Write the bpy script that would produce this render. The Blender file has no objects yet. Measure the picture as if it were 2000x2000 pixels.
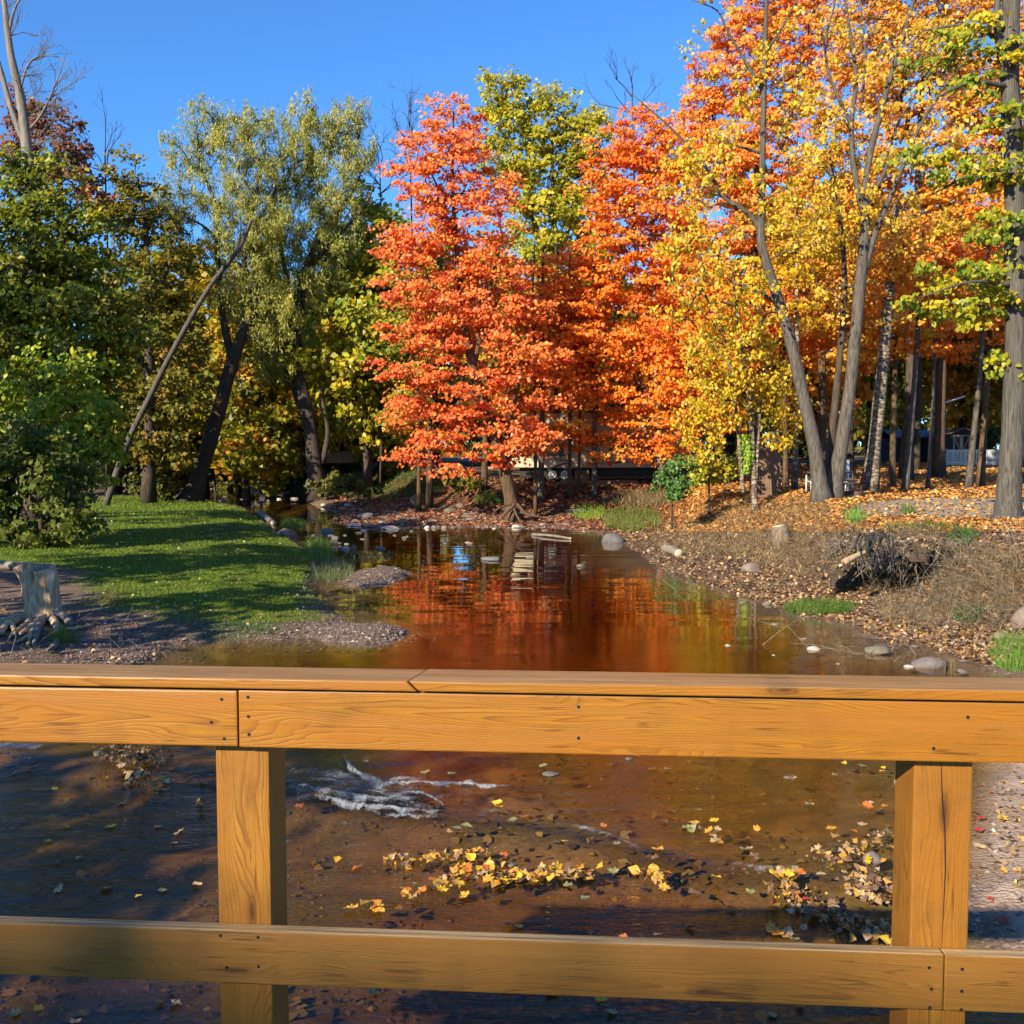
import bpy, bmesh, math, random
import numpy as np
from mathutils import Vector, Matrix

# ---------------------------------------------------------------- camera, world, sun, exposure
scene = bpy.context.scene
F = 1881.0 / 2000.0            # focal length as a fraction of the picture width
CAM_H = 3.0                    # metres above the creek
PITCH = math.radians(3.5)
cam_data = bpy.data.cameras.new('camera')
cam_data.sensor_width = 36.0
cam_data.lens = 36.0 * F
cam_data.clip_start = 0.05
cam_data.clip_end = 4000.0
cam = bpy.data.objects.new('camera', cam_data)
cam.location = (0, 0, CAM_H)
cam.rotation_euler = (math.pi / 2 - PITCH, 0, 0)
scene.collection.objects.link(cam)
scene.camera = cam

SUN_AZ = math.atan2(0.80, 1.0)        # the light travels to the right and away from the camera
SUN_EL = math.radians(27.0)
LIGHT = Vector((math.sin(SUN_AZ) * math.cos(SUN_EL), math.cos(SUN_AZ) * math.cos(SUN_EL), -math.sin(SUN_EL)))
world = bpy.data.worlds.new('World')
scene.world = world
world.use_nodes = True
wn = world.node_tree
for n in list(wn.nodes):
    wn.nodes.remove(n)
sky = wn.nodes.new('ShaderNodeTexSky')
sky.sky_type = 'NISHITA'
sky.sun_disc = False
sky.sun_elevation = SUN_EL
sky.sun_rotation = SUN_AZ + math.pi
sky.altitude = 200
sky.air_density = 1.15
sky.dust_density = 0.25
sky.ozone_density = 2.2
bg = wn.nodes.new('ShaderNodeBackground')
bg.inputs['Strength'].default_value = 0.078
wo = wn.nodes.new('ShaderNodeOutputWorld')
tint = wn.nodes.new('ShaderNodeMix'); tint.data_type = 'RGBA'; tint.blend_type = 'MULTIPLY'
tint.inputs[0].default_value = 1.0
tint.inputs[7].default_value = (0.42, 0.86, 1.42, 1)      # the deep clear autumn blue of the photograph
wn.links.new(sky.outputs[0], tint.inputs[6])
wn.links.new(tint.outputs[2], bg.inputs[0])
wn.links.new(bg.outputs[0], wo.inputs[0])

sun_data = bpy.data.lights.new('sun', 'SUN')
sun_data.energy = 5.0
sun_data.angle = math.radians(0.53)
sun_data.color = (1.0, 0.90, 0.70)
sun = bpy.data.objects.new('sun', sun_data)
sun.rotation_euler = LIGHT.to_track_quat('-Z', 'Y').to_euler()
sun.location = (-30, -40, 40)
scene.collection.objects.link(sun)

scene.view_settings.view_transform = 'Standard'
scene.view_settings.look = 'None'
scene.view_settings.gamma = 1.0
scene.view_settings.use_curve_mapping = False
scene.view_settings.exposure = 1.1
scene.cycles.use_denoising = True
scene.cycles.max_bounces = 6
scene.cycles.diffuse_bounces = 3
scene.cycles.glossy_bounces = 3
scene.cycles.transmission_bounces = 3
scene.cycles.transparent_max_bounces = 8
scene.cycles.caustics_reflective = False
scene.cycles.caustics_refractive = False
scene.cycles.use_adaptive_sampling = True
scene.cycles.adaptive_threshold = 0.03

# ---------------------------------------------------------------- helpers
random.seed(7)
RNG = np.random.default_rng(11)
C = scene.collection
CP, SP = math.cos(PITCH), math.sin(PITCH)


def ray(px, py):
    u = (px - 1000.0) / 1881.0
    v = (1000.0 - py) / 1881.0
    return np.array([u, CP + v * SP, -SP + v * CP])


def P(px, py, Y):
    d = ray(px, py)
    t = Y / d[1]
    return np.array([d[0] * t, Y, CAM_H + d[2] * t])


def G(px, py, z=0.0):
    d = ray(px, py)
    t = (z - CAM_H) / d[2]
    return np.array([d[0] * t, d[1] * t, z])


def tag(o, label=None, cat=None, group=None, kind=None):
    if label: o['label'] = label
    if cat: o['category'] = cat
    if group: o['group'] = group
    if kind: o['kind'] = kind
    return o


def empty(name, loc, label=None, cat=None, group=None, rz=0.0):
    o = bpy.data.objects.new(name, None)
    o.empty_display_size = 0.2
    o.location = tuple(float(v) for v in loc)
    o.rotation_euler = (0, 0, rz)
    C.objects.link(o)
    return tag(o, label, cat, group)


def link(name, mesh, mat=None, parent=None, loc=None):
    o = bpy.data.objects.new(name, mesh)
    if mat is not None and len(mesh.materials) == 0:
        mesh.materials.append(mat)
    if parent is not None:
        o.parent = parent
    if loc is not None:
        o.location = tuple(float(v) for v in loc)
    C.objects.link(o)
    return o


def fast_mesh(name, verts, k):
    """mesh of separate k-gons: verts is (N*k, 3)"""
    n = len(verts)
    m = bpy.data.meshes.new(name)
    nf = n // k
    m.vertices.add(n)
    m.vertices.foreach_set('co', np.ascontiguousarray(verts, dtype=np.float32).ravel())
    m.loops.add(n)
    m.loops.foreach_set('vertex_index', np.arange(n, dtype=np.int32))
    m.polygons.add(nf)
    m.polygons.foreach_set('loop_start', np.arange(0, n, k, dtype=np.int32))
    m.update(calc_edges=True)
    return m


def face_tint(mesh, cols):
    a = mesh.attributes.new('tint', 'FLOAT_COLOR', 'FACE')
    c = np.ones((len(cols), 4), dtype=np.float32)
    c[:, :3] = cols
    a.data.foreach_set('color', c.ravel())


def grid_mesh(name, X, Y, Z):
    ny, nx = X.shape
    m = bpy.data.meshes.new(name)
    co = np.stack([X, Y, Z], -1).reshape(-1, 3).astype(np.float32)
    idx = np.arange(nx * ny, dtype=np.int32).reshape(ny, nx)
    q = np.stack([idx[:-1, :-1], idx[:-1, 1:], idx[1:, 1:], idx[1:, :-1]], -1).reshape(-1, 4)
    m.vertices.add(len(co)); m.vertices.foreach_set('co', co.ravel())
    m.loops.add(q.size); m.loops.foreach_set('vertex_index', q.ravel())
    m.polygons.add(len(q)); m.polygons.foreach_set('loop_start', np.arange(0, q.size, 4, dtype=np.int32))
    m.update(calc_edges=True)
    m.polygons.foreach_set('use_smooth', np.ones(len(q), dtype=bool))
    return m


class MB:
    """collects shapes into one mesh"""
    def __init__(self):
        self.v = []; self.f = []; self.s = []

    def add(self, verts, faces, smooth=False):
        o = len(self.v)
        self.v.extend([tuple(float(c) for c in p) for p in verts])
        self.f.extend([tuple(i + o for i in f) for f in faces])
        self.s.extend([smooth] * len(faces))

    def box(self, x0, x1, y0, y1, z0, z1):
        v = [(x0, y0, z0), (x1, y0, z0), (x1, y1, z0), (x0, y1, z0), (x0, y0, z1), (x1, y0, z1), (x1, y1, z1), (x0, y1, z1)]
        self.add(v, [(0, 3, 2, 1), (4, 5, 6, 7), (0, 1, 5, 4), (1, 2, 6, 5), (2, 3, 7, 6), (3, 0, 4, 7)])

    def prism(self, poly_xz, y0, y1):
        n = len(poly_xz)
        v = [(x, y0, z) for x, z in poly_xz] + [(x, y1, z) for x, z in poly_xz]
        f = [tuple(range(n)), tuple(range(2 * n - 1, n - 1, -1))]
        f += [(i, i + n, (i + 1) % n + n, (i + 1) % n) for i in range(n)]
        self.add(v, f)

    def tube(self, pts, radii, sides=6, jitter=0.0, caps=True):
        pts = [np.asarray(p, float) for p in pts]
        n = len(pts)
        if np.isscalar(radii):
            radii = [radii] * n
        ref = np.array([0.31, 0.87, 0.37])
        vs = []
        for i in range(n):
            t = pts[min(i + 1, n - 1)] - pts[max(i - 1, 0)]
            t = t / (np.linalg.norm(t) + 1e-9)
            if abs(t @ ref) > 0.95:
                ref = np.array([0.9, -0.2, 0.3])
            a = np.cross(t, ref); a /= np.linalg.norm(a) + 1e-9
            b = np.cross(t, a)
            for k in range(sides):
                w = 2 * math.pi * k / sides
                r = radii[i] * (1 + (random.uniform(-jitter, jitter) if jitter else 0))
                vs.append(pts[i] + r * (math.cos(w) * a + math.sin(w) * b))
        fs = []
        for i in range(n - 1):
            for k in range(sides):
                k2 = (k + 1) % sides
                fs.append((i * sides + k, i * sides + k2, (i + 1) * sides + k2, (i + 1) * sides + k))
        if caps:
            fs.append(tuple(range(sides - 1, -1, -1)))
            fs.append(tuple((n - 1) * sides + k for k in range(sides)))
        self.add(vs, fs, True)

    def build(self, name, mat, parent=None, loc=None, origin=None):
        m = bpy.data.meshes.new(name)
        v = self.v
        if origin is not None:
            v = [(a - origin[0], b - origin[1], c - origin[2]) for a, b, c in v]
        m.from_pydata(v, [], self.f)
        m.polygons.foreach_set('use_smooth', self.s)
        m.update()
        return link(name, m, mat, parent, loc)


def spline(pts, n):
    """Catmull-Rom through pts, n samples per span"""
    pts = [np.asarray(p, float) for p in pts]
    if len(pts) < 3:
        return [pts[0] + (pts[-1] - pts[0]) * t for t in np.linspace(0, 1, n + 1)]
    ext = [2 * pts[0] - pts[1]] + pts + [2 * pts[-1] - pts[-2]]
    out = []
    for i in range(1, len(ext) - 2):
        p0, p1, p2, p3 = ext[i - 1:i + 3]
        for j in range(n):
            t = j / n
            out.append(0.5 * (2 * p1 + (p2 - p0) * t + (2 * p0 - 5 * p1 + 4 * p2 - p3) * t * t + (3 * p1 - p0 - 3 * p2 + p3) * t ** 3))
    out.append(pts[-1])
    return out


def vnoise(x, y, seed=0):
    xi = np.floor(x).astype(np.int64); yi = np.floor(y).astype(np.int64)
    fx = x - xi; fy = y - yi
    fx = fx * fx * (3 - 2 * fx); fy = fy * fy * (3 - 2 * fy)

    def h(a, b):
        n = (a * 374761393 + b * 668265263 + seed * 974634777) & 0x7fffffff
        n = (n ^ (n >> 13)) * 1274126177 & 0x7fffffff
        return ((n ^ (n >> 16)) & 0xffff) / 65535.0
    return (h(xi, yi) * (1 - fx) + h(xi + 1, yi) * fx) * (1 - fy) + (h(xi, yi + 1) * (1 - fx) + h(xi + 1, yi + 1) * fx) * fy


def fbm(x, y, seed=0, o=4):
    s = 0; a = 0.5
    for i in range(o):
        s = s + a * vnoise(x, y, seed + i); x = x * 2.03; y = y * 2.03; a *= 0.5
    return s - 0.47


def sstep(a, b, x):
    t = np.clip((x - a) / (b - a), 0, 1)
    return t * t * (3 - 2 * t)


# ---------------------------------------------------------------- materials
def new_mat(name):
    m = bpy.data.materials.new(name)
    m.use_nodes = True
    nt = m.node_tree
    for n in list(nt.nodes):
        nt.nodes.remove(n)
    out = nt.nodes.new('ShaderNodeOutputMaterial')
    return m, nt, out


class NT:
    def __init__(self, nt):
        self.nt = nt

    def n(self, typ, **kw):
        nd = self.nt.nodes.new(typ)
        for k, v in kw.items():
            if k in ('operation', 'blend_type', 'data_type', 'wave_type', 'rings_direction', 'bands_direction', 'attribute_name', 'feature', 'noise_dimensions', 'wave_profile', 'attribute_type', 'distance'):
                setattr(nd, k, v)
        return nd

    def set(self, nd, **kw):
        for k, v in kw.items():
            nd.inputs[k].default_value = v

    def l(self, a, b):
        self.nt.links.new(a, b)

    def coord(self, kind='Object', scale=(1, 1, 1), loc=(0, 0, 0)):
        tc = self.nt.nodes.new('ShaderNodeTexCoord')
        mp = self.nt.nodes.new('ShaderNodeMapping')
        mp.inputs['Scale'].default_value = scale
        mp.inputs['Location'].default_value = loc
        self.l(tc.outputs[kind], mp.inputs[0])
        return mp.outputs[0]

    def noise(self, vec, scale=5, detail=4, rough=0.55, dist=0.0):
        nd = self.nt.nodes.new('ShaderNodeTexNoise')
        nd.inputs['Scale'].default_value = scale
        nd.inputs['Detail'].default_value = detail
        nd.inputs['Roughness'].default_value = rough
        nd.inputs['Distortion'].default_value = dist
        if vec is not None:
            self.l(vec, nd.inputs['Vector'])
        return nd.outputs[0]

    def ramp(self, fac, stops):
        nd = self.nt.nodes.new('ShaderNodeValToRGB')
        e = nd.color_ramp.elements
        while len(e) < len(stops):
            e.new(0.5)
        for i, (p, c) in enumerate(stops):
            e[i].position = p
            e[i].color = (c, c, c, 1) if np.isscalar(c) else (c[0], c[1], c[2], 1)
        self.l(fac, nd.inputs[0])
        return nd.outputs[0]

    def mix(self, fac, a, b, blend='MIX'):
        nd = self.nt.nodes.new('ShaderNodeMix')
        nd.data_type = 'RGBA'; nd.blend_type = blend
        for i, v in ((0, fac), (6, a), (7, b)):
            if hasattr(v, 'links') or hasattr(v, 'is_linked'):
                self.l(v, nd.inputs[i])
            elif i == 0:
                nd.inputs[0].default_value = v
            else:
                nd.inputs[i].default_value = (v[0], v[1], v[2], 1)
        return nd.outputs[2]

    def math(self, op, a, b=0.0):
        nd = self.nt.nodes.new('ShaderNodeMath')
        nd.operation = op
        for i, v in ((0, a), (1, b)):
            if hasattr(v, 'is_linked'):
                self.l(v, nd.inputs[i])
            else:
                nd.inputs[i].default_value = v
        return nd.outputs[0]

    def attr(self, name, out='Fac'):
        nd = self.nt.nodes.new('ShaderNodeAttribute')
        nd.attribute_name = name
        return nd.outputs[out]

    def bump(self, h, strength=0.5, dist=0.02):
        nd = self.nt.nodes.new('ShaderNodeBump')
        nd.inputs['Strength'].default_value = strength
        nd.inputs['Distance'].default_value = dist
        self.l(h, nd.inputs['Height'])
        return nd.outputs[0]

    def pbsdf(self, color, rough=0.6, normal=None, metal=0.0, spec=0.5):
        nd = self.nt.nodes.new('ShaderNodeBsdfPrincipled')
        if hasattr(color, 'is_linked'):
            self.l(color, nd.inputs['Base Color'])
        else:
            nd.inputs['Base Color'].default_value = (color[0], color[1], color[2], 1)
        if hasattr(rough, 'is_linked'):
            self.l(rough, nd.inputs['Roughness'])
        else:
            nd.inputs['Roughness'].default_value = rough
        nd.inputs['Metallic'].default_value = metal
        nd.inputs['Specular IOR Level'].default_value = spec
        if normal is not None:
            self.l(normal, nd.inputs['Normal'])
        return nd


def mat_plain(name, col, rough=0.6, var=0.25, scale=6, metal=0.0, bump=0.15):
    m, nt, out = new_mat(name)
    t = NT(nt)
    co = t.coord()
    nz = t.noise(co, scale, 5, 0.6)
    c = t.ramp(nz, [(0.3, [v * (1 - var) for v in col]), (0.7, [min(1, v * (1 + var)) for v in col])])
    nz2 = t.noise(co, scale * 7, 3)
    b = t.pbsdf(c, rough, t.bump(nz2, bump, 0.01), metal)
    t.l(b.outputs[0], out.inputs[0])
    return m


def mat_leaf(name, transl=0.4, rough=0.45):
    m, nt, out = new_mat(name)
    t = NT(nt)
    col = t.attr('tint', 'Color')
    b = t.pbsdf(col, rough, None, 0.0, 0.35)
    tr = nt.nodes.new('ShaderNodeBsdfTranslucent')
    t.l(col, tr.inputs[0])
    mx = nt.nodes.new('ShaderNodeMixShader')
    mx.inputs[0].default_value = transl
    t.l(b.outputs[0], mx.inputs[1]); t.l(tr.outputs[0], mx.inputs[2])
    t.l(mx.outputs[0], out.inputs[0])
    return m


def mat_wood(name, light, dark, ring=24.0, tilt=0.05, grey=0.0, rough=0.5):
    m, nt, out = new_mat(name)
    t = NT(nt)
    tc = nt.nodes.new('ShaderNodeTexCoord')
    info = nt.nodes.new('ShaderNodeObjectInfo')
    sep = nt.nodes.new('ShaderNodeSeparateXYZ')
    t.l(tc.outputs['Object'], sep.inputs[0])
    rnd = info.outputs['Random']
    # slow wander of the heart line along the board
    cx = nt.nodes.new('ShaderNodeCombineXYZ')
    t.l(t.math('ADD', t.math('MULTIPLY', sep.outputs[0], 0.75), t.math('MULTIPLY', rnd, 37.0)), cx.inputs[0])
    t.l(t.math('MULTIPLY', sep.outputs[1], 3.0), cx.inputs[1])
    t.l(t.math('MULTIPLY', sep.outputs[2], 5.0), cx.inputs[2])
    wander = t.noise(cx.outputs[0], 1.6, 2.5, 0.45)
    wander2 = t.noise(cx.outputs[0], 7.0, 2, 0.5)
    wz = t.math('ADD', t.math('MULTIPLY', t.math('SUBTRACT', wander, 0.5), 0.15), t.math('MULTIPLY', t.math('SUBTRACT', wander2, 0.5), 0.012))
    # knots
    vo = nt.nodes.new('ShaderNodeTexVoronoi')
    kv = nt.nodes.new('ShaderNodeCombineXYZ')
    t.l(t.math('MULTIPLY', sep.outputs[0], 1.0), kv.inputs[0]); t.l(t.math('MULTIPLY', sep.outputs[2], 4.0), kv.inputs[1])
    vo.voronoi_dimensions = '2D'
    ko = nt.nodes.new('ShaderNodeVectorMath'); ko.operation = 'ADD'
    cr = nt.nodes.new('ShaderNodeCombineXYZ')
    t.l(t.math('MULTIPLY', rnd, 11.0), cr.inputs[0]); t.l(t.math('MULTIPLY', rnd, 5.0), cr.inputs[1])
    t.l(kv.outputs[0], ko.inputs[0]); t.l(cr.outputs[0], ko.inputs[1])
    vo.inputs['Scale'].default_value = 1.0
    t.l(ko.outputs[0], vo.inputs[0])
    kd = t.math('ADD', vo.outputs['Distance'], t.math('MULTIPLY', t.math('SUBTRACT', wander2, 0.5), 0.06))
    kn = t.ramp(kd, [(0.0, 0.85), (0.018, 0.75), (0.028, 0.35), (0.034, 0.65), (0.05, 0.15), (0.10, 0.0)])
    wz = t.math('ADD', wz, t.math('MULTIPLY', t.ramp(kd, [(0.0, 1.0), (0.12, 0.55), (0.30, 0.0)]), 0.035))
    zz = t.math('ADD', t.math('ADD', sep.outputs[2], wz), t.math('MULTIPLY', t.math('SUBTRACT', rnd, 0.5), 0.10))
    yy = t.math('ADD', t.math('ADD', sep.outputs[1], 0.028), t.math('MULTIPLY', sep.outputs[0], tilt * 0.25))
    cy = nt.nodes.new('ShaderNodeCombineXYZ')
    t.l(yy, cy.inputs[1]); t.l(zz, cy.inputs[2])
    w = t.n('ShaderNodeTexWave', wave_type='RINGS', rings_direction='X', wave_profile='SAW')
    t.set(w, Scale=ring, Distortion=0.5, Detail=2.0)
    w.inputs['Detail Scale'].default_value = 1.2
    t.l(cy.outputs[0], w.inputs[0])
    g = t.ramp(w.outputs['Fac'], [(0.0, 0.0), (0.50, 0.12), (0.72, 0.45), (0.90, 1.0), (0.96, 0.8), (1.0, 0.05)])
    # fibres
    fb = nt.nodes.new('ShaderNodeMapping'); fb.inputs['Scale'].default_value = (2.6, 120, 120)
    t.l(tc.outputs['Object'], fb.inputs[0])
    fib = t.noise(fb.outputs[0], 1.0, 3, 0.6)
    blotch = t.noise(cx.outputs[0], 3.0, 4, 0.6)
    base = t.mix(t.math('MULTIPLY', g, t.ramp(wander2, [(0.25, 0.55), (0.7, 0.95)])), light, dark)
    base = t.mix(t.ramp(fib, [(0.35, 0.0), (0.68, 0.62)]), base, [v * 0.50 for v in light])
    base = t.mix(t.ramp(blotch, [(0.32, 0.0), (0.62, 0.75)]), base, [light[0] * 0.8, light[1] * 0.66, light[2] * 0.55])
    base = t.mix(kn, base, [dark[0] * 0.45, dark[1] * 0.4, dark[2] * 0.5])
    speck = t.noise(tc.outputs['Object'], 95, 4, 0.8)
    base = t.mix(t.ramp(speck, [(0.60, 0.0), (0.72, 0.65)]), base, [v * 0.35 for v in light])
    ck = nt.nodes.new('ShaderNodeMapping'); ck.inputs['Scale'].default_value = (1.0, 46, 46)
    t.l(tc.outputs['Object'], ck.inputs[0])
    ckn = t.noise(ck.outputs[0], 1.0, 2, 0.5, 0.3)
    chk = t.math('MULTIPLY', t.ramp(ckn, [(0.482, 0.0), (0.497, 1.0), (0.503, 1.0), (0.518, 0.0)]), t.ramp(t.noise(tc.outputs['Object'], 4.5, 2), [(0.50, 0.0), (0.62, 0.75)]))
    base = t.mix(chk, base, [dark[0] * 0.5, dark[1] * 0.5, dark[2] * 0.8])
    stain = t.noise(tc.outputs['Object'], 6.0, 5, 0.7)
    base = t.mix(t.ramp(stain, [(0.52, 0.0), (0.75, 0.5)]), base, [light[0] * 0.42, light[1] * 0.40, light[2] * 0.6])
    if grey > 0:
        # upward faces bleached by weather
        geo = nt.nodes.new('ShaderNodeNewGeometry')
        sp = nt.nodes.new('ShaderNodeSeparateXYZ')
        t.l(geo.outputs['True Normal'], sp.inputs[0])
        up = t.math('MULTIPLY', t.ramp(sp.outputs[2], [(0.6, 0.0), (0.9, 1.0)]), grey)
        base = t.mix(up, base, t.mix(t.ramp(fib, [(0.34, 0.0), (0.62, 1.0)]), (0.13, 0.075, 0.030), (0.48, 0.315, 0.14)))
    hgt = t.math('ADD', t.math('MULTIPLY', g, -0.5), t.math('MULTIPLY', fib, 0.5))
    b = t.pbsdf(base, rough, t.bump(hgt, 0.35, 0.002), 0.0, 0.4)
    t.l(b.outputs[0], out.inputs[0])
    return m


def mat_bark(name, a, b_, scale=14, stretch=0.18, bump=0.9, pale=None):
    m, nt, out = new_mat(name)
    t = NT(nt)
    co = t.coord('Object', (1, 1, stretch))
    n1 = t.noise(co, scale, 6, 0.65, 0.6)
    n2 = t.noise(t.coord('Object'), 1.3, 3)
    c = t.ramp(n1, [(0.32, a), (0.62, b_)])
    c = t.mix(t.ramp(n2, [(0.4, 0.0), (0.7, 0.4)]), c, [v * 0.6 for v in b_])
    if pale is not None:
        n3 = t.noise(t.coord('Object', (1, 1, 2.6)), 5.5, 3)
        c = t.mix(t.ramp(n3, [(0.50, 0.0), (0.58, 1.0)]), c, pale)
    b = t.pbsdf(c, 0.85, t.bump(n1, bump, 0.03), 0.0, 0.2)
    t.l(b.outputs[0], out.inputs[0])
    return m


M = {}
M['rail'] = mat_wood('rail_wood', (0.345, 0.145, 0.013), (0.085, 0.024, 0.003), 72, 0.10, 0.45, 0.42)
M['post'] = mat_wood('post_wood', (0.315, 0.136, 0.015), (0.085, 0.026, 0.004), 68, 0.06, 0.5, 0.5)
M['lowrail'] = mat_wood('lower_rail_wood', (0.27, 0.125, 0.017), (0.070, 0.023, 0.004), 66, 0.08, 0.85, 0.55)
M['deck'] = mat_wood('deck_wood', (0.42, 0.25, 0.11), (0.24, 0.12, 0.04), 22, 0.06, 0.9, 0.7)
M['hole_dark'] = mat_plain('hole_black', (0.006, 0.005, 0.004), 0.95, 0.3, 40, 0.0)  # near black colour stands for the shade inside nail holes
M['leaf'] = mat_leaf('leaf', 0.48)
M['dryleaf'] = mat_leaf('dry_leaf', 0.2, 0.6)
M['blade'] = mat_leaf('grass_blade', 0.35, 0.6)
M['bark'] = mat_bark('bark_grey', (0.028, 0.023, 0.019), (0.125, 0.105, 0.085))
M['bark_dark'] = mat_bark('bark_dark', (0.022, 0.016, 0.012), (0.085, 0.062, 0.045))
M['bark_furrow'] = mat_bark('bark_furrowed', (0.024, 0.020, 0.017), (0.125, 0.108, 0.088), 26, 0.07, 1.0)
M['bark_pale'] = mat_bark('bark_pale', (0.05, 0.036, 0.026), (0.13, 0.095, 0.065), 14, 0.3, 0.8, (0.30, 0.245, 0.17))
M['bark_brown'] = mat_bark('bark_brown', (0.035, 0.02, 0.012), (0.13, 0.08, 0.045))
M['dead'] = mat_bark('dead_wood', (0.085, 0.07, 0.06), (0.235, 0.20, 0.17), 16, 0.08, 0.7)
M['root'] = mat_bark('root_wood', (0.06, 0.042, 0.03), (0.22, 0.165, 0.115), 20, 0.4, 0.7)
M['stumpwood'] = mat_bark('stump_wood', (0.17, 0.10, 0.055), (0.60, 0.42, 0.25), 18, 0.14, 1.0)
M['blackwood'] = mat_bark('dark_wet_wood', (0.008, 0.008, 0.009), (0.045, 0.043, 0.045), 20, 0.2, 0.9)

# ---------------------------------------------------------------- terrain
LEFT_SHORE = [(-6.0, -14), (-6.6, 0), (-6.6, 6), (-6.3, 9)] + [tuple(G(x, y)[:2]) for x, y in
    [(0, 1400), (200, 1340), (320, 1292), (345, 1262), (420, 1252), (560, 1250), (640, 1236), (690, 1205), (640, 1168), (604, 1140),
     (628, 1105), (612, 1078), (576, 1052), (540, 1032), (506, 1008), (472, 988), (405, 976)]] + [(-34, 78), (-70, 84)]
RIGHT_SHORE = [(-70, 100), (-34, 98)] + [tuple(G(x, y)[:2]) for x, y in
    [(555, 955), (596, 962), (612, 985), (680, 1008), (662, 1021), (740, 1032), (900, 1030), (1080, 1030), (1150, 1042), (1200, 1060),
     (1240, 1085), (1300, 1130), (1347, 1139), (1445, 1172), (1492, 1186), (1546, 1208), (1626, 1215), (1680, 1244), (1700, 1268),
     (1780, 1264), (1850, 1290), (1950, 1330), (1930, 1400), (1890, 1450), (1880, 1560), (1835, 1650), (1870, 1750), (1960, 1830)]] + [(3.2, 5), (3.6, 3), (4.0, 0), (4.5, -14)]
SHORE = np.array(LEFT_SHORE + RIGHT_SHORE)
N_LEFT = len(LEFT_SHORE)


def poly_sd(poly, x, y):
    """distance to the outline (negative inside) and the nearest segment"""
    x = np.asarray(x, float); y = np.asarray(y, float)
    best = np.full(x.shape, 1e9); seg = np.zeros(x.shape, int); inside = np.zeros(x.shape, bool)
    n = len(poly)
    for i in range(n):
        ax, ay = poly[i]; bx, by = poly[(i + 1) % n]
        dx, dy = bx - ax, by - ay
        t = np.clip(((x - ax) * dx + (y - ay) * dy) / (dx * dx + dy * dy + 1e-12), 0, 1)
        d = np.hypot(x - ax - t * dx, y - ay - t * dy)
        c = d < best
        best = np.where(c, d, best); seg = np.where(c, i, seg)
        cr = ((ay > y) != (by > y)) & (x < dx * (y - ay) / (dy if dy else 1e-12) + ax)
        inside ^= cr
    return np.where(inside, -best, best), seg


LEDGE = np.array([G(x, y)[:2] for x, y in [(-300, 1450), (0, 1465), (300, 1490), (560, 1520), (720, 1560), (850, 1588), (1000, 1600), (1180, 1640), (1420, 1695), (1560, 1710), (1760, 1720)]])


def ledge_side(x, y):
    """> 0 on the downstream (near) side of the little falls, in metres"""
    ly = np.interp(x, LEDGE[:, 0], LEDGE[:, 1])
    return ly - y


def water_z(x, y):
    return -0.10 * sstep(0.0, 0.35, ledge_side(np.asarray(x, float), np.asarray(y, float)))


BARS = []
for bx, by, rx, ry, hh in [(740, 1128, 100, 34, 0.19), (715, 1240, 135, 30, 0.20), (640, 1232, 60, 14, 0.10), (705, 1010, 60, 14, 0.25), (640, 1066, 45, 10, 0.14)]:
    c = G(bx, by); e = G(bx + rx, by); f = G(bx, by - ry); g = G(bx, by + ry)
    BARS.append((c[0], (f[1] + g[1]) / 2, e[0] - c[0], (f[1] - g[1]) / 2, hh + 0.07))
HOLLOW = (7.85, 18.9)


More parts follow.
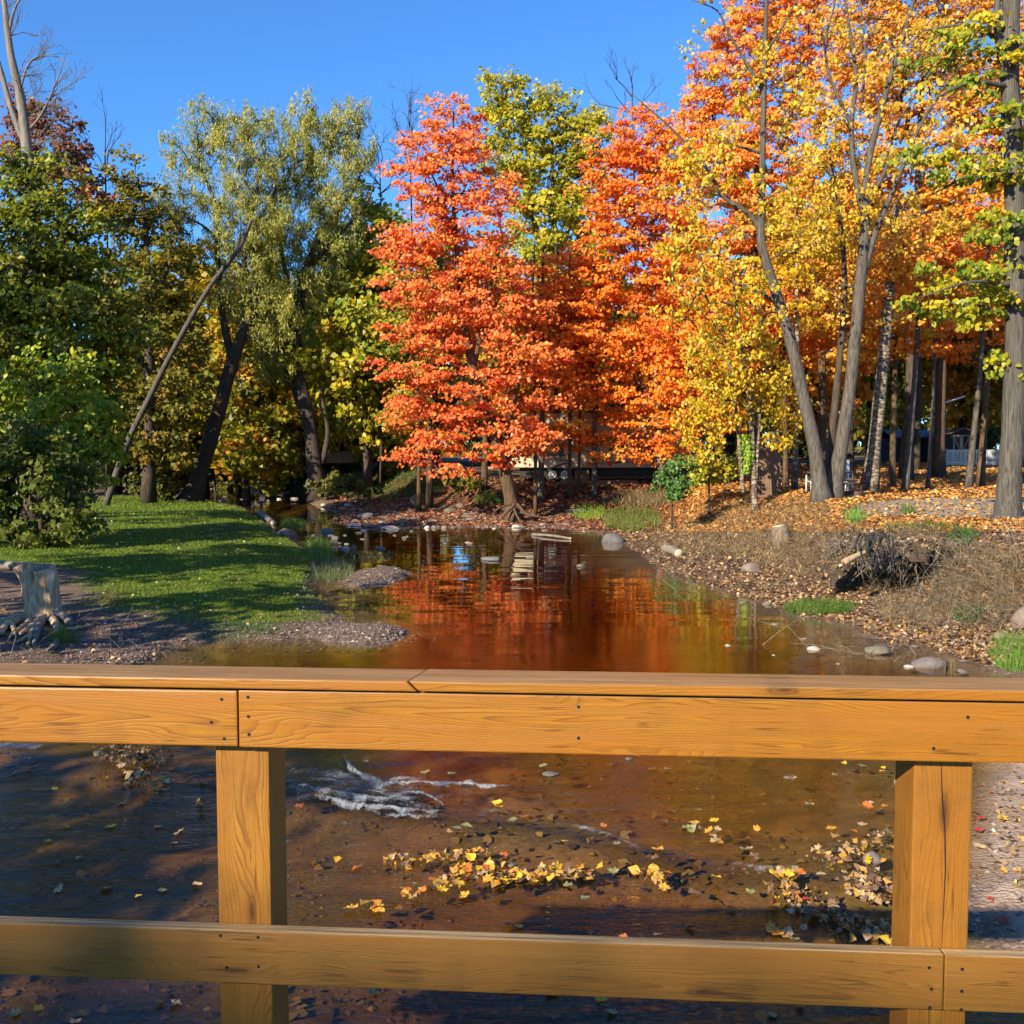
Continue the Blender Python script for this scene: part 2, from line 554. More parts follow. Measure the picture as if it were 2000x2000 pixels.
def hgt(x, y):
    x = np.asarray(x, float); y = np.asarray(y, float)
    d, seg = poly_sd(SHORE, x, y)
    d = d + sstep(60, 25, y) * (0.45 * fbm(x * 1.1, y * 1.1, 81, 3) + 0.10 * fbm(x * 5, y * 5, 82, 2))
    left = seg < N_LEFT - 1
    left = np.where((y > 75) & (x < -25), False, left)
    # left bank: low, flat lawn
    hl = 0.20 * sstep(0, 2.2, d) + 0.14 * sstep(2, 9, d) + 0.6 * sstep(14, 40, d)
    hl = hl + 0.05 * sstep(0, 0.25, d)
    # right bank: beach, then a slope up to the camp ground
    w1 = np.interp(y, [4, 9, 13, 17, 22, 28, 36, 42, 60], [2.6, 2.4, 1.4, 1.7, 1.7, 1.8, 2.4, 4.0, 3.0])
    w2 = np.interp(y, [4, 9, 13, 17, 22, 28, 36, 42, 60], [7.0, 7.0, 3.6, 3.7, 4.8, 7.5, 9.0, 9.0, 7.5])
    wob = 0.9 * fbm(x * 0.55, y * 0.55, 31, 3)
    hr = 0.16 * sstep(0, 1, d / w1) + 1.34 * sstep(0.12, 0.9, (d + wob - w1) / (w2 - w1)) + 0.035 * np.clip(y - 48, 0, 24) + 0.006 * np.clip(y - 72, 0, 400)
    land = np.where(left, hl, hr)
    amp = np.where(left, 0.05, 0.16 + 0.34 * sstep(34, 22, y) * sstep(7.0, 4.0, d)) * sstep(0, 2.5, d)
    land = land + amp * fbm(x * 0.9, y * 0.9, 3) + np.where(left, 0.02, 0.13) * sstep(0, 1, d) * fbm(x * 3.1, y * 3.1, 9)
    # hollow under the roots
    rr = np.hypot((x - HOLLOW[0]) / 1.25, (y - HOLLOW[1]) / 0.95)
    land = land - 0.85 * sstep(1.0, 0.35, rr) * sstep(0.2, 0.9, land)
    dd = -d
    near = sstep(16, 10, y)
    deep = (0.72 * sstep(0, 3.2, dd) + 0.05) * (1 - near) + near * (0.10 + 0.15 * sstep(0, 2.0, dd))
    slab = fbm(x * 0.9 + 0.5 * y, y * 1.6 - 0.3 * x, 17, 3) * 6
    slab = (np.floor(slab) + sstep(0.80, 1.0, slab - np.floor(slab))) / 6
    bed = -deep + 0.10 * fbm(x * 1.3, y * 1.3, 5) + (0.035 * fbm(x * 5, y * 5, 6) + 0.22 * slab) * near
    ls = ledge_side(x, y)
    bed = bed + 0.05 * np.exp(-((ls + 0.15) / 0.35) ** 2) - 0.08 * sstep(0.05, 0.5, ls) * sstep(0, 0.5, dd)
    for cx, cy, rx, ry, hh in BARS:
        q = np.sqrt(((x - cx) / rx) ** 2 + ((y - cy) / ry) ** 2) + 0.5 * fbm(x * 1.7, y * 0.9, 22)
        k = sstep(1.35, 0.25, q)
        bed = bed * (1 - k) + k * (-0.02 + hh * (0.35 + 0.65 * k) * 0.55 + 0.03 * fbm(x * 6, y * 6, 8))
    k = sstep(-0.15, 0.35, d)
    return bed * (1 - k) + land * k


def h1(x, y):
    return float(hgt(np.array([x]), np.array([y]))[0])


# sampled heights, for setting things down on the ground that a line of sight meets
_HX = np.arange(-45, 45.01, 0.2); _HY = np.concatenate([np.arange(3, 40, 0.2), np.arange(40, 110, 0.5)])
_HG = hgt(*np.meshgrid(_HX, _HY))


def hfast(x, y):
    i = np.clip((np.asarray(x) - _HX[0]) / 0.2, 0, len(_HX) - 1.001); y = np.asarray(y)
    j = np.clip(np.where(y < 40, (y - 3) / 0.2, 185 + (y - 40) / 0.5), 0, len(_HY) - 1.001)
    i0 = i.astype(int); j0 = j.astype(int); fi = i - i0; fj = j - j0
    return (_HG[j0, i0] * (1 - fi) + _HG[j0, i0 + 1] * fi) * (1 - fj) + (_HG[j0 + 1, i0] * (1 - fi) + _HG[j0 + 1, i0 + 1] * fi) * fj


def march(px, py, floor=None):
    """where the lines of sight through px, py first meet the ground (or the water when floor = 0)"""
    px = np.atleast_1d(np.asarray(px, float)); py = np.atleast_1d(np.asarray(py, float))
    u = (px - 1000) / 1881.0; v = (1000 - py) / 1881.0
    dx, dy, dz = u, CP + v * SP, -SP + v * CP
    n = len(px); hit = np.full(n, np.nan); last = np.full(n, 4.0)
    for Y in np.geomspace(4.2, 108, 260):
        t_ = Y / dy
        hz = hfast(dx * t_, np.full(n, Y))
        if floor is not None: hz = np.maximum(hz, floor)
        new = np.isnan(hit) & (CAM_H + dz * t_ <= hz)
        hit[new] = last[new]
        last[np.isnan(hit)] = Y
    hit = np.where(np.isnan(hit), 105.0, hit)
    lo = hit.copy(); hi = lo * 1.0128
    for _ in range(8):
        mid = (lo + hi) / 2; t_ = mid / dy
        hz = hfast(dx * t_, mid)
        if floor is not None: hz = np.maximum(hz, floor)
        b_ = CAM_H + dz * t_ <= hz
        hi = np.where(b_, mid, hi); lo = np.where(b_, lo, mid)
    t_ = hi / dy
    x = dx * t_; y = hi
    return x, y, hgt(x, y)


LAWN = np.array([G(x, y, 0.3)[:2] for x, y in
    [(-300, 1075), (40, 1100), (190, 1118), (215, 1165), (270, 1190), (390, 1204), (470, 1208), (560, 1190), (600, 1172), (622, 1130), (626, 1095), (582, 1052), (550, 1030), (510, 1000), (480, 985), (405, 972), (240, 968), (150, 985), (-300, 985)]])
ROAD = np.array([G(x, y, 1.5)[:2] for x, y in [(1640, 988), (1760, 975), (1960, 975), (2300, 975), (2300, 1010), (1960, 1010), (1800, 1013), (1700, 1003)]])

xs = np.unique(np.concatenate([np.arange(-14, 14.01, 0.16), np.arange(-45, 45, 0.8), np.arange(-120, 120, 6), np.array([-900, -600, -400, -250, 250, 400, 600, 900])]))
ys = np.unique(np.concatenate([np.arange(3, 24, 0.16), np.arange(24, 48, 0.28), np.arange(48, 80, 0.8), np.arange(80, 160, 4), np.arange(-30, 3, 1.5), np.array([-300, -150, -80, 220, 300, 450, 700, 1100, 1800])]))
GX, GY = np.meshgrid(xs, ys)
GZ = hgt(GX, GY)
gmesh = grid_mesh('ground', GX, GY, GZ)
sd_lawn, _ = poly_sd(LAWN, GX, GY)
sd_road, _ = poly_sd(ROAD, GX, GY)
sd_sh, seg_sh = poly_sd(SHORE, GX, GY)
is_left = (seg_sh < N_LEFT - 1)
zl = sstep(0.45, -0.45, sd_lawn + 1.6 * fbm(GX * 1.1, GY * 1.1, 51))
zl = np.maximum(zl, (is_left & (sd_sh > 11)) * 0.6)
zroad = sstep(0.5, -0.5, sd_road + 1.2 * fbm(GX * 0.5, GY * 0.5, 61))
zlit = np.where(~is_left, sstep(-0.1, 0.5, sd_sh + 0.5 * fbm(GX * 2, GY * 2, 73)), 0.0)
zgr = np.where(is_left, sstep(3.0, 0.5, sd_sh + 0.8 * fbm(GX, GY, 71)), sstep(0.5, 0.0, sd_sh + 1.4 * fbm(GX * 1.3, GY * 1.3, 72)))
zbed = sstep(0.10, -0.25, sd_sh) * sstep(0.03, -0.06, GZ)
zsand = np.where(~is_left, 1.0, 0.0) * sstep(12.5, 10.5, GY) * sstep(0.0, 0.3, sd_sh)
for nm, arr in (('lawn', zl), ('road', zroad), ('litter', zlit), ('gravel', zgr), ('bed', zbed), ('sand', zsand)):
    a = gmesh.attributes.new(nm, 'FLOAT', 'POINT')
    a.data.foreach_set('value', np.ascontiguousarray(arr, dtype=np.float32).ravel())

m, nt, out = new_mat('ground_soil')
t = NT(nt)
co = t.coord()
n_big = t.noise(co, 0.6, 5); n_mid = t.noise(co, 3.0, 6, 0.65); n_fine = t.noise(co, 22.0, 5, 0.7)
vor = nt.nodes.new('ShaderNodeTexVoronoi'); vor.inputs['Scale'].default_value = 34.0; t.l(co, vor.inputs[0])
vor2 = nt.nodes.new('ShaderNodeTexVoronoi'); vor2.inputs['Scale'].default_value = 9.0; t.l(co, vor2.inputs[0])
dirt = t.ramp(n_mid, [(0.3, (0.085, 0.052, 0.036)), (0.55, (0.16, 0.105, 0.075)), (0.8, (0.22, 0.155, 0.115))])
sep = nt.nodes.new('ShaderNodeSeparateColor'); t.l(vor.outputs['Color'], sep.inputs[0])
peb = t.ramp(sep.outputs[0], [(0.0, (0.09, 0.052, 0.036)), (0.4, (0.165, 0.098, 0.066)), (0.75, (0.24, 0.15, 0.10)), (1.0, (0.34, 0.24, 0.17))])
peb = t.mix(t.ramp(vor.outputs['Distance'], [(0.3, 0.0), (0.7, 0.7)]), peb, (0.06, 0.04, 0.03))
c = t.mix(t.attr('gravel'), dirt, peb)
lit = t.ramp(n_fine, [(0.3, (0.05, 0.030, 0.018)), (0.5, (0.125, 0.074, 0.042)), (0.7, (0.23, 0.145, 0.085))])
lit = t.mix(t.ramp(n_big, [(0.45, 0.0), (0.7, 0.6)]), lit, (0.12, 0.085, 0.055))
c = t.mix(t.math('MULTIPLY', t.attr('litter'), 0.9), c, lit)
grs = t.ramp(n_mid, [(0.3, (0.020, 0.042, 0.006)), (0.7, (0.05, 0.09, 0.012))])
c = t.mix(t.attr('lawn'), c, grs)
c = t.mix(t.attr('road'), c, t.ramp(n_mid, [(0.3, (0.23, 0.18, 0.13)), (0.7, (0.34, 0.275, 0.20))]))
c = t.mix(t.attr('sand'), c, t.ramp(n_mid, [(0.3, (0.26, 0.175, 0.12)), (0.7, (0.42, 0.30, 0.215))]))
sep2 = nt.nodes.new('ShaderNodeSeparateColor'); t.l(vor2.outputs['Color'], sep2.inputs[0])
bedc = t.ramp(n_mid, [(0.30, (0.036, 0.022, 0.010)), (0.46, (0.16, 0.098, 0.042)), (0.70, (0.31, 0.21, 0.10))])
bedc = t.mix(t.ramp(n_big, [(0.40, 0.0), (0.58, 0.85)]), bedc, t.ramp(n_fine, [(0.3, (0.055, 0.050, 0.016)), (0.7, (0.20, 0.165, 0.055))]))
bedc = t.mix(t.math('MULTIPLY', sep2.outputs[1], 0.35), bedc, t.ramp(n_fine, [(0.3, (0.07, 0.06, 0.052)), (0.7, (0.20, 0.165, 0.135))]))
c = t.mix(t.attr('bed'), c, bedc)
hh = t.math('ADD', t.math('MULTIPLY', n_fine, 0.6), t.math('MULTIPLY', vor.outputs['Distance'], -0.6))
hh = t.math('MULTIPLY', hh, t.math('SUBTRACT', 1.0, t.math('MULTIPLY', t.attr('bed'), 0.75)))
b = t.pbsdf(c, 0.9, t.bump(hh, 0.6, 0.04), 0.0, 0.2)
t.l(b.outputs[0], out.inputs[0])
ground = link('ground', gmesh, m)
tag(ground, kind='structure')

# ---------------------------------------------------------------- water
wx = np.unique(np.concatenate([np.arange(-9, 9.01, 0.18), np.arange(-90, -9, 3.0), np.arange(9, 14, 1.0)]))
wy = np.unique(np.concatenate([np.arange(-14, 4, 1.0), np.arange(4, 14, 0.10), np.arange(14, 42, 0.5), np.arange(42, 112, 2.0)]))
WX, WY = np.meshgrid(wx, wy)
ls = ledge_side(WX, WY)
WZ = water_z(WX, WY) + 0.022 * np.exp(-((ls - 0.25) / 0.45) ** 2) * fbm(WX * 4, WY * 5, 14) * 2 + 0.006 * fbm(WX * 3, WY * 4, 15) * sstep(15, 9, WY)
wmesh = grid_mesh('creek_water', WX, WY, WZ)
rough_w = 0.004 + 0.045 * sstep(19, 11, WY) + 0.0 * sstep(30, 13, WY) + 0.28 * np.exp(-((ls - 0.9) / 1.5) ** 2) * (0.35 + 0.65 * sstep(2.0, -1.5, WX)) + 0.05 * sstep(10, 7, WY)
dep = np.clip(WZ - hgt(WX, WY), 0.0, 1.2)
a = wmesh.attributes.new('depth', 'FLOAT', 'POINT')
a.data.foreach_set('value', np.ascontiguousarray(dep, dtype=np.float32).ravel())
a = wmesh.attributes.new('ripple', 'FLOAT', 'POINT')
a.data.foreach_set('value', np.ascontiguousarray(rough_w, dtype=np.float32).ravel())
m, nt, out = new_mat('creek_water')
t = NT(nt)
r0 = t.noise(t.coord('Object', (0.30, 1.0, 1.0)), 1.1, 1.6, 0.45, 0.4)
r1 = t.noise(t.coord('Object', (0.42, 1.5, 1.0)), 2.6, 2, 0.45, 0.5)
r2 = t.noise(t.coord('Object', (1.0, 3.2, 1.0)), 11.0, 2, 0.5, 0.3)
hw = t.math('ADD', t.math('MULTIPLY', t.math('ADD', t.math('MULTIPLY', r1, 0.8), t.math('MULTIPLY', r2, 0.2)), t.attr('ripple')), t.math('MULTIPLY', r0, 0.10))
nb = t.bump(hw, 1.0, 0.16)
geo = nt.nodes.new('ShaderNodeNewGeometry')
dp = nt.nodes.new('ShaderNodeVectorMath'); dp.operation = 'DOT_PRODUCT'
t.l(nb, dp.inputs[0]); t.l(geo.outputs['Incoming'], dp.inputs[1])
omc = t.math('SUBTRACT', 1.0, t.math('MINIMUM', t.math('ABSOLUTE', dp.outputs['Value']), 1.0))
fres = t.math('ADD', 0.02, t.math('MULTIPLY', t.math('POWER', omc, 5.0), 0.98))     # Schlick, the same from both sides
tr = nt.nodes.new('ShaderNodeBsdfTransparent')
dk = t.math('MULTIPLY', t.attr('depth'), 4.6)             # brown bog water: absorbs more the deeper it is
cmb = nt.nodes.new('ShaderNodeCombineColor')
for ch_, v_ in enumerate((0.76, 0.60, 0.38)):
    t.l(t.math('MULTIPLY', t.math('POWER', v_, dk), 0.95), cmb.inputs[ch_])
t.l(cmb.outputs[0], tr.inputs[0])
gl = nt.nodes.new('ShaderNodeBsdfGlossy')
gl.inputs['Roughness'].default_value = 0.015
gl.inputs['Color'].default_value = (1, 1, 1, 1)
t.l(nb, gl.inputs['Normal'])
mx = nt.nodes.new('ShaderNodeMixShader')
t.l(fres, mx.inputs[0]); t.l(tr.outputs[0], mx.inputs[1]); t.l(gl.outputs[0], mx.inputs[2])
t.l(mx.outputs[0], out.inputs[0])
water = link('creek_water', wmesh, m)
tag(water, kind='structure')

# white water on the ledge
m, nt, out = new_mat('white_water')
t = NT(nt)
fn = t.noise(t.coord('Object', (1, 1.5, 1)), 34, 6, 0.78, 1.4)
fn2 = t.noise(t.coord('Object', (1, 1, 1)), 7, 3, 0.6)
thr = t.math('ADD', t.math('ADD', fn, t.math('MULTIPLY', fn2, 0.5)), t.math('MULTIPLY', t.attr('dens'), 0.62))
al = t.ramp(thr, [(0.99, 0.0), (1.0, 0.0)])
al = nt.nodes.new('ShaderNodeMapRange'); al.inputs['From Min'].default_value = 1.04; al.inputs['From Max'].default_value = 1.44
t.l(thr, al.inputs['Value'])
b = t.pbsdf((0.80, 0.83, 0.86), 0.35, t.bump(fn, 1.0, 0.05), 0.0, 0.5)
trn = nt.nodes.new('ShaderNodeBsdfTransparent')
mx = nt.nodes.new('ShaderNodeMixShader')
t.l(al.outputs[0], mx.inputs[0]); t.l(trn.outputs[0], mx.inputs[1]); t.l(b.outputs[0], mx.inputs[2])
t.l(mx.outputs[0], out.inputs[0])
M['foam'] = m
fv, ff, fd = [], [], []
for pts, wpx, dens in [
    ([(668, 1472), (676, 1492), (700, 1515), (735, 1532), (768, 1540)], 13, 0.95),
    ([(735, 1536), (800, 1533), (880, 1535), (960, 1540), (1005, 1541)], 6, 0.95),
    ([(745, 1535), (780, 1525), (830, 1527)], 9, 0.75),
    ([(540, 1512), (620, 1520), (700, 1535), (780, 1545), (860, 1555), (930, 1562)], 26, 0.50),
    ([(900, 1560), (1000, 1575), (1100, 1590), (1200, 1600)], 12, 0.40),
    ([(545, 1538), (620, 1545), (700, 1560), (780, 1572), (870, 1588)], 20, 0.56),
    ([(548, 1530), (600, 1538), (660, 1550), (720, 1560), (790, 1570), (850, 1578)], 6, 0.80),
    ([(560, 1545), (620, 1550), (690, 1566), (760, 1577), (830, 1588), (880, 1590)], 5, 0.82),
    ([(600, 1532), (680, 1545), (740, 1552), (800, 1562), (840, 1560)], 8, 0.72),
    ([(700, 1572), (760, 1586), (820, 1592), (860, 1595)], 5, 0.70),
    ([(760, 1560), (810, 1552), (850, 1566), (870, 1580)], 7, 0.78),
    ([(590, 1522), (640, 1528), (700, 1540)], 7, 0.75),
    ([(540, 1515), (590, 1512), (650, 1518), (710, 1535), (770, 1553), (850, 1558)], 20, 0.62),
    ([(930, 1592), (955, 1590), (985, 1585)], 14, 0.6),
    ([(1065, 1613), (1130, 1618), (1180, 1632), (1230, 1652), (1270, 1668)], 9, 0.62),
    ([(1420, 1690), (1470, 1697), (1530, 1700), (1570, 1693)], 9, 0.6),
    ([(1290, 1585), (1340, 1586), (1390, 1586)], 8, 0.5),
    ([(-40, 1462), (30, 1461), (90, 1464)], 12, 0.9)]:
    sp_ = spline([np.array([x, y, 0.0]) for x, y in pts], 14)
    nn = len(sp_)
    rows = 9
    base = len(fv)
    wv = np.clip(1 + np.convolve(np.random.default_rng(len(fv)).normal(size=nn + 4) * 0.9, np.ones(5) / 5, 'valid'), 0.35, 1.7)
    for i, q in enumerate(sp_):
        e = math.sin(math.pi * (i + 0.5) / nn) ** 0.35
        for j in range(rows):
            s = (j / (rows - 1) - 0.5) * 2
            w = G(q[0] + random.uniform(-1.5, 1.5), q[1] + s * wpx * wv[i] + 3 * (wv[i] - 1))
            edge = max(0.0, 1 - abs(s) ** 1.5)
            zz = float(water_z(w[0], w[1])) + 0.014 + edge * dens * random.uniform(0.0, 0.03)
            fv.append((w[0], w[1], zz)); fd.append(dens * e * edge)
    for i in range(nn - 1):
        for j in range(rows - 1):
            ff.append((base + i * rows + j, base + (i + 1) * rows + j, base + (i + 1) * rows + j + 1, base + i * rows + j + 1))
fm = bpy.data.meshes.new('white_water')
fm.from_pydata(fv, [], ff)
fm.polygons.foreach_set('use_smooth', [True] * len(ff))
a = fm.attributes.new('dens', 'FLOAT', 'POINT'); a.data.foreach_set('value', np.array(fd, dtype=np.float32))
foam = link('white_water', fm, M['foam'])
tag(foam, 'white foaming water tumbling over the low ledge in the creek', 'foam', kind='stuff')

# ---------------------------------------------------------------- bridge railing
def D_at(px, z=None, Dl=2.435, Dr=2.265):
    """depth of the railing's front face where the picture column px meets it"""
    xl, xr = (0 - 1000) / 1881.0 * Dl, (2000 - 1000) / 1881.0 * Dr
    k = (Dr - Dl) / (xr - xl); c0 = Dl - k * xl
    u = (px - 1000) / 1881.0
    dz = 0.0 if z is None else CAM_H - z
    x = u * (CP * c0 + dz * SP) / (1 - u * k * CP)
    return c0 + k * x


RL, RR = D_at(0), D_at(2000)
pL = np.array([-1000 / 1881.0 * RL, RL]); pR = np.array([1000 / 1881.0 * RR, RR])
rdir = (pR - pL) / np.linalg.norm(pR - pL)
YAW = math.atan2(rdir[1], rdir[0])
rnor = np.array([-rdir[1], rdir[0]])       # away from the camera


def zpx(py, D):
    d = ray(1000, py)
    return CAM_H + d[2] / d[1] * D


def along(px, z=2.3, back=0.0):
    """signed distance along the railing from the point at column 1000"""
    D = D_at(px, z) + back
    p = np.array([(px - 1000) / 1881.0 * (D * CP + (CAM_H - z) * SP), D])
    p0 = np.array([0.0, D_at(1000)])
    return float((p - p0) @ rdir)


DM = D_at(1000)
Z_CAP1 = zpx(1334.5, DM - 0.010); Z_CAP0 = Z_CAP1 - 0.0255
Z_FA1 = zpx(1357.5, DM); Z_FA0 = Z_FA1 - 0.143
Z_LO1 = zpx(1836, DM); Z_LO0 = Z_LO1 - 0.140
DECK_Z = 1.34
railing = empty('bridge_railing', (0, DM, DECK_Z), 'honey brown wooden bridge railing with two posts in the foreground', 'railing', rz=YAW)


def board_mesh(name, L, T, H, endL=None, endR=None, bev=0.004, seg=30):
    """board along local x, thickness y, height z, centred; endL and endR shift the end's corners along x: {(front/back, bottom/top): dx}"""
    bm = bmesh.new()
    nseg = max(2, int(L / 0.12))
    rings = []
    for i in range(nseg + 1):
        x = -L / 2 + L * i / nseg
        ring = []
        for (sy, sz) in ((-1, -1), (1, -1), (1, 1), (-1, 1)):
            dx = 0
            if i == 0 and endL: dx = endL.get((sy, sz), 0)
            if i == nseg and endR: dx = endR.get((sy, sz), 0)
            wob = 0.0
            ring.append(bm.verts.new((x + dx, sy * T / 2 + wob, sz * H / 2 + wob)))
        rings.append(ring)
    for i in range(nseg):
        for k in range(4):
            k2 = (k + 1) % 4
            bm.faces.new((rings[i][k], rings[i + 1][k], rings[i + 1][k2], rings[i][k2]))
    bm.faces.new(rings[0]); bm.faces.new(list(reversed(rings[-1])))
    bmesh.ops.recalc_face_normals(bm, faces=bm.faces[:])
    sharp = [e for e in bm.edges if len(e.link_faces) == 2 and e.calc_face_angle(0) > 0.6]
    bmesh.ops.bevel(bm, geom=sharp, offset=bev, segments=2, affect='EDGES', profile=0.6)
    me = bpy.data.meshes.new(name); bm.to_mesh(me); bm.free()
    return me


def rail_board(name, s0, s1, f0, T, z0, z1, mat, endL=None, endR=None, bev=0.004, rx=0.0):
    """s: along railing, f0: front face offset behind the railing front plane"""
    me = board_mesh(name, s1 - s0, T, z1 - z0, endL, endR, bev)
    o = link(name, me, mat, railing, ((s0 + s1) / 2, f0 + T / 2, (z0 + z1) / 2 - DECK_Z))
    return o


hole_me = None
def hole_dark(board, px, py, f=0.0, up=False, r=0.0043):
    """a dark screw head sunk into the board's front face"""
    global hole_me
    if hole_me is None:
        b = MB()
        n = 10
        vs = [(math.cos(2 * math.pi * k / n), 0.25, math.sin(2 * math.pi * k / n)) for k in range(n)]
        vs += [(math.cos(2 * math.pi * k / n), -0.16, math.sin(2 * math.pi * k / n)) for k in range(n)]
        vs += [(0.6 * math.cos(2 * math.pi * k / n), -0.10, 0.6 * math.sin(2 * math.pi * k / n)) for k in range(n)]
        fs = [(k, (k + 1) % n, n + (k + 1) % n, n + k) for k in range(n)] + [(n + k, n + (k + 1) % n, 2 * n + (k + 1) % n, 2 * n + k) for k in range(n)] + [tuple(2 * n + k for k in range(n))]
        b.add(vs, fs)
        hole_me = bpy.data.meshes.new('hole_dark'); hole_me.from_pydata(b.v, [], b.f); hole_me.materials.append(M['hole_dark'])
    z = zpx(py, D_at(px)); s = along(px, z)
    o = bpy.data.objects.new('hole_dark', hole_me)
    o.parent = board
    bl = board.location
    o.location = (s - bl[0], f - bl[1], z - DECK_Z - bl[2])
    o.scale = (r, 0.004, r)
    C.objects.link(o)
    return o


gap = 0.0015
sJ = along(465)
fasL = rail_board('fascia_board', -3.2, sJ - gap, 0.0, 0.038, Z_FA0 - 0.001, Z_FA1 - 0.002, M['rail'])
fasR = rail_board('fascia_board', sJ + gap, 3.0, 0.0015, 0.038, Z_FA0 - 0.003, Z_FA1, M['rail'])
for px, py in [(433, 1366), (413, 1411), (438, 1443)]: hole_dark(fasL, px, py)
for px, py in [(484, 1362), (485, 1400), (486, 1435), (1130, 1381), (1130, 1442), (1891, 1401), (1824, 1462)]: hole_dark(fasR, px, py, 0.0015)
sK = along(797)
e = 0.032
capL = rail_board('cap_board', -3.2, sK - 0.002, -0.010, 0.140, Z_CAP0, Z_CAP1, M['rail'], None, {(-1, 1): 0, (1, 1): e * 0.9, (-1, -1): e * 0.8, (1, -1): e * 1.7})
capR = rail_board('cap_board', sK + 0.003, 3.0, -0.010, 0.140, Z_CAP0 + 0.001, Z_CAP1 + 0.001, M['rail'], {(-1, 1): 0, (1, 1): e * 0.9, (-1, -1): e * 0.8, (1, -1): e * 1.7}, None)
sQ = along(1845, 1.75)
lowL = rail_board('lower_rail', -3.2, sQ - gap, 0.0, 0.038, Z_LO0, Z_LO1, M['lowrail'])
lowR = rail_board('lower_rail', sQ + gap, 3.0, 0.002, 0.038, Z_LO0 - 0.002, Z_LO1 - 0.002, M['lowrail'])
for px, py in [(431, 1828), (504, 1831), (443, 1890), (505, 1888), (1815, 1889), (1819, 1931), (1816, 1967)]: hole_dark(lowL, px, py)
for px, py in [(1880, 1893), (1879, 1936), (1878, 1972)]: hole_dark(lowR, px, py, 0.002)


def post(px_c, W=0.140):
    L = Z_FA1 - 0.02 - (DECK_Z - 0.45)
    me = board_mesh('post', L, W, W, None, None, 0.005)
    s = along(px_c, 2.1, 0.04)
    o = link('post', me, M['post'], railing, (s, 0.0405 + W / 2, DECK_Z - 0.45 + L / 2 - DECK_Z))
    o.rotation_euler = (0, -math.pi / 2, 0)
    return o


postL = post(474)
postR = post(1840)
post_far = [post(476 - 1400), post(1836 + 1500)]

# a drying crack in the right post
cr = MB()
cz = [zpx(y, D_at(1830) + 0.04) for y in (1470, 1500, 1560, 1620, 1700, 1760, 1850)]
cxs = [1836, 1838, 1840, 1845, 1846, 1843, 1839]
pts = [(along(x, z, 0.04), 0.0398, z - DECK_Z) for x, z in zip(cxs, cz)]
cr.tube(pts, [0.0004, 0.0009, 0.0013, 0.0015, 0.0014, 0.0010, 0.0004], 4)
cr.build('crack', M['hole_dark'], railing)

# bridge deck under the camera
deck = empty('bridge_deck', (0, 0.9, DECK_Z), 'plank deck of the wooden footbridge behind the railing', 'bridge', rz=YAW)
pl_me = board_mesh('deck_plank', 7.2, 0.138, 0.038, None, None, 0.004)
for i in range(27):
    link('deck_plank', pl_me, M['deck'], deck, (random.uniform(-0.02, 0.02), 1.53 - i * 0.144, -0.019))
st_me = board_mesh('stringer', 10.5, 0.09, 0.28, None, None, 0.005)
for yy in (1.42, 0.0, -1.6):
    link('stringer', st_me, M['deck'], deck, (0, yy, -0.038 - 0.141))

# ---------------------------------------------------------------- foliage
SHAPES = {
    'maple': np.array([(0, -0.5), (0.34, -0.22), (0.55, 0.12), (0.18, 0.22), (0, 0.55), (-0.18, 0.22), (-0.55, 0.12), (-0.34, -0.22)]),
    'diamond': np.array([(0, -0.55), (0.42, 0.0), (0, 0.55), (-0.42, 0.0)]),
    'ovate': np.array([(0, -0.5), (0.36, -0.28), (0.36, 0.10), (0, 0.58), (-0.36, 0.10), (-0.36, -0.28)]),
    'kite': np.array([(0, -0.5), (0.52, 0.06), (0, 0.55), (-0.52, 0.06)]),
    'willow': np.array([(0, -0.5), (0.12, 0.0), (0, 0.5), (-0.12, 0.0)]),
    'blade': np.array([(-0.5, 0.0), (0.5, 0.0), (0.0, 1.0)]),
}


def leaf_polys(cen, nrm, size, shape, rng, fold=0.12, axis=None):
    n = len(cen)
    nrm = nrm / (np.linalg.norm(nrm, axis=1, keepdims=True) + 1e-9)
    if axis is None:
        axis = rng.normal(size=(n, 3))
    tv = axis - nrm * np.sum(axis * nrm, 1, keepdims=True)
    tv /= np.linalg.norm(tv, axis=1, keepdims=True) + 1e-9
    bv = np.cross(nrm, tv)
    sh = SHAPES[shape]
    k = len(sh)
    s = size[:, None, None]
    v = cen[:, None, :] + s * (sh[None, :, 0, None] * bv[:, None, :] + sh[None, :, 1, None] * tv[:, None, :])
    v = v + s * (fold * (np.abs(sh[None, :, 0, None]) * 2 - 0.5) - 0.10 * (sh[None, :, 1, None] ** 2)) * nrm[:, None, :]
    return v.reshape(-1, 3), k


def pick(palette, n, rng):
    w = np.array([p[3] if len(p) > 3 else 1.0 for p in palette], float)
    c = np.array([p[:3] for p in palette], float)
    return c[rng.choice(len(c), n, p=w / w.sum())]


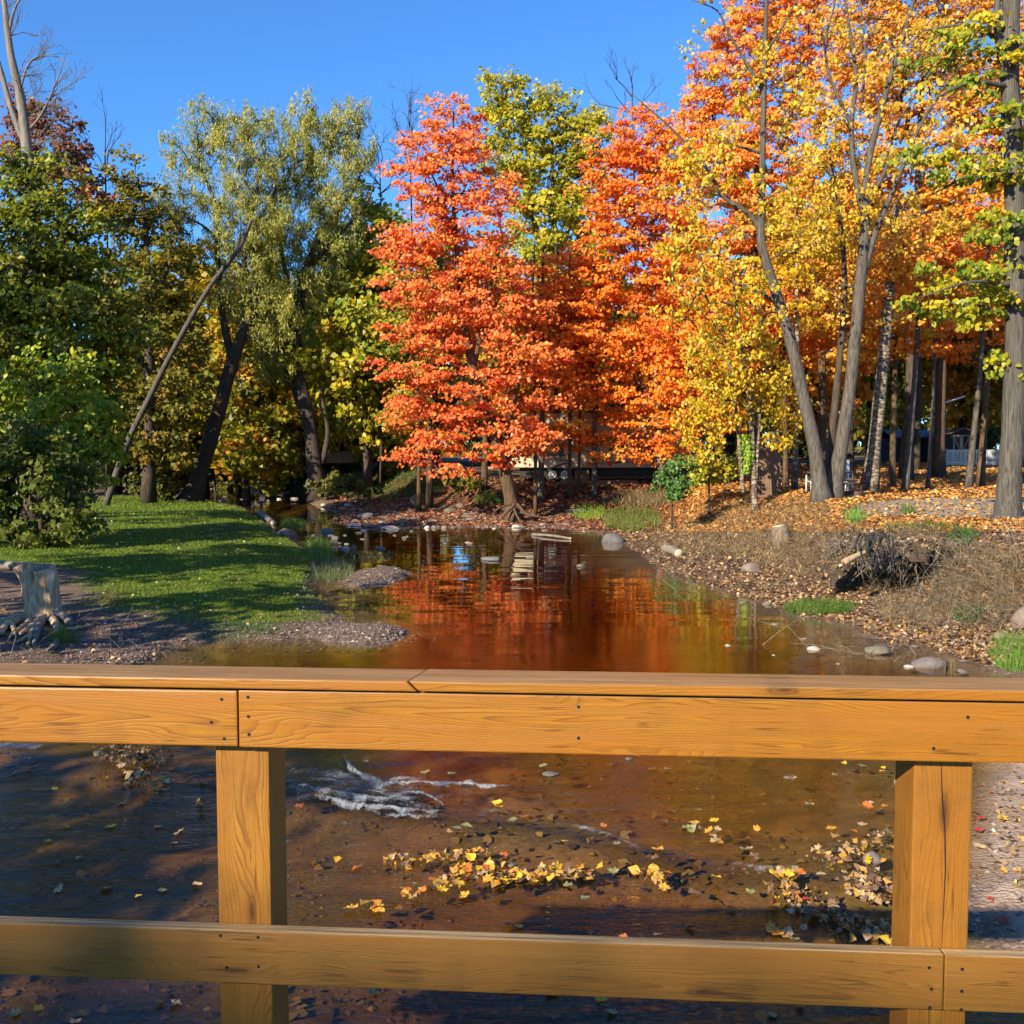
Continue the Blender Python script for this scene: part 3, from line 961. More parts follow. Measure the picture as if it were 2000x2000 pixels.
def grow(skel, clumps):
    """connect the leaf clumps to the skeleton nodes; returns list of polylines with radii"""
    nodes = [np.asarray(p, float) for p, r in skel]
    nrad = [r for p, r in skel]
    A = np.array(nodes)
    d0 = np.min(np.linalg.norm(clumps[:, None, :] - A[None], axis=2), axis=1)
    order = np.argsort(d0)
    cap = len(nodes) + 2 * len(clumps)
    NA = np.zeros((cap, 3)); NA[:len(nodes)] = A
    par = [-1] * len(nodes)
    n = len(nodes)
    ns = n
    for i in order:
        c = clumps[i]
        dv = c[None] - NA[:n]
        d = np.linalg.norm(dv, axis=1)
        cost = d * (1 + 0.9 * np.clip(-dv[:, 2] / (d + 1e-6), -0.25, 1.0)) 
        j = int(np.argmin(cost))
        mid = NA[j] + 0.55 * (c - NA[j]) + np.array([0, 0, 0.07 * d[j]]) + np.random.default_rng(int(i) + 5).normal(size=3) * 0.05 * d[j]
        NA[n] = mid; par.append(j); NA[n + 1] = c; par.append(n)
        n += 2
    cnt = np.zeros(n)
    for k in range(n - 1, ns - 1, -1):
        cnt[k] += 1 if (k - ns) % 2 == 1 else 0
        p = par[k]
        cnt[p] += cnt[k]
    return NA[:n], par, cnt, ns, nrad


def make_crown(rng, blobs, Yc, leaf, wpts=None):
    """blobs: (px, py, rx, ry[, depth radius m[, dy offset m[, weight]]]) or world dicts"""
    cl, clr, wt = [], [], []
    for b in blobs:
        if isinstance(b, dict):
            c = np.array(b['c'], float); r = np.array(b['r'], float); w = b.get('w', 1.0)
        else:
            px, py, rx, ry = b[:4]
            dy = b[5] if len(b) > 5 else 0.0
            Yb = Yc + dy
            c = P(px, py, Yb)
            r = np.array([rx / 1881.0 * Yb, 0, ry / 1881.0 * Yb])
            r[1] = b[4] if len(b) > 4 and b[4] else 0.85 * (r[0] + r[2]) / 2
            w = b[6] if len(b) > 6 else 1.0
        area = math.pi * r[0] * r[2]
        nleaf = leaf['lai'] * w * area / (leaf['size'] ** 2 * leaf.get('fill', 0.55))
        ncl = max(2, int(nleaf / leaf['per']))
        d = rng.normal(size=(ncl, 3)) * np.array([1.0, 0.8, 1.0]); d /= np.linalg.norm(d, axis=1, keepdims=True)
        rad = rng.uniform(0.25, 1.12, ncl) ** 0.7
        cl.append(c + d * rad[:, None] * r * 0.92)
    return np.concatenate(cl)


def crown_leaves(rng, clumps, leaf, palette, centre, hfun=None):
    n = leaf['per']
    N = len(clumps) * n
    rxy, rz = leaf['clump']
    idx = np.repeat(np.arange(len(clumps)), n)
    d = rng.normal(size=(N, 3)); d /= np.linalg.norm(d, axis=1, keepdims=True)
    sc = rng.uniform(0.45, 1.45, len(clumps))[idx]
    rad = rng.random(N) ** 0.5 * sc
    off = d * rad[:, None] * np.array([rxy, rxy, rz])
    if leaf.get('droop', 0):
        off[:, 2] -= leaf['droop'] * (off[:, 0] ** 2 + off[:, 1] ** 2) / rxy
    if leaf.get('strand', 0):
        off[:, 2] += rng.normal(size=N) * leaf['strand'] - 0.0
    cen = clumps[idx] + off
    outw = cen - centre
    outw /= np.linalg.norm(outw, axis=1, keepdims=True) + 1e-9
    nrm = rng.normal(size=(N, 3)) * leaf.get('rand', 0.55) + outw * leaf.get('out', 0.35) + np.array([0, 0, leaf.get('up', 0.8)]) + np.array([-LIGHT[0], -LIGHT[1], 0]) * leaf.get('sunward', 0.9)
    size = leaf['size'] * rng.uniform(0.65, 1.25, N)
    axis = None
    if leaf.get('hang', 0):
        axis = rng.normal(size=(N, 3)) * 0.5 + np.array([0, 0, -leaf['hang']])
    v, k = leaf_polys(cen, nrm, size, leaf['shape'], rng, 0.12, axis)
    ccol = pick(palette, len(clumps), rng)
    if hfun is not None:
        ccol = hfun(clumps, ccol, rng)
    mixc = rng.uniform(0.25, 0.85, N)[:, None]
    lc = ccol[idx] * mixc + pick(palette, N, rng) * (1 - mixc)
    lc = lc * rng.uniform(0.75, 1.2, N)[:, None]
    return v, k, np.clip(lc, 0.004, 0.95)


TRI = [0]


def tree(name, label, Y, trunk, blobs, leaf, palette, group=None, limbs=(), bark='bark', hfun=None, seed=0, cat='tree', base=None, gz=None, sides=9, twig=0.012, bare=0, minbranch=0.0, ground_fit=True):
    """trunk: [(px, py, radius m)] from the base up, or world points when base is given"""
    rng = np.random.default_rng(seed + 101)
    random.seed(seed)
    if base is None:
        tp = [(P(px, py, Y), r) for px, py, r in trunk]
    else:
        tp = [(np.array(p[:3], float), p[3]) for p in trunk]
    b0 = tp[0][0].copy()
    if ground_fit:
        g = h1(b0[0], b0[1])
        b0[2] = g
        tp[0] = (np.array([b0[0], b0[1], g - 0.15]), tp[0][1])
    root = empty(name, b0, label, cat, group)
    pts = spline([p for p, r in tp], 5)
    rads = np.interp(np.linspace(0, len(tp) - 1, len(pts)), range(len(tp)), [r for p, r in tp])
    mb = MB()
    rj = [r * (1 + random.uniform(-0.05, 0.05)) for r in rads]
    rj[0] *= 1.45; rj[1] *= 1.18
    mb.tube(pts, rj, sides, 0.05)
    skel = [(p, r) for p, r in list(zip(pts, rads))[len(pts) // 3:]]
    for lb in limbs:
        if base is None:
            lp = [(P(q[0], q[1], Y + (q[3] if len(q) > 3 else 0)), q[2]) for q in lb]
        else:
            lp = [(np.array(q[:3], float), q[3]) for q in lb]
        sp_ = spline([p for p, r in lp], 4)
        rr = np.interp(np.linspace(0, len(lp) - 1, len(sp_)), range(len(lp)), [r for p, r in lp])
        mb.tube(sp_, rr, max(5, sides - 2), 0.06)
        skel += list(zip(sp_[1:], rr[1:]))
    tr = mb.build('trunk', M[bark], root, None, b0)
    if blobs:
        cl = make_crown(rng, blobs, Y, leaf)
        NA, par, cnt, ns, nrad = grow(skel, cl)
        bb = MB()
        for k in range(ns, len(NA)):
            if (k - ns) % 2 == 1:
                m_ = par[k]; j = par[m_]
                r2 = twig * max(cnt[k], 1) ** 0.48
                r1 = twig * max(cnt[m_], 1) ** 0.48
                r0 = twig * max(cnt[m_], 1) ** 0.52
                if j < ns:
                    r0 = min(r0, nrad[j] * 0.7); r1 = min(r1, r0)
                if r0 < minbranch:
                    continue
                bb.tube([NA[j], NA[m_], NA[k]], [r0, r1, r2 * 0.8], 4 if r0 < 0.05 else 6, 0.0, False)
        if bb.v:
            bb.build('branches', M[bark], root, None, b0)['kind'] = 'stuff'
        if bare < 1:
            cc = cl.mean(0)
            v, k, col = crown_leaves(rng, cl, leaf, palette, cc, hfun)
            me = fast_mesh('crown', v - b0, k)
            face_tint(me, col)
            link('crown', me, M['leaf'], root)
            TRI[0] += len(col) * (k - 2)
    return root


def bare_twigs(root, b0, starts, n, length, rng, mat, r=0.012, depth=3):
    """fine leafless twigs from given points"""
    mb = MB()

    def rec(p, d, L, rad, lev):
        q = p + d * L * 0.5 + rng.normal(size=3) * L * 0.04
        e = p + d * L + rng.normal(size=3) * L * 0.07
        mb.tube([p, q, e], [rad, rad * 0.8, rad * 0.55], 4, 0, False)
        if lev > 0:
            for s in range(rng.integers(2, 4)):
                dd = d + rng.normal(size=3) * 0.45 + np.array([0, 0, 0.18]); dd /= np.linalg.norm(dd)
                o = p + (e - p) * rng.uniform(0.45, 1.0)
                rec(o, dd, L * rng.uniform(0.55, 0.8), rad * 0.55, lev - 1)
    for p, d in starts:
        d = np.asarray(d, float); d /= np.linalg.norm(d)
        for i in range(n):
            dd = d + rng.normal(size=3) * 0.35; dd /= np.linalg.norm(dd)
            rec(np.asarray(p, float), dd, length * rng.uniform(0.7, 1.2), r, depth)
    mb.build('twigs', mat, root, None, b0)['kind'] = 'stuff'


# palettes: linear colours with weights
RED = [(0.84, 0.19, 0.05, 3), (0.74, 0.10, 0.035, 1.6), (0.90, 0.27, 0.05, 3), (0.92, 0.40, 0.08, 2), (0.58, 0.065, 0.025, 0.7), (0.62, 0.42, 0.04, 0.5)]
ORANGE = [(0.88, 0.25, 0.022, 4), (0.90, 0.33, 0.03, 3), (0.82, 0.16, 0.022, 2.5), (0.88, 0.43, 0.05, 1.8), (0.70, 0.16, 0.025, 0.8)]
REDOR = [(0.86, 0.24, 0.04, 3), (0.90, 0.32, 0.04, 4), (0.80, 0.15, 0.04, 1.6), (0.86, 0.42, 0.08, 2)]
GOLDOR = [(0.82, 0.50, 0.05, 2.5), (0.80, 0.34, 0.03, 3), (0.78, 0.40, 0.04, 3), (0.74, 0.20, 0.025, 2), (0.62, 0.34, 0.06, 2), (0.55, 0.38, 0.06, 1)]
YELLOW = [(0.76, 0.50, 0.025, 4), (0.66, 0.42, 0.03, 3), (0.80, 0.56, 0.06, 2), (0.52, 0.40, 0.02, 2), (0.35, 0.34, 0.02, 1)]
YELGRN = [(0.46, 0.40, 0.025, 3), (0.30, 0.33, 0.02, 4), (0.62, 0.46, 0.03, 2), (0.20, 0.27, 0.02, 2), (0.66, 0.38, 0.03, 0.6)]
GREEN = [(0.169, 0.2015, 0.013, 4), (0.273, 0.2795, 0.0182, 3), (0.0975, 0.13, 0.0117, 3), (0.494, 0.403, 0.026, 1.6)]
OLIVE = [(0.1945, 0.183, 0.0206, 4), (0.2746, 0.2174, 0.0252, 3), (0.1258, 0.1373, 0.016, 3), (0.4576, 0.2402, 0.0343, 1.4)]
RUST = [(0.26, 0.09, 0.045, 3), (0.34, 0.12, 0.05, 2), (0.16, 0.12, 0.04, 2), (0.30, 0.08, 0.06, 1.5)]
WILLOW = [(0.37, 0.37, 0.080, 4), (0.46, 0.44, 0.10, 3), (0.26, 0.28, 0.06, 3), (0.58, 0.48, 0.08, 1.6)]
LIME = [(0.286, 0.364, 0.026, 4), (0.39, 0.455, 0.039, 3), (0.182, 0.247, 0.0195, 2), (0.546, 0.468, 0.039, 1)]
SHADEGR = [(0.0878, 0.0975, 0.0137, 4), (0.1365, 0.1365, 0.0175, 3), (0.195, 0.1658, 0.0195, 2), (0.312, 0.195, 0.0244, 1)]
MIXFALL = [(0.1878, 0.2099, 0.0199, 3), (0.3315, 0.3094, 0.0243, 3), (0.5967, 0.4199, 0.0331, 2.4), (0.7293, 0.2873, 0.0276, 1.2), (0.1105, 0.1326, 0.0155, 1.6)]

maple = dict(size=0.150, per=64, clump=(0.70, 0.22), lai=2.7, shape='kite', droop=0.28, up=0.7, rand=0.7, out=0.25, fill=0.5)
broad = dict(size=0.22, per=40, clump=(0.62, 0.42), lai=4.2, shape='diamond', up=0.55, rand=0.8, out=0.5, fill=0.46)
wil = dict(size=0.25, per=56, clump=(0.44, 0.34), lai=2.4, shape='willow', strand=0.16, up=0.2, rand=0.9, out=0.4, hang=-0.9, fill=0.13)
linden = dict(size=0.130, per=24, clump=(0.42, 0.36), lai=0.85, shape='ovate', up=0.15, rand=0.9, out=0.3, hang=1.2, fill=0.58)
bigleaf = dict(size=0.125, per=34, clump=(0.36, 0.16), lai=3.0, shape='ovate', up=0.5, rand=0.6, out=0.3, hang=0.7, fill=0.58, droop=0.25)
shrub = dict(size=0.115, per=44, clump=(0.36, 0.30), lai=4.6, shape='ovate', up=0.5, rand=0.8, out=0.6, fill=0.5)
far = dict(size=0.36, per=34, clump=(0.95, 0.60), lai=4.0, shape='diamond', up=0.5, rand=0.8, out=0.5, fill=0.46)


def red_fun(cl, col, rng):
    """leaf colour carries the light: orange for the sunlit top, crimson for the less lit low left"""
    k = np.clip((cl[:, 2] - 5.0) / 8.0 + 0.12 * (cl[:, 0] + 2) + rng.normal(size=len(cl)) * 0.15, 0, 1)[:, None]
    low = np.array([0.80, 0.115, 0.042]); hi = np.array([0.92, 0.32, 0.080])  # dimmer foot and sunlit top put into the leaf colour
    return 0.45 * col + 0.55 * (low * (1 - k) + hi * k)


def tip_fun(cl, col, rng):
    k = np.clip((cl[:, 2] - 9.0) / 7.0 + rng.normal(size=len(cl)) * 0.2, 0, 1)[:, None]
    return col * (1 - 0.5 * k) + 0.5 * k * np.array([0.62, 0.50, 0.03])


# --- the maples by the water
tree('red_maple', 'red maple leaning over the gravel bar, crimson below and orange on top', 41.0,
     [(1006, 1000, 0.34), (988, 930, 0.26), (958, 820, 0.23), (928, 735, 0.20), (908, 640, 0.16), (893, 500, 0.12), (884, 350, 0.07), (886, 215, 0.03)],
     [(885, 225, 60, 50, 1.4), (845, 275, 75, 50, 1.8), (925, 290, 60, 55, 1.8), (815, 345, 70, 45, 2.0), (885, 360, 90, 60, 2.2), (955, 370, 50, 50, 1.8), (830, 430, 95, 50, 2.4), (920, 440, 90, 60, 2.4), (790, 490, 60, 35, 2.2), (870, 510, 110, 60, 2.8), (970, 520, 75, 60, 2.4),
      (790, 575, 65, 35, 2.4), (880, 590, 110, 50, 3.0), (985, 610, 95, 55, 3.0), (790, 650, 75, 28, 2.6), (880, 665, 110, 40, 3.2), (1010, 690, 95, 45, 3.2), (800, 730, 80, 35, 2.8), (910, 740, 120, 38, 3.4), (1030, 770, 85, 42, 3.0),
      (820, 800, 90, 32, 2.8), (930, 820, 110, 34, 3.2), (1040, 845, 70, 38, 2.6), (870, 865, 80, 26, 2.4), (985, 885, 80, 26, 2.4), (900, 915, 45, 16, 1.6), (800, 890, 45, 20, 1.8), (1070, 720, 60, 50, 2.4)],
     maple, RED, None, [[(985, 900, 0.13), (1000, 800, 0.11), (1020, 720, 0.08), (1030, 640, 0.04)], [(960, 830, 0.12), (905, 740, 0.09), (860, 640, 0.06), (830, 520, 0.03)], [(925, 720, 0.12), (950, 600, 0.09), (975, 480, 0.05)]], 'bark_brown', red_fun, 1)
tree('orange_maple', 'bright orange maple with layered boughs right of the red maple', 45.0,
     [(1292, 945, 0.17), (1288, 850, 0.15), (1282, 700, 0.13), (1276, 520, 0.10), (1270, 380, 0.06), (1268, 250, 0.02)],
     [(1262, 250, 60, 55, 1.8), (1235, 330, 90, 70, 2.2), (1300, 350, 80, 70, 2.4), (1215, 420, 105, 55, 2.6), (1290, 450, 110, 70, 2.8), (1185, 490, 90, 45, 2.8), (1240, 550, 140, 50, 3.2), (1150, 585, 85, 40, 2.8), (1110, 660, 60, 30, 2.4), (1120, 760, 70, 35, 2.4), (1120, 850, 60, 35, 2.2), (1180, 390, 70, 45, 2.4), (1330, 290, 70, 60, 2.4), (1200, 290, 60, 45, 2.0), (1400, 640, 90, 60, 2.8),
      (1330, 560, 100, 60, 3.0), (1190, 640, 115, 45, 3.0), (1290, 660, 130, 55, 3.2), (1180, 710, 95, 45, 2.8), (1280, 740, 130, 50, 3.2), (1190, 780, 85, 45, 2.8), (1270, 820, 110, 45, 3.0), (1200, 865, 75, 40, 2.4), (1290, 885, 70, 30, 2.2), (1360, 800, 90, 70, 2.8), (1350, 700, 90, 60, 2.8)],
     maple, ORANGE, None, [[(1286, 800, 0.08), (1230, 720, 0.06), (1180, 650, 0.03)], [(1284, 720, 0.08), (1340, 620, 0.06), (1380, 520, 0.03)]], 'bark_pale', None, 2)
tree('yellow_green_tree', 'tall yellow green tree rising behind the red maple', 58.0,
     [(1085, 930, 0.32), (1088, 700, 0.26), (1085, 520, 0.22), (1080, 400, 0.15), (1078, 250, 0.06)],
     [(965, 185, 45, 42, 2.2), (1010, 215, 60, 55, 2.6), (1070, 235, 75, 65, 3.0), (1140, 270, 60, 65, 2.8), (1010, 300, 75, 60, 3.0), (1080, 330, 95, 70, 3.4), (1150, 360, 55, 60, 2.8), (1060, 420, 95, 65, 3.4), (1110, 470, 80, 60, 3.2), (1030, 530, 95, 60, 3.0), (1100, 590, 100, 70, 3.4), (1040, 660, 90, 70, 3.0), (1110, 720, 90, 80, 3.0)],
     dict(broad, size=0.25), YELGRN, None, [[(1086, 560, 0.15), (1040, 430, 0.1), (1000, 300, 0.05), (970, 200, 0.02)], [(1084, 520, 0.14), (1120, 420, 0.09), (1145, 310, 0.04)]], 'bark', tip_fun, 3)
tree('tall_red_orange_tree', 'tall red orange maple reaching the top edge right of the blue sky', 56.0,
     [(1470, 940, 0.32), (1468, 600, 0.24), (1480, 300, 0.16), (1500, 50, 0.06)],
     [(1395, 170, 55, 60, 2.4), (1440, 110, 75, 75, 2.8), (1500, 20, 90, 90, 3.0), (1570, 40, 90, 110, 3.2), (1350, 240, 55, 45, 2.2), (1420, 230, 95, 70, 3.0), (1530, 170, 100, 90, 3.4), (1390, 320, 110, 70, 3.2), (1500, 310, 110, 90, 3.4), (1400, 410, 110, 80, 3.2), (1520, 430, 110, 90, 3.4), (1430, 520, 110, 80, 3.2)],
     dict(maple, size=0.18, lai=3.0), [(0.88, 0.28, 0.04, 3), (0.90, 0.36, 0.05, 4), (0.80, 0.17, 0.04, 1.4), (0.86, 0.46, 0.09, 2.5)], None, [[(1470, 500, 0.14), (1420, 350, 0.1), (1390, 220, 0.05)], [(1475, 400, 0.14), (1540, 250, 0.09), (1570, 80, 0.04)]], 'bark', None, 4)
tree('gold_orange_tree', 'tall gold and orange tree filling the upper right behind the forked trunk', 50.0,
     [(1770, 920, 0.30), (1780, 700, 0.25), (1790, 450, 0.2), (1800, 200, 0.12), (1810, 0, 0.05)],
     [(1690, 40, 100, 90, 3.0), (1800, 10, 110, 100, 3.2), (1920, 60, 100, 110, 3.2), (1680, 170, 100, 90, 3.2), (1800, 170, 110, 100, 3.4), (1930, 220, 100, 110, 3.2), (1660, 320, 100, 90, 3.2), (1780, 340, 110, 90, 3.4), (1910, 380, 110, 100, 3.4), (1640, 460, 100, 80, 3.0), (1760, 490, 120, 80, 3.4), (1900, 530, 110, 80, 3.2), (1600, 570, 100, 60, 2.8), (2050, 300, 90, 250, 3.0)],
     dict(maple, size=0.17, lai=3.0), GOLDOR, None, [[(1780, 640, 0.15), (1720, 480, 0.1), (1690, 320, 0.05)], [(1785, 560, 0.15), (1850, 400, 0.1), (1900, 250, 0.05)]], 'bark_dark', None, 5)
tree('gold_maple', 'gold and orange maple filling the gap between red and orange maple', 50.0,
     [(1080, 950, 0.20), (1085, 800, 0.16), (1090, 600, 0.10), (1085, 480, 0.04)],
     [(1040, 560, 80, 50, 2.4), (1110, 610, 80, 55, 2.6), (1030, 660, 90, 50, 2.6), (1110, 720, 90, 55, 2.8), (1040, 770, 90, 50, 2.6), (1120, 820, 80, 45, 2.4), (1040, 850, 70, 30, 2.2), (960, 760, 70, 60, 2.4), (900, 640, 90, 70, 2.6, 1.0), (800, 800, 60, 60, 2.2, 2.0), (850, 860, 70, 35, 2.2, 2.0)],
     dict(maple, size=0.165), [(0.84, 0.34, 0.03, 3), (0.82, 0.24, 0.025, 3), (0.78, 0.46, 0.04, 2), (0.50, 0.32, 0.03, 1.5)], None, (), 'bark_brown', None, 33)
for i, (bx, by, w, top, blobs, lab) in enumerate([
    (1742, 940, 0.14, (1752, 600), [(1590, 640, 90, 45, 2.6), (1660, 600, 90, 50, 2.8), (1720, 660, 80, 40, 2.4)], 'straight brown maple trunk beside the pale birch trunk, orange boughs above'),
    (1915, 938, 0.16, (1937, 580), [(1800, 640, 90, 40, 2.6), (1880, 610, 90, 50, 2.8), (1950, 650, 80, 45, 2.4), (1840, 690, 60, 30, 2.0)], 'stout brown maple left of the big grey trunk, red orange boughs above'),
    (1535, 940, 0.12, (1530, 600), [(1480, 600, 90, 60, 2.8), (1560, 660, 70, 50, 2.2), (1420, 640, 90, 60, 2.8), (1480, 690, 80, 50, 2.4)], 'slim brown maple behind the brown hut, orange boughs above')]):
    tree('understory_maple', lab, 42.0 + i * 0.8, [(bx, by, w), (bx + (top[0] - bx) * 0.5, (by + top[1]) / 2, w * 0.85), (top[0], top[1], w * 0.5)], blobs, maple, ORANGE if i != 0 else GOLDOR, None, (), 'bark_brown', None, 20 + i)

# --- yellow leaved trees on the bank
tree('leaning_yellow_tree', 'slender grey tree leaning left with sparse yellow leaves, nearest the brown hut', 32.0,
     [(1606, 972, 0.29), (1592, 880, 0.23), (1568, 770, 0.20), (1540, 650, 0.185), (1512, 560, 0.17), (1488, 480, 0.15), (1487, 400, 0.12), (1490, 280, 0.10), (1493, 130, 0.08), (1498, -20, 0.06), (1500, -160, 0.03)],
     [(1330, 340, 80, 70, 1.8), (1400, 300, 70, 70, 1.8), (1420, 410, 95, 70, 2.0), (1350, 470, 80, 70, 2.0), (1400, 560, 100, 70, 2.2), (1330, 580, 60, 60, 1.8), (1460, 620, 80, 60, 2.0), (1560, 430, 70, 90, 2.0), (1450, 170, 60, 80, 1.6), (1380, 20, 50, 40, 1.2, 0, 0.5), (1355, 80, 35, 30, 1.0, 0, 0.6), (1560, 250, 70, 110, 2.0), (1400, 690, 80, 60, 2.0), (1530, 90, 50, 80, 1.5)],
     linden, YELLOW, None, [[(1494, 470, 0.10), (1465, 420, 0.085), (1415, 385, 0.07), (1370, 315, 0.05), (1310, 250, 0.035), (1230, 180, 0.015)], [(1489, 175, 0.07), (1450, 110, 0.05), (1420, 60, 0.04), (1400, 20, 0.025), (1350, 0, 0.012)], [(1515, 590, 0.08), (1480, 570, 0.06), (1430, 552, 0.035)],
      [(1490, 300, 0.06), (1440, 285, 0.035), (1390, 270, 0.015)], [(1491, 110, 0.05), (1530, 50, 0.035), (1560, -10, 0.02)]], 'bark', None, 6, twig=0.008)
tree('forked_yellow_tree', 'grey tree with a forked crown and yellow leaves, right of the leaning one', 32.6,
     [(1626, 972, 0.30), (1642, 880, 0.24), (1660, 760, 0.215), (1672, 640, 0.20), (1683, 520, 0.18), (1690, 440, 0.16), (1690, 380, 0.13), (1700, 300, 0.11), (1725, 200, 0.09), (1755, 100, 0.07), (1785, 0, 0.055), (1810, -120, 0.03)],
     [(1650, 90, 60, 80, 1.6), (1690, 190, 70, 70, 1.8), (1770, 110, 70, 90, 1.8), (1830, 250, 80, 80, 2.0), (1720, 320, 60, 60, 1.8), (1640, 380, 70, 80, 1.8), (1790, 440, 80, 60, 2.0), (1620, 230, 50, 80, 1.6), (1850, 60, 80, 80, 1.8), (1580, 480, 60, 60, 1.8), (1640, 580, 60, 50, 1.6)],
     dict(linden, lai=0.6), [(0.74, 0.48, 0.03, 4), (0.64, 0.40, 0.04, 3), (0.76, 0.52, 0.08, 2), (0.55, 0.33, 0.06, 2)], None,
     [[(1687, 420, 0.11), (1668, 330, 0.10), (1663, 240, 0.085), (1672, 160, 0.07), (1660, 60, 0.05), (1640, -60, 0.03)], [(1666, 250, 0.07), (1625, 160, 0.05), (1612, 90, 0.04), (1632, 0, 0.025)],
      [(1680, 560, 0.13), (1708, 460, 0.11), (1745, 370, 0.09), (1790, 260, 0.06), (1850, 160, 0.04), (1910, 90, 0.02)], [(1692, 400, 0.08), (1730, 330, 0.06), (1750, 250, 0.045), (1790, 180, 0.03)], [(1684, 200, 0.05), (1690, 100, 0.04), (1680, 0, 0.03)]], 'bark', None, 7, twig=0.008)
tree('slim_grey_tree', 'thinner shaded grey trunk close behind the forked yellow tree', 33.4,
     [(1612, 970, 0.17), (1625, 850, 0.14), (1640, 700, 0.12), (1650, 560, 0.10), (1640, 420, 0.07), (1620, 300, 0.03)],
     [(1620, 330, 60, 70, 1.5), (1660, 450, 60, 60, 1.5)], dict(linden, lai=1.1), YELLOW, None, (), 'bark_dark', None, 8, twig=0.008)
tree('big_grey_tree', 'big furrowed grey trunk at the right edge with green and yellow leaves', 22.0,
     [(1968, 1005, 0.33), (1970, 960, 0.265), (1977, 850, 0.245), (1983, 700, 0.23), (1983, 500, 0.215), (1979, 300, 0.20), (1972, 150, 0.20), (1975, 0, 0.18), (1980, -200, 0.12)],
     [(1870, 175, 70, 22, 1.0), (1950, 250, 50, 40, 1.1), (1850, 325, 90, 28, 1.2), (1940, 330, 50, 40, 1.0), (1930, 440, 50, 50, 1.1), (1880, 540, 80, 40, 1.2), (1800, 590, 60, 18, 0.9), (1960, 560, 50, 70, 1.1), (1890, 610, 70, 25, 1.0), (1975, 690, 35, 50, 0.9), (1900, 60, 60, 40, 1.1), (1820, 110, 50, 35, 1.0), (1960, 120, 40, 60, 0.9), (2040, 300, 50, 200, 1.2), (1770, 300, 40, 20, 0.8)],
     bigleaf, [(0.50, 0.42, 0.02, 3), (0.30, 0.33, 0.02, 3), (0.13, 0.20, 0.015, 3), (0.66, 0.46, 0.02, 2)], None,
     [[(1972, 160, 0.10), (1952, 90, 0.085), (1948, 10, 0.07), (1955, -80, 0.05)], [(1970, 170, 0.06, 0), (1900, 160, 0.04, -0.6), (1830, 190, 0.02, -1.0)], [(1975, 330, 0.05), (1900, 340, 0.035, 0.5), (1820, 380, 0.015, 0.6)], [(1978, 560, 0.05), (1900, 550, 0.03, -0.7), (1800, 580, 0.015, -0.9)], [(1976, 100, 0.06), (1900, 50, 0.04, 0.4), (1800, 60, 0.02, 0.8)]],
     'bark_furrow', None, 9, sides=16, twig=0.007)
yt = tree('young_yellow_tree', 'young yellow tree with ivy on its thin trunk left of the brown hut', 35.0,
     [(1476, 962, 0.11), (1470, 880, 0.095), (1462, 760, 0.085), (1440, 620, 0.06), (1430, 520, 0.03)],
     [(1440, 780, 90, 55, 1.8), (1390, 710, 70, 60, 1.8), (1500, 730, 80, 60, 1.8), (1370, 850, 50, 60, 1.4), (1550, 800, 50, 45, 1.4), (1450, 660, 80, 60, 1.8), (1400, 800, 60, 50, 1.5), (1530, 860, 35, 30, 1.0)],
     dict(linden, lai=1.7), YELLOW, None, [[(1452, 962, 0.085), (1446, 900, 0.075), (1440, 820, 0.07), (1425, 720, 0.05), (1400, 600, 0.03)], [(1476, 950, 0.06), (1480, 880, 0.055), (1487, 780, 0.04), (1500, 690, 0.02)]], 'bark_pale', None, 10, twig=0.008)
rng = np.random.default_rng(55)
n = 380
ii = rng.uniform(0, 1, n); aa = rng.uniform(0, 2 * np.pi, n)
cc = np.array([P(1452 + 8 * math.sin(k * 3), 850 + 75 * k, 35.0) for k in ii])
cc[:, 0] += np.cos(aa) * rng.uniform(0.10, 0.26, n); cc[:, 1] += np.sin(aa) * rng.uniform(0.10, 0.22, n) - 0.05
nn_ = np.stack([np.cos(aa), np.sin(aa), np.full(n, 0.3)], 1) + rng.normal(size=(n, 3)) * 0.3
v, k = leaf_polys(cc, nn_, rng.uniform(0.08, 0.14, n), 'ovate', rng)
me = fast_mesh('ivy', v - np.array(yt.location), k); face_tint(me, pick([(0.28, 0.40, 0.04), (0.18, 0.31, 0.03), (0.38, 0.46, 0.06)], n, rng))
link('ivy', me, M['leaf'], yt)

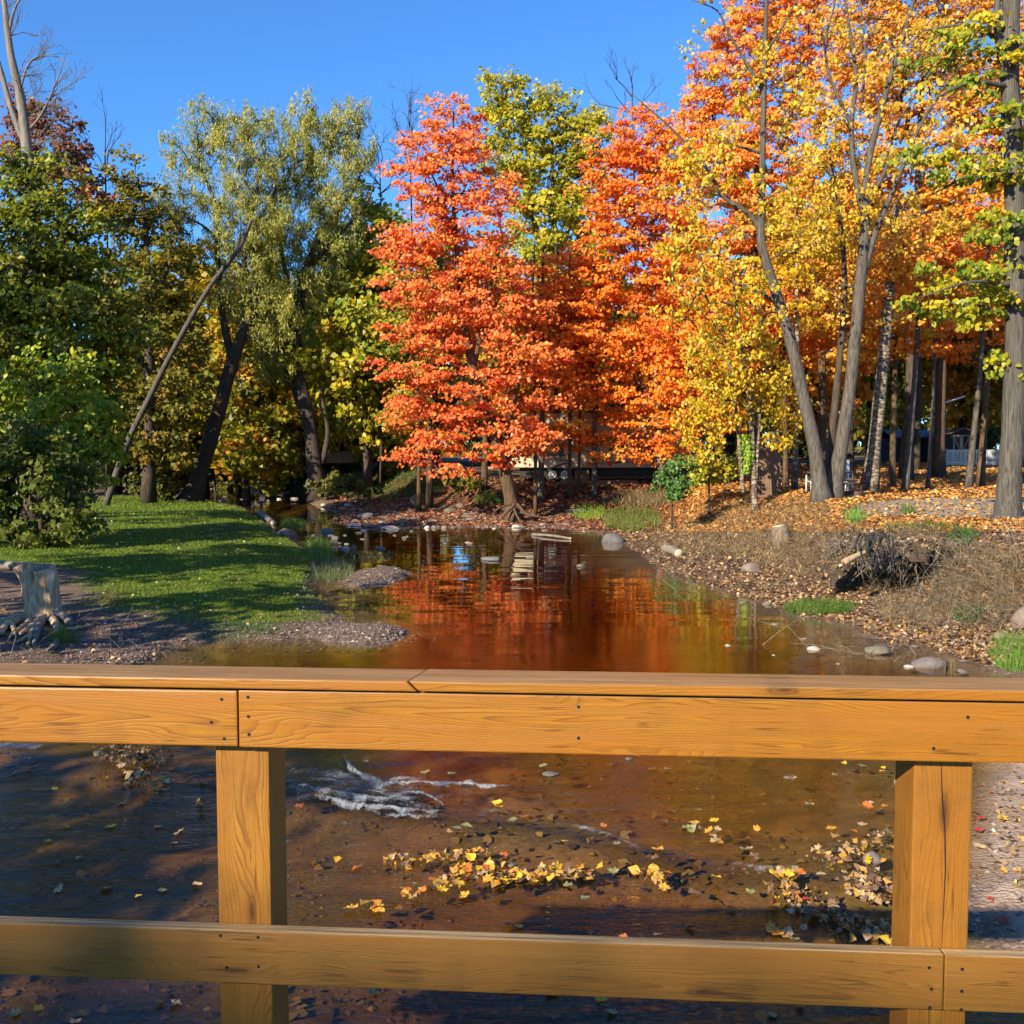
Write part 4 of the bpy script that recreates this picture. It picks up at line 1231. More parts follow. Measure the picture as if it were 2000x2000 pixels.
# --- trunks standing on the camp ground
for i, (bx, by, tx, ty, r, Yt, bark, lab, nm) in enumerate([
    (1697, 946, 1738, 560, 0.27, 36.5, 'bark_pale', 'pale patchy birch like trunk with a cleft base right of the white cabinet', 'birch_tree'),
    (1768, 942, 1795, 600, 0.13, 39.0, 'bark', 'slim leaning trunk right of the straight brown maple', 'slim_tree'),
    (1812, 940, 1828, 600, 0.075, 40.0, 'bark', 'very thin pale sapling left of the broad dark trunk', 'sapling'),
    (1833, 915, 1838, 540, 0.32, 54.0, 'bark_brown', 'broad dark brown trunk left of the small shed', 'dark_tree'),
    (1891, 940, 1926, 560, 0.13, 41.0, 'bark', 'sunlit leaning trunk crossing the white picket fence', 'leaning_tree'),
    (1552, 935, 1556, 560, 0.11, 39.5, 'bark_pale', 'thin pale trunk just left of the leaning yellow tree', 'thin_tree'),
    (1605, 915, 1600, 540, 0.24, 50.0, 'bark_brown', 'dark brown trunk behind the picnic table', 'table_tree'),
    (1660, 905, 1655, 540, 0.20, 58.0, 'bark_dark', 'far dark trunk behind the white cabinet', 'far_tree'),
    (1790, 905, 1795, 540, 0.18, 60.0, 'bark_dark', 'far dark trunk in front of the blue roofed shed', 'shed_tree')]):
    cxp = tx
    tree(nm, lab, Yt, [(bx, by, r), ((bx + tx) / 2 + 3, (by + ty) / 2, r * 0.85), (tx, ty, r * 0.7), (tx + (tx - bx) * 0.3, ty - 160, r * 0.4)],
         [(tx - 40, ty - 30, 75, 60, 2.4), (tx + 45, ty - 60, 75, 60, 2.4), (tx, ty - 120, 85, 60, 2.6), (tx + 10, ty + 55, 50, 30, 1.6, 0, 0.6)], dict(maple, lai=2.2), [GOLDOR, ORANGE, YELLOW][i % 3], 'trunks standing on the camp ground', (), bark, None, 40 + i, sides=8)

# thin trunks in front of the caravan
for i, (bx, by, r, Yt, tx, lab) in enumerate([
    (1046, 957, 0.085, 43.5, 1040, 'thin double trunk just right of the red maple base'),
    (1056, 950, 0.15, 45.0, 1058, 'pale straight trunk left of the caravan wheels'),
    (1112, 947, 0.10, 45.5, 1110, 'slim trunk standing right of the caravan wheels'),
    (1130, 951, 0.065, 46.0, 1131, 'very thin trunk beside the caravan steps'),
    (1161, 956, 0.125, 45.2, 1158, 'patchy trunk in front of the middle of the caravan'),
    (945, 950, 0.15, 48.0, 948, 'shaded trunk left of the red maple base'),
    (818, 955, 0.10, 46.5, 812, 'thin dark trunk on the dark grassy slope'),
    (838, 950, 0.16, 49.0, 836, 'thick dark trunk next to a thinner one on the dark slope')]):
    tree('slender_tree', lab, Yt, [(bx, by, r), ((bx + tx) / 2 + 2, 800, r * 0.85), (tx, 620, r * 0.6), (tx + 4, 480, r * 0.3)],
         [(tx - 30, 640, 60, 50, 2.0), (tx + 30, 700, 60, 50, 2.0), (tx, 560, 60, 60, 2.0)] + ([(tx - 20, 800, 60, 35, 1.8, 0, 0.7)] if i > 4 else []), dict(maple, lai=2.0, size=0.17),
         ORANGE if i < 5 else MIXFALL, 'slender trees on the far bank', (), 'bark' if i in (1, 4) else 'bark_brown', None, 60 + i, sides=7)

# --- willows
tree('willow_tree', 'grey green willow with a dark leaning trunk at the end of the lawn', 55.0,
     [(372, 972, 0.62), (398, 900, 0.46), (425, 810, 0.40), (450, 720, 0.36), (478, 640, 0.32), (498, 590, 0.27), (496, 520, 0.2), (488, 460, 0.16), (500, 380, 0.1), (520, 290, 0.04)],
     [(395, 240, 45, 45, 2.0), (370, 310, 50, 60, 2.2), (440, 280, 60, 60, 2.4), (480, 240, 45, 40, 2.0), (345, 400, 50, 55, 2.2), (430, 380, 75, 65, 2.8), (500, 340, 60, 60, 2.6), (480, 450, 80, 60, 2.8), (340, 480, 45, 50, 2.2, 0, 0.7), (430, 500, 60, 50, 2.4), (510, 540, 60, 50, 2.4), (470, 580, 60, 50, 2.4), (530, 430, 50, 50, 2.4), (320, 430, 40, 60, 2.0, 0, 0.6), (540, 620, 50, 60, 2.2)],
     wil, WILLOW, 'willows at the bend of the creek', [[(455, 715, 0.24), (432, 600, 0.18), (424, 480, 0.15), (420, 400, 0.11), (395, 330, 0.07), (385, 260, 0.03)], [(425, 470, 0.10), (395, 440, 0.07), (350, 420, 0.03)], [(498, 590, 0.2), (475, 500, 0.14), (500, 440, 0.1), (545, 360, 0.05)]], 'bark_dark', None, 12, twig=0.014)
tree('willow_tree', 'broad grey green willow with limbs spreading right towards the red maple', 58.0,
     [(622, 905, 0.50), (605, 830, 0.42), (588, 750, 0.38), (578, 680, 0.34), (585, 600, 0.28), (600, 520, 0.22), (640, 440, 0.16), (690, 370, 0.09), (720, 300, 0.03)],
     [(555, 250, 60, 45, 2.2), (610, 275, 60, 55, 2.4), (600, 220, 30, 35, 1.4), (660, 255, 45, 50, 2.0), (700, 225, 26, 40, 1.2), (560, 330, 80, 60, 2.8), (640, 345, 75, 60, 2.6), (700, 310, 40, 55, 1.8), (590, 420, 85, 60, 2.8), (670, 410, 60, 50, 2.4), (550, 490, 80, 60, 2.8), (640, 480, 60, 50, 2.2), (570, 570, 80, 60, 2.6), (530, 640, 60, 60, 2.2), (630, 560, 50, 50, 2.0), (560, 700, 60, 50, 2.0), (500, 720, 50, 40, 1.8, 0, 0.6)],
     wil, WILLOW, 'willows at the bend of the creek', [[(590, 610, 0.2), (560, 540, 0.15), (545, 440, 0.1), (555, 330, 0.05)], [(598, 530, 0.18), (660, 460, 0.12), (715, 400, 0.06), (735, 340, 0.03)], [(605, 830, 0.2), (575, 770, 0.13), (555, 690, 0.07)], [(630, 905, 0.2), (640, 840, 0.15), (625, 760, 0.1)]], 'bark_dark', None, 13, twig=0.014)

# --- the green mass on the left
tree('dense_green_tree', 'tall dense dark green tree filling the left edge', 38.0,
     [(70, 985, 0.42), (75, 800, 0.35), (70, 600, 0.27), (60, 420, 0.16), (50, 300, 0.06)],
     [(20, 360, 70, 70, 2.6), (90, 370, 75, 70, 2.6), (-20, 470, 90, 90, 3.0), (80, 480, 100, 80, 3.2), (170, 450, 60, 70, 2.4), (170, 560, 85, 80, 3.0), (60, 600, 110, 80, 3.4), (-30, 620, 90, 90, 3.0), (150, 670, 100, 80, 3.2), (40, 720, 110, 70, 3.2), (200, 760, 60, 70, 2.4), (130, 800, 80, 60, 2.8), (245, 640, 45, 60, 2.0)],
     dict(broad, size=0.21, lai=4.0, clump=(0.75, 0.34), droop=0.2), GREEN, None, [[(72, 650, 0.14), (130, 520, 0.09), (170, 430, 0.04)], [(72, 700, 0.14), (10, 560, 0.09), (-20, 450, 0.04)]], 'bark_dark', None, 14)
tree('rusty_tree', 'tree with rusty red brown top behind the dense green tree', 52.0,
     [(130, 960, 0.35), (125, 600, 0.25), (115, 300, 0.12)],
     [(60, 210, 55, 50, 2.4), (110, 250, 50, 55, 2.4), (140, 310, 55, 55, 2.4), (80, 320, 60, 60, 2.6), (175, 350, 45, 45, 2.2), (40, 280, 60, 60, 2.4), (190, 400, 50, 50, 2.2)],
     dict(broad, size=0.24, lai=2.6), RUST, None, (), 'bark_dark', None, 15)
tree('olive_tree', 'olive green tree turning brown at the top, left of the willows', 52.0,
     [(290, 960, 0.33), (292, 700, 0.26), (285, 450, 0.14), (270, 350, 0.05)],
     [(240, 345, 45, 42, 2.2), (270, 400, 60, 55, 2.4), (220, 440, 55, 55, 2.4), (300, 470, 65, 60, 2.6), (250, 540, 75, 65, 2.8), (330, 560, 55, 60, 2.4), (270, 640, 85, 70, 3.0), (350, 660, 50, 60, 2.2), (280, 750, 90, 70, 3.0), (350, 770, 60, 60, 2.4), (250, 850, 80, 60, 2.8), (330, 870, 60, 50, 2.4)],
     dict(broad, size=0.24, lai=3.4), OLIVE, None, [[(290, 600, 0.13), (330, 520, 0.08), (350, 440, 0.03)]], 'bark_dark', None, 16)
b = tree('dead_tree', 'bare dead grey tree rising above the green tree at the upper left', 40.0,
     [(88, 985, 0.36), (80, 700, 0.30), (66, 420, 0.25), (52, 280, 0.21), (40, 190, 0.18), (22, 110, 0.14), (10, 20, 0.11), (0, -80, 0.05)],
     [], broad, GREEN, None, [[(52, 290, 0.14), (25, 220, 0.12), (5, 150, 0.10), (-20, 60, 0.06)], [(16, 70, 0.07), (28, 20, 0.05), (50, -20, 0.03)], [(38, 180, 0.05), (60, 120, 0.035), (110, 110, 0.02), (140, 140, 0.012)], [(50, 260, 0.06), (80, 225, 0.045), (110, 160, 0.025), (130, 100, 0.012)]], 'dead', None, 17)
rg = np.random.default_rng(3)
bare_twigs(b, np.array(b.location), [(P(60, 118, 40), (1, 0, .4)), (P(20, 70, 40), (0.5, 0, 1)), (P(48, 230, 40), (.8, 0, .5)), (P(55, 290, 40), (.8, 0, .5)), (P(45, 200, 40), (.7, 0, .8)), (P(80, 225, 40), (.8, 0, .7)), (P(10, 20, 40), (.4, 0, 1)), (P(60, 330, 40), (1, 0, .3)), (P(30, 150, 40), (.8, 0, .6)), (P(100, 190, 40), (.5, 0, .9))], 4, 1.0, rg, M['dead'], 0.022, 3)

tree('light_green_shrub', 'sunlit bright green leafy shrub mass left of the lawn', 31.0,
     [(150, 1000, 0.12), (150, 900, 0.09), (145, 780, 0.05)],
     [(70, 730, 80, 45, 1.8), (150, 720, 60, 40, 1.5), (40, 800, 90, 50, 2.0), (160, 800, 75, 50, 1.8), (215, 830, 40, 55, 1.3), (120, 860, 90, 45, 1.9), (200, 900, 45, 40, 1.2), (140, 930, 80, 50, 1.5)],
     dict(shrub, size=0.17, lai=3.6, clump=(0.45, 0.22), hang=0.8), LIME, None, [[(150, 960, 0.07), (100, 850, 0.05), (70, 740, 0.02)], [(152, 960, 0.07), (190, 880, 0.05), (210, 830, 0.02)]], 'bark_dark', None, 18, cat='shrub')
tree('dark_green_bush', 'big dark rounded bush beside the log at the left edge', 27.0,
     [(80, 1070, 0.08), (80, 1000, 0.06), (80, 900, 0.04)],
     [(30, 860, 70, 50, 1.3), (110, 880, 60, 50, 1.2), (20, 940, 90, 60, 1.6), (120, 950, 75, 55, 1.5), (160, 990, 35, 40, 0.9), (60, 1010, 90, 50, 1.5), (140, 1035, 50, 28, 1.0), (60, 1050, 70, 22, 1.1), (-60, 960, 80, 90, 1.5)],
     dict(shrub, size=0.15, lai=3.8, clump=(0.42, 0.24), hang=0.8), [(0.13, 0.15, 0.02, 4), (0.18, 0.20, 0.028, 3), (0.09, 0.11, 0.016, 3)], None, [[(80, 1060, 0.05), (40, 980, 0.03), (20, 900, 0.015)], [(80, 1060, 0.05), (130, 980, 0.03), (140, 920, 0.015)]], 'bark_dark', None, 19, cat='bush')
tree('small_dark_bush', 'small dark bush at the far left end of the lawn', 54.0,
     [(300, 975, 0.08), (300, 940, 0.05), (300, 910, 0.03)], [(300, 940, 42, 30, 1.2), (285, 955, 30, 18, 1.0), (325, 950, 26, 22, 1.0)], dict(shrub, size=0.2), SHADEGR, None, (), 'bark_dark', None, 30, cat='bush')
tree('leafy_bush', 'fresh green bush by the pale trunk on the right bank', 35.0,
     [(1313, 962, 0.04), (1313, 930, 0.03), (1312, 900, 0.015)], [(1315, 935, 32, 26, 0.7), (1305, 955, 30, 14, 0.7), (1335, 910, 18, 18, 0.5), (1325, 950, 26, 16, 0.6)], dict(shrub, size=0.13), [(0.10, 0.21, 0.05, 3), (0.15, 0.26, 0.05, 2), (0.06, 0.13, 0.03, 2)], None, (), 'bark_dark', None, 31, cat='bush')

# leaning dead trunk
lt = [P(246, 872, 48.5), P(290, 780, 48.3), P(335, 690, 48), P(385, 600, 48), P(420, 545, 48), P(462, 492, 48), P(480, 458, 48), P(490, 430, 48)]
g = lt[0].copy(); g[2] = h1(g[0], g[1])
root = empty('leaning_dead_trunk', g, 'bare grey dead trunk leaning diagonally in front of the willow', 'tree trunk')
mb = MB(); mb.tube(spline([np.array([lt[0][0] - 1.2, 48.6, g[2] - 0.2])] + lt, 4), list(np.linspace(0.17, 0.08, 33)), 9, 0.06)
mb.tube(spline([P(462, 492, 48), P(470, 450, 48.2), P(468, 420, 48.2)], 4), list(np.linspace(0.07, 0.03, 9)), 6, 0.05)
mb.build('trunk', M['bark'], root, None, g)

# --- woods behind
def far_proto(name, label, pal, seed, H, W, bark='bark_dark', at=(0, 0), lf=far, low=0.2):
    z0 = h1(*at)
    x0, y0 = at
    bl = []
    rg = np.random.default_rng(seed)
    for i in range(9):
        k = (i + 0.5) / 9
        wz = low + (1 - low) * k
        ww = W * math.sin(math.pi * min(1, 0.18 + 0.8 * k)) ** 0.7
        bl.append(dict(c=(x0 + rg.uniform(-.35, .35) * ww, y0 + rg.uniform(-.3, .3) * ww, z0 + H * wz * 0.95), r=(ww * 0.8, ww * 0.8, H * 0.11)))
    return tree(name, label, 0, [(x0, y0, z0 - 0.1, H * 0.016), (x0 + 0.2, y0, z0 + H * 0.4, H * 0.013), (x0, y0, z0 + H * 0.9, H * 0.003)], bl, lf, pal, 'trees of the wood behind', (), bark, None, seed, base=True, sides=7, minbranch=0.03)


def put_far(proto, px, Y, s, label, rz=0.0, sx=1.0):
    x = (px - 1000) / 1881.0 * Y
    r = proto.copy(); C.objects.link(r)
    r.location = (x, Y, h1(x, Y)); r.scale = (s * sx, s * sx, s); r.rotation_euler = (0, 0, rz)
    r['label'] = label
    for ch in proto.children:
        c = ch.copy(); C.objects.link(c); c.parent = r
    return r


def first_far(pal, seed, H, W, px, Y, label, low=0.2):
    x = (px - 1000) / 1881.0 * Y
    return far_proto('woodland_tree', label, pal, seed, H, W, at=(x, Y), low=low)


fp = [first_far(YELGRN, 71, 18, 4.8, 655, 68, 'yellow green woodland tree between the broad willow and the red maple'),
      first_far(MIXFALL, 72, 16.5, 4.4, 745, 64, 'mixed green and gold tree close behind the red maple on its left', 0.1),
      first_far(GOLDOR, 73, 16, 4.6, 470, 74, 'orange gold tree seen through the gap left of the willow trunk'),
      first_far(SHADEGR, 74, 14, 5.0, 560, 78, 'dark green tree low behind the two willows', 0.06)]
spots = [(0, 715, 61, 1.05, 'yellow green tree just left of the red maple'), (1, 480, 64, 1.0, 'mixed green and gold tree close behind the willow trunk'), (0, 540, 72, 1.1, 'yellow green woodland tree seen between the two willow trunks'), (1, 400, 68, 1.15, 'mixed green and gold tree behind the left limb of the willow'), (0, 310, 66, 0.95, 'yellow green tree in the gap between olive tree and willow'), (3, 400, 80, 1.0, 'dark green woodland tree behind the leaning dead trunk'), (1, 330, 72, 0.95, 'mixed coloured tree behind the olive green tree'),
         (2, 610, 84, 0.95, 'orange woodland tree glimpsed beyond the broad willow'), (3, 690, 72, 0.9, 'dark low tree above the pale far caravan'),
         (0, 850, 70, 0.95, 'yellow green tree hidden behind the left side of the red maple'), (1, 950, 66, 1.0, 'green and gold tree straight behind the red maple'),
         (3, 1010, 72, 0.9, 'dark woodland tree behind the caravan front'), (1, 1170, 62, 0.95, 'green and gold tree between red and orange maples'), (3, 1240, 70, 0.95, 'dark woodland tree behind the orange maple'),
         (2, 1340, 62, 1.0, 'gold tree right behind the orange maple'), (2, 1600, 64, 1.15, 'orange gold tree behind the forked tree'), (0, 1700, 72, 1.1, 'yellow tree behind the birch trunk'),
         (2, 1880, 70, 1.2, 'orange gold tree behind the picket fence'), (0, 1980, 66, 1.2, 'yellow tree behind the right edge'), (1, 1480, 66, 1.1, 'mixed coloured tree behind the young yellow tree'),
         (3, 230, 66, 1.05, 'dark tree behind the light green shrub'), (3, 100, 60, 1.2, 'dark tree behind the dense green tree'), (2, 2100, 60, 1.3, 'orange tree past the right edge'), (3, 1400, 84, 0.9, 'dark low tree far behind the brown hut'), (3, 1560, 88, 0.9, 'dark low tree far behind the picnic table'), (3, 1760, 92, 0.95, 'dark low tree far behind the blue roofed shed'), (3, 1930, 90, 0.95, 'dark low tree far behind the small shed')]
for i, (k, px, Y, s, lab) in enumerate(spots):
    put_far(fp[k], px, Y, s, lab, rz=i * 1.3)

# far wood that closes the view
rng = np.random.default_rng(99)
n = 15000
xx = rng.uniform(-95, 95, n); yy = 118 + 6 * rng.random(n) + 0.002 * xx ** 2
zz = np.array(hgt(xx, yy)) + rng.random(n) ** 0.8 * (9 + 3 * np.sin(xx * 0.4) + 2 * np.sin(xx * 1.1))
v, k = leaf_polys(np.stack([xx, yy, zz], 1), rng.normal(size=(n, 3)) + np.array([0, -0.6, 0.5]), rng.uniform(0.7, 1.4, n), 'diamond', rng)
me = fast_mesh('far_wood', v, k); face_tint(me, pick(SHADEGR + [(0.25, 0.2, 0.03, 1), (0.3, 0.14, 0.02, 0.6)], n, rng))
tag(link('far_wood', me, M['leaf']), 'distant dark wood closing the view behind the camp ground', 'wood', kind='stuff')

# low growth at the bend
for i, (px, py, rx, ry, Yb, pal, lab) in enumerate([
    (470, 915, 70, 22, 72, MIXFALL, 'olive undergrowth on the far bank left of the bend'), (560, 905, 50, 26, 76, LIME, 'light green undergrowth at the bend of the creek'),
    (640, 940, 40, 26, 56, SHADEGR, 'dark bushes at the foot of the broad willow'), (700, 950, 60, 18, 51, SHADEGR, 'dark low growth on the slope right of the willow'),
    (420, 860, 60, 40, 66, OLIVE, 'olive shrub behind the willow trunk'), (330, 890, 50, 40, 60, OLIVE, 'olive shrub left of the willow trunk'), (900, 940, 40, 14, 47, SHADEGR, 'dark low bush left of the red maple base'),
    (1385, 915, 55, 38, 38, YELGRN, 'yellow green bush left of the ivy covered trunk')]):
    tree('undergrowth', lab, Yb, [(px, py + ry, 0.05), (px, py, 0.03), (px, py - ry * 0.6, 0.015)], [(px, py, rx, ry, 1.5), (px - rx * 0.5, py + ry * 0.4, rx * 0.5, ry * 0.6, 1.2), (px + rx * 0.5, py + ry * 0.3, rx * 0.5, ry * 0.6, 1.2)], dict(shrub, size=0.2 if Yb > 40 else 0.14, lai=3.5), pal, 'undergrowth along the creek', (), 'bark_dark', None, 80 + i, cat='shrub')

# bare tops
for i, (px, py, Yb, tall, lab) in enumerate([(742, 330, 60, 13, 'thin bare tree top between the willow and the red maple'), (800, 250, 62, 16, 'thin bare tree top behind the left side of the red maple'), (1235, 190, 60, 17, 'bare dark branches above the orange maple'), (205, 300, 56, 15, 'bare twigs standing above the rusty tree')]):
    b0 = P(px, 900, Yb); b0[2] = h1(b0[0], b0[1])
    top = P(px, py, Yb)
    root = empty('bare_tree', b0, lab, 'tree', 'bare tree tops against the sky')
    mb = MB(); mb.tube(spline([b0 - np.array([0, 0, 0.1]), b0 + 0.5 * (top - b0) + np.array([0.2, 0, 0]), top], 4), list(np.linspace(0.09, 0.04, 9)), 6, 0.03); mb.build('trunk', M['bark_dark'], root, None, b0)
    rg = np.random.default_rng(i)
    bare_twigs(root, b0, [(top, (-0.2, 0, 1)), (top - np.array([0, 0, 1.0]), (-0.7, 0, 0.8)), (top - np.array([0, 0, 1.5]), (0.6, 0, 0.8)), (top - np.array([0, 0, 2.4]), (-0.8, 0, 0.6))], 2, 1.7, rg, M['bark_dark'], 0.035, 3)

# trees outside the frame, on the sunny side, that shade lawn and bank; last two added to darken bend and left water
for k, (sx, sy, sh, sr, z0, lab) in enumerate([(-13.5, 8.5, 9, 2.6, 2.0, 'green tree on the near left bank shading the stump'), (-15.0, 16.0, 11, 3.0, 2.0, 'green tree on the left bank shading the near lawn'), (-18.0, 24.0, 12, 3.0, 3.0, 'green tree on the left bank shading the middle of the lawn'), (-26.0, 24.0, 19, 4.6, 8.5, 'very tall unseen tree added on the left bank to shade the bend'), (-12.5, -2.5, 9.5, 2.8, 1.5, 'unseen green tree added on the near left bank to shade the dark left water')]):
    zc = (z0 + sh) / 2
    tree('shade_tree', lab, 0, [(sx, sy, 0, 0.3), (sx, sy, sh * 0.5, 0.2), (sx, sy, sh * 0.95, 0.05)],
         [dict(c=(sx, sy, zc), r=(sr, sr, (sh - z0) / 2)), dict(c=(sx + 0.8, sy + 0.6, zc - 0.5), r=(sr * 0.8, sr * 0.8, (sh - z0) / 2.6))], dict(far, lai={3: 1.1, 0: 1.2, 4: 1.5}.get(k, 1.9), size=0.3), GREEN, 'trees shading the near left bank', (), 'bark_dark', None, 90 + k, base=True, minbranch=0.03)

# ---------------------------------------------------------------- camp ground objects
M['cream'] = mat_plain('cream_panel', (0.50, 0.42, 0.29), 0.45, 0.08, 3, 0, 0.03)
M['brownstripe'] = mat_plain('brown_stripe', (0.07, 0.04, 0.03), 0.5, 0.1)
M['darkglass'] = mat_plain('dark_glass', (0.012, 0.013, 0.016), 0.12, 0.1)
M['rubber'] = mat_plain('rubber', (0.012, 0.012, 0.012), 0.8, 0.2)
M['rim'] = mat_plain('rim_metal', (0.45, 0.42, 0.38), 0.35, 0.1, 10, 0.6)
M['skirt'] = mat_plain('dark_skirt', (0.02, 0.016, 0.014), 0.7, 0.2)
M['step'] = mat_plain('step_wood', (0.17, 0.095, 0.05), 0.8, 0.25)
M['white'] = mat_plain('white_paint', (0.66, 0.65, 0.62), 0.5, 0.08, 4, 0, 0.05)
M['bluewhite'] = mat_plain('white_siding', (0.55, 0.58, 0.62), 0.5, 0.08)
M['hut'] = mat_plain('brown_hut', (0.15, 0.085, 0.05), 0.75, 0.15, 4)
M['hutroof'] = mat_plain('hut_roof', (0.22, 0.16, 0.12), 0.8, 0.2)
M['darkboard'] = mat_plain('dark_boards', (0.035, 0.030, 0.030), 0.8, 0.2)
M['blueroof'] = mat_plain('blue_roof', (0.07, 0.09, 0.15), 0.6, 0.15)
M['trim'] = mat_plain('pale_trim', (0.40, 0.35, 0.28), 0.6, 0.1)
M['rust'] = mat_plain('rusty_steel', (0.10, 0.055, 0.045), 0.8, 0.35, 12)
M['steel'] = mat_plain('galvanised_steel', (0.50, 0.47, 0.43), 0.45, 0.15, 12, 0.3)
M['log'] = mat_bark('log_bark', (0.10, 0.08, 0.06), (0.30, 0.25, 0.195), 12, 1.0, 0.8)
M['logend'] = mat_plain('cut_wood', (0.46, 0.34, 0.22), 0.8, 0.2, 20)


def boxpart(name, x0, x1, y0, y1, z0, z1, mat, parent, bev=0.0):
    b = MB(); b.box(x0, x1, y0, y1, z0, z1)
    o = b.build(name, M[mat], parent)
    if bev:
        md = o.modifiers.new('bevel', 'BEVEL'); md.width = bev; md.segments = 2; md.limit_method = 'ANGLE'
    return o


def disc(n, cx, cz, y0, y1, r, b):
    b.add([(cx + r * math.cos(2 * math.pi * k / n), y0, cz + r * math.sin(2 * math.pi * k / n)) for k in range(n)] + [(cx + r * math.cos(2 * math.pi * k / n), y1, cz + r * math.sin(2 * math.pi * k / n)) for k in range(n)],
          [tuple(range(n)), tuple(range(2 * n - 1, n - 1, -1))] + [(k, k + n, (k + 1) % n + n, (k + 1) % n) for k in range(n)])


# caravan behind the red maple
YC = 49.0
sc_ = YC / 1881.0
cx0 = (1035 - 1000) * sc_
gz = h1(cx0 + 2, YC)
car = empty('caravan', (cx0, YC, gz), 'long cream caravan with brown swoosh stripes behind the maples', 'caravan')
zb = P(1100, 914, YC)[2] - gz                      # underside of the body
L0, L1 = (985 - 1035) * sc_, (1350 - 1035) * sc_
b = MB()
prof = [(L0 + 0.5, zb), (L1, zb), (L1, zb + 2.75), (L0 + 0.9, zb + 2.75), (L0 + 0.1, zb + 1.9), (L0, zb + 0.7)]
b.prism(prof, 0, 2.45)
body = b.build('body', M['cream'], car)
md = body.modifiers.new('bevel', 'BEVEL'); md.width = 0.06; md.segments = 2; md.limit_method = 'ANGLE'
for i, (a0, a1, w0, w1) in enumerate([(1008, 1031, 0.95, 1.9), (1064, 1103, 0.62, 1.55), (1190, 1222, 0.8, 1.6), (1260, 1300, 0.8, 1.6)]):
    fr_ = boxpart('window', (a0 - 1035) * sc_, (a1 - 1035) * sc_, -0.03, 0.02, zb + w0, zb + w1, 'skirt', car, 0.02)
    boxpart('pane', (a0 - 1035) * sc_ + 0.05, (a1 - 1035) * sc_ - 0.05, -0.04, -0.031, zb + w0 + 0.05, zb + w1 - 0.05, 'darkglass', fr_)
boxpart('door', (1134 - 1035) * sc_, (1146 - 1035) * sc_ + 0.25, -0.03, 0.02, zb + 0.06, zb + 1.95, 'cream', car, 0.02)
boxpart('door_seam', (1147 - 1035) * sc_ + 0.255, (1147 - 1035) * sc_ + 0.29, -0.034, 0.01, zb + 0.02, zb + 1.98, 'brownstripe', car)


def swoosh(pts, th):
    b = MB()
    up = [(( x - 1035) * sc_, z + t_) for (x, z), t_ in zip(pts, th)]
    dn = [((x - 1035) * sc_, z - t_) for (x, z), t_ in zip(pts, th)]
    n = len(pts)
    v = [(x, -0.012, z) for x, z in up] + [(x, -0.012, z) for x, z in dn]
    b.add(v, [(i, i + 1, n + i + 1, n + i) for i in range(n - 1)])
    b.build('stripe', M['brownstripe'], car)


swoosh([(1060, zb + 0.42), (1090, zb + 0.40), (1110, zb + 0.36), (1140, zb + 0.38), (1175, zb + 0.46), (1210, zb + 0.56)], [0.01, 0.02, 0.025, 0.025, 0.02, 0.005])
swoosh([(1075, zb + 0.02), (1090, zb + 0.12), (1105, zb + 0.24), (1118, zb + 0.30)], [0.015, 0.05, 0.04, 0.01])
swoosh([(1160, zb + 0.22), (1180, zb + 0.26), (1205, zb + 0.27), (1240, zb + 0.36), (1290, zb + 0.52)], [0.01, 0.035, 0.045, 0.03, 0.01])
fc = bpy.data.curves.new('lettering', 'FONT'); fc.body = 'LAREDO'; fc.size = 0.26; fc.extrude = 0.004
fo = bpy.data.objects.new('lettering_curve', fc); C.objects.link(fo)
dg = bpy.context.evaluated_depsgraph_get()
tm = bpy.data.meshes.new_from_object(fo.evaluated_get(dg))
bpy.data.objects.remove(fo)
tm.materials.clear()
tx_ = link('lettering', tm, M['brownstripe'], car, ((1075 - 1035) * sc_, -0.008, zb + 0.44)); tx_.rotation_euler = (math.pi / 2, 0, 0)
for a in (1079, 1103):
    wx_ = (a - 1035) * sc_
    b = MB(); disc(20, wx_, 0.36, 0.03, 0.26, 0.36, b); wh = b.build('wheel', M['rubber'], car)
    b = MB(); disc(16, wx_, 0.36, 0.0, 0.04, 0.20, b); b.build('rim', M['rim'], wh)
    b = MB()
    for k in range(5):
        aa_ = k * 2 * math.pi / 5
        disc(8, wx_ + 0.11 * math.cos(aa_), 0.36 + 0.11 * math.sin(aa_), -0.006, 0.01, 0.045, b)
    b.build('rim_hole', M['rubber'], wh)
boxpart('underbody', L0 + 0.8, L1 - 0.1, 0.30, 2.2, 0.25, zb - 0.02, 'skirt', car)
stp = empty('caravan_steps', (cx0 + (1136 - 1035) * sc_, YC - 0.75, gz), 'small brown wooden steps at the caravan door', 'steps')
for k in range(3):
    boxpart('step', -0.35, 0.35, 0.0 + 0.22 * k, 0.215 + 0.22 * k, 0.0, 0.2 + 0.2 * k, 'step', stp, 0.01)
b = MB(); yb = 46.6
p0, p1 = P(1096, 941, yb), P(1246, 939, yb)
b.box(0, p1[0] - p0[0], -0.12, 0.12, -0.02, 0.22)
o = b.build('timber_beam', M['step'], None, (p0[0], yb, h1(p0[0], yb)))
tag(o, 'long brown timber lying on the ground in front of the caravan', 'beam')

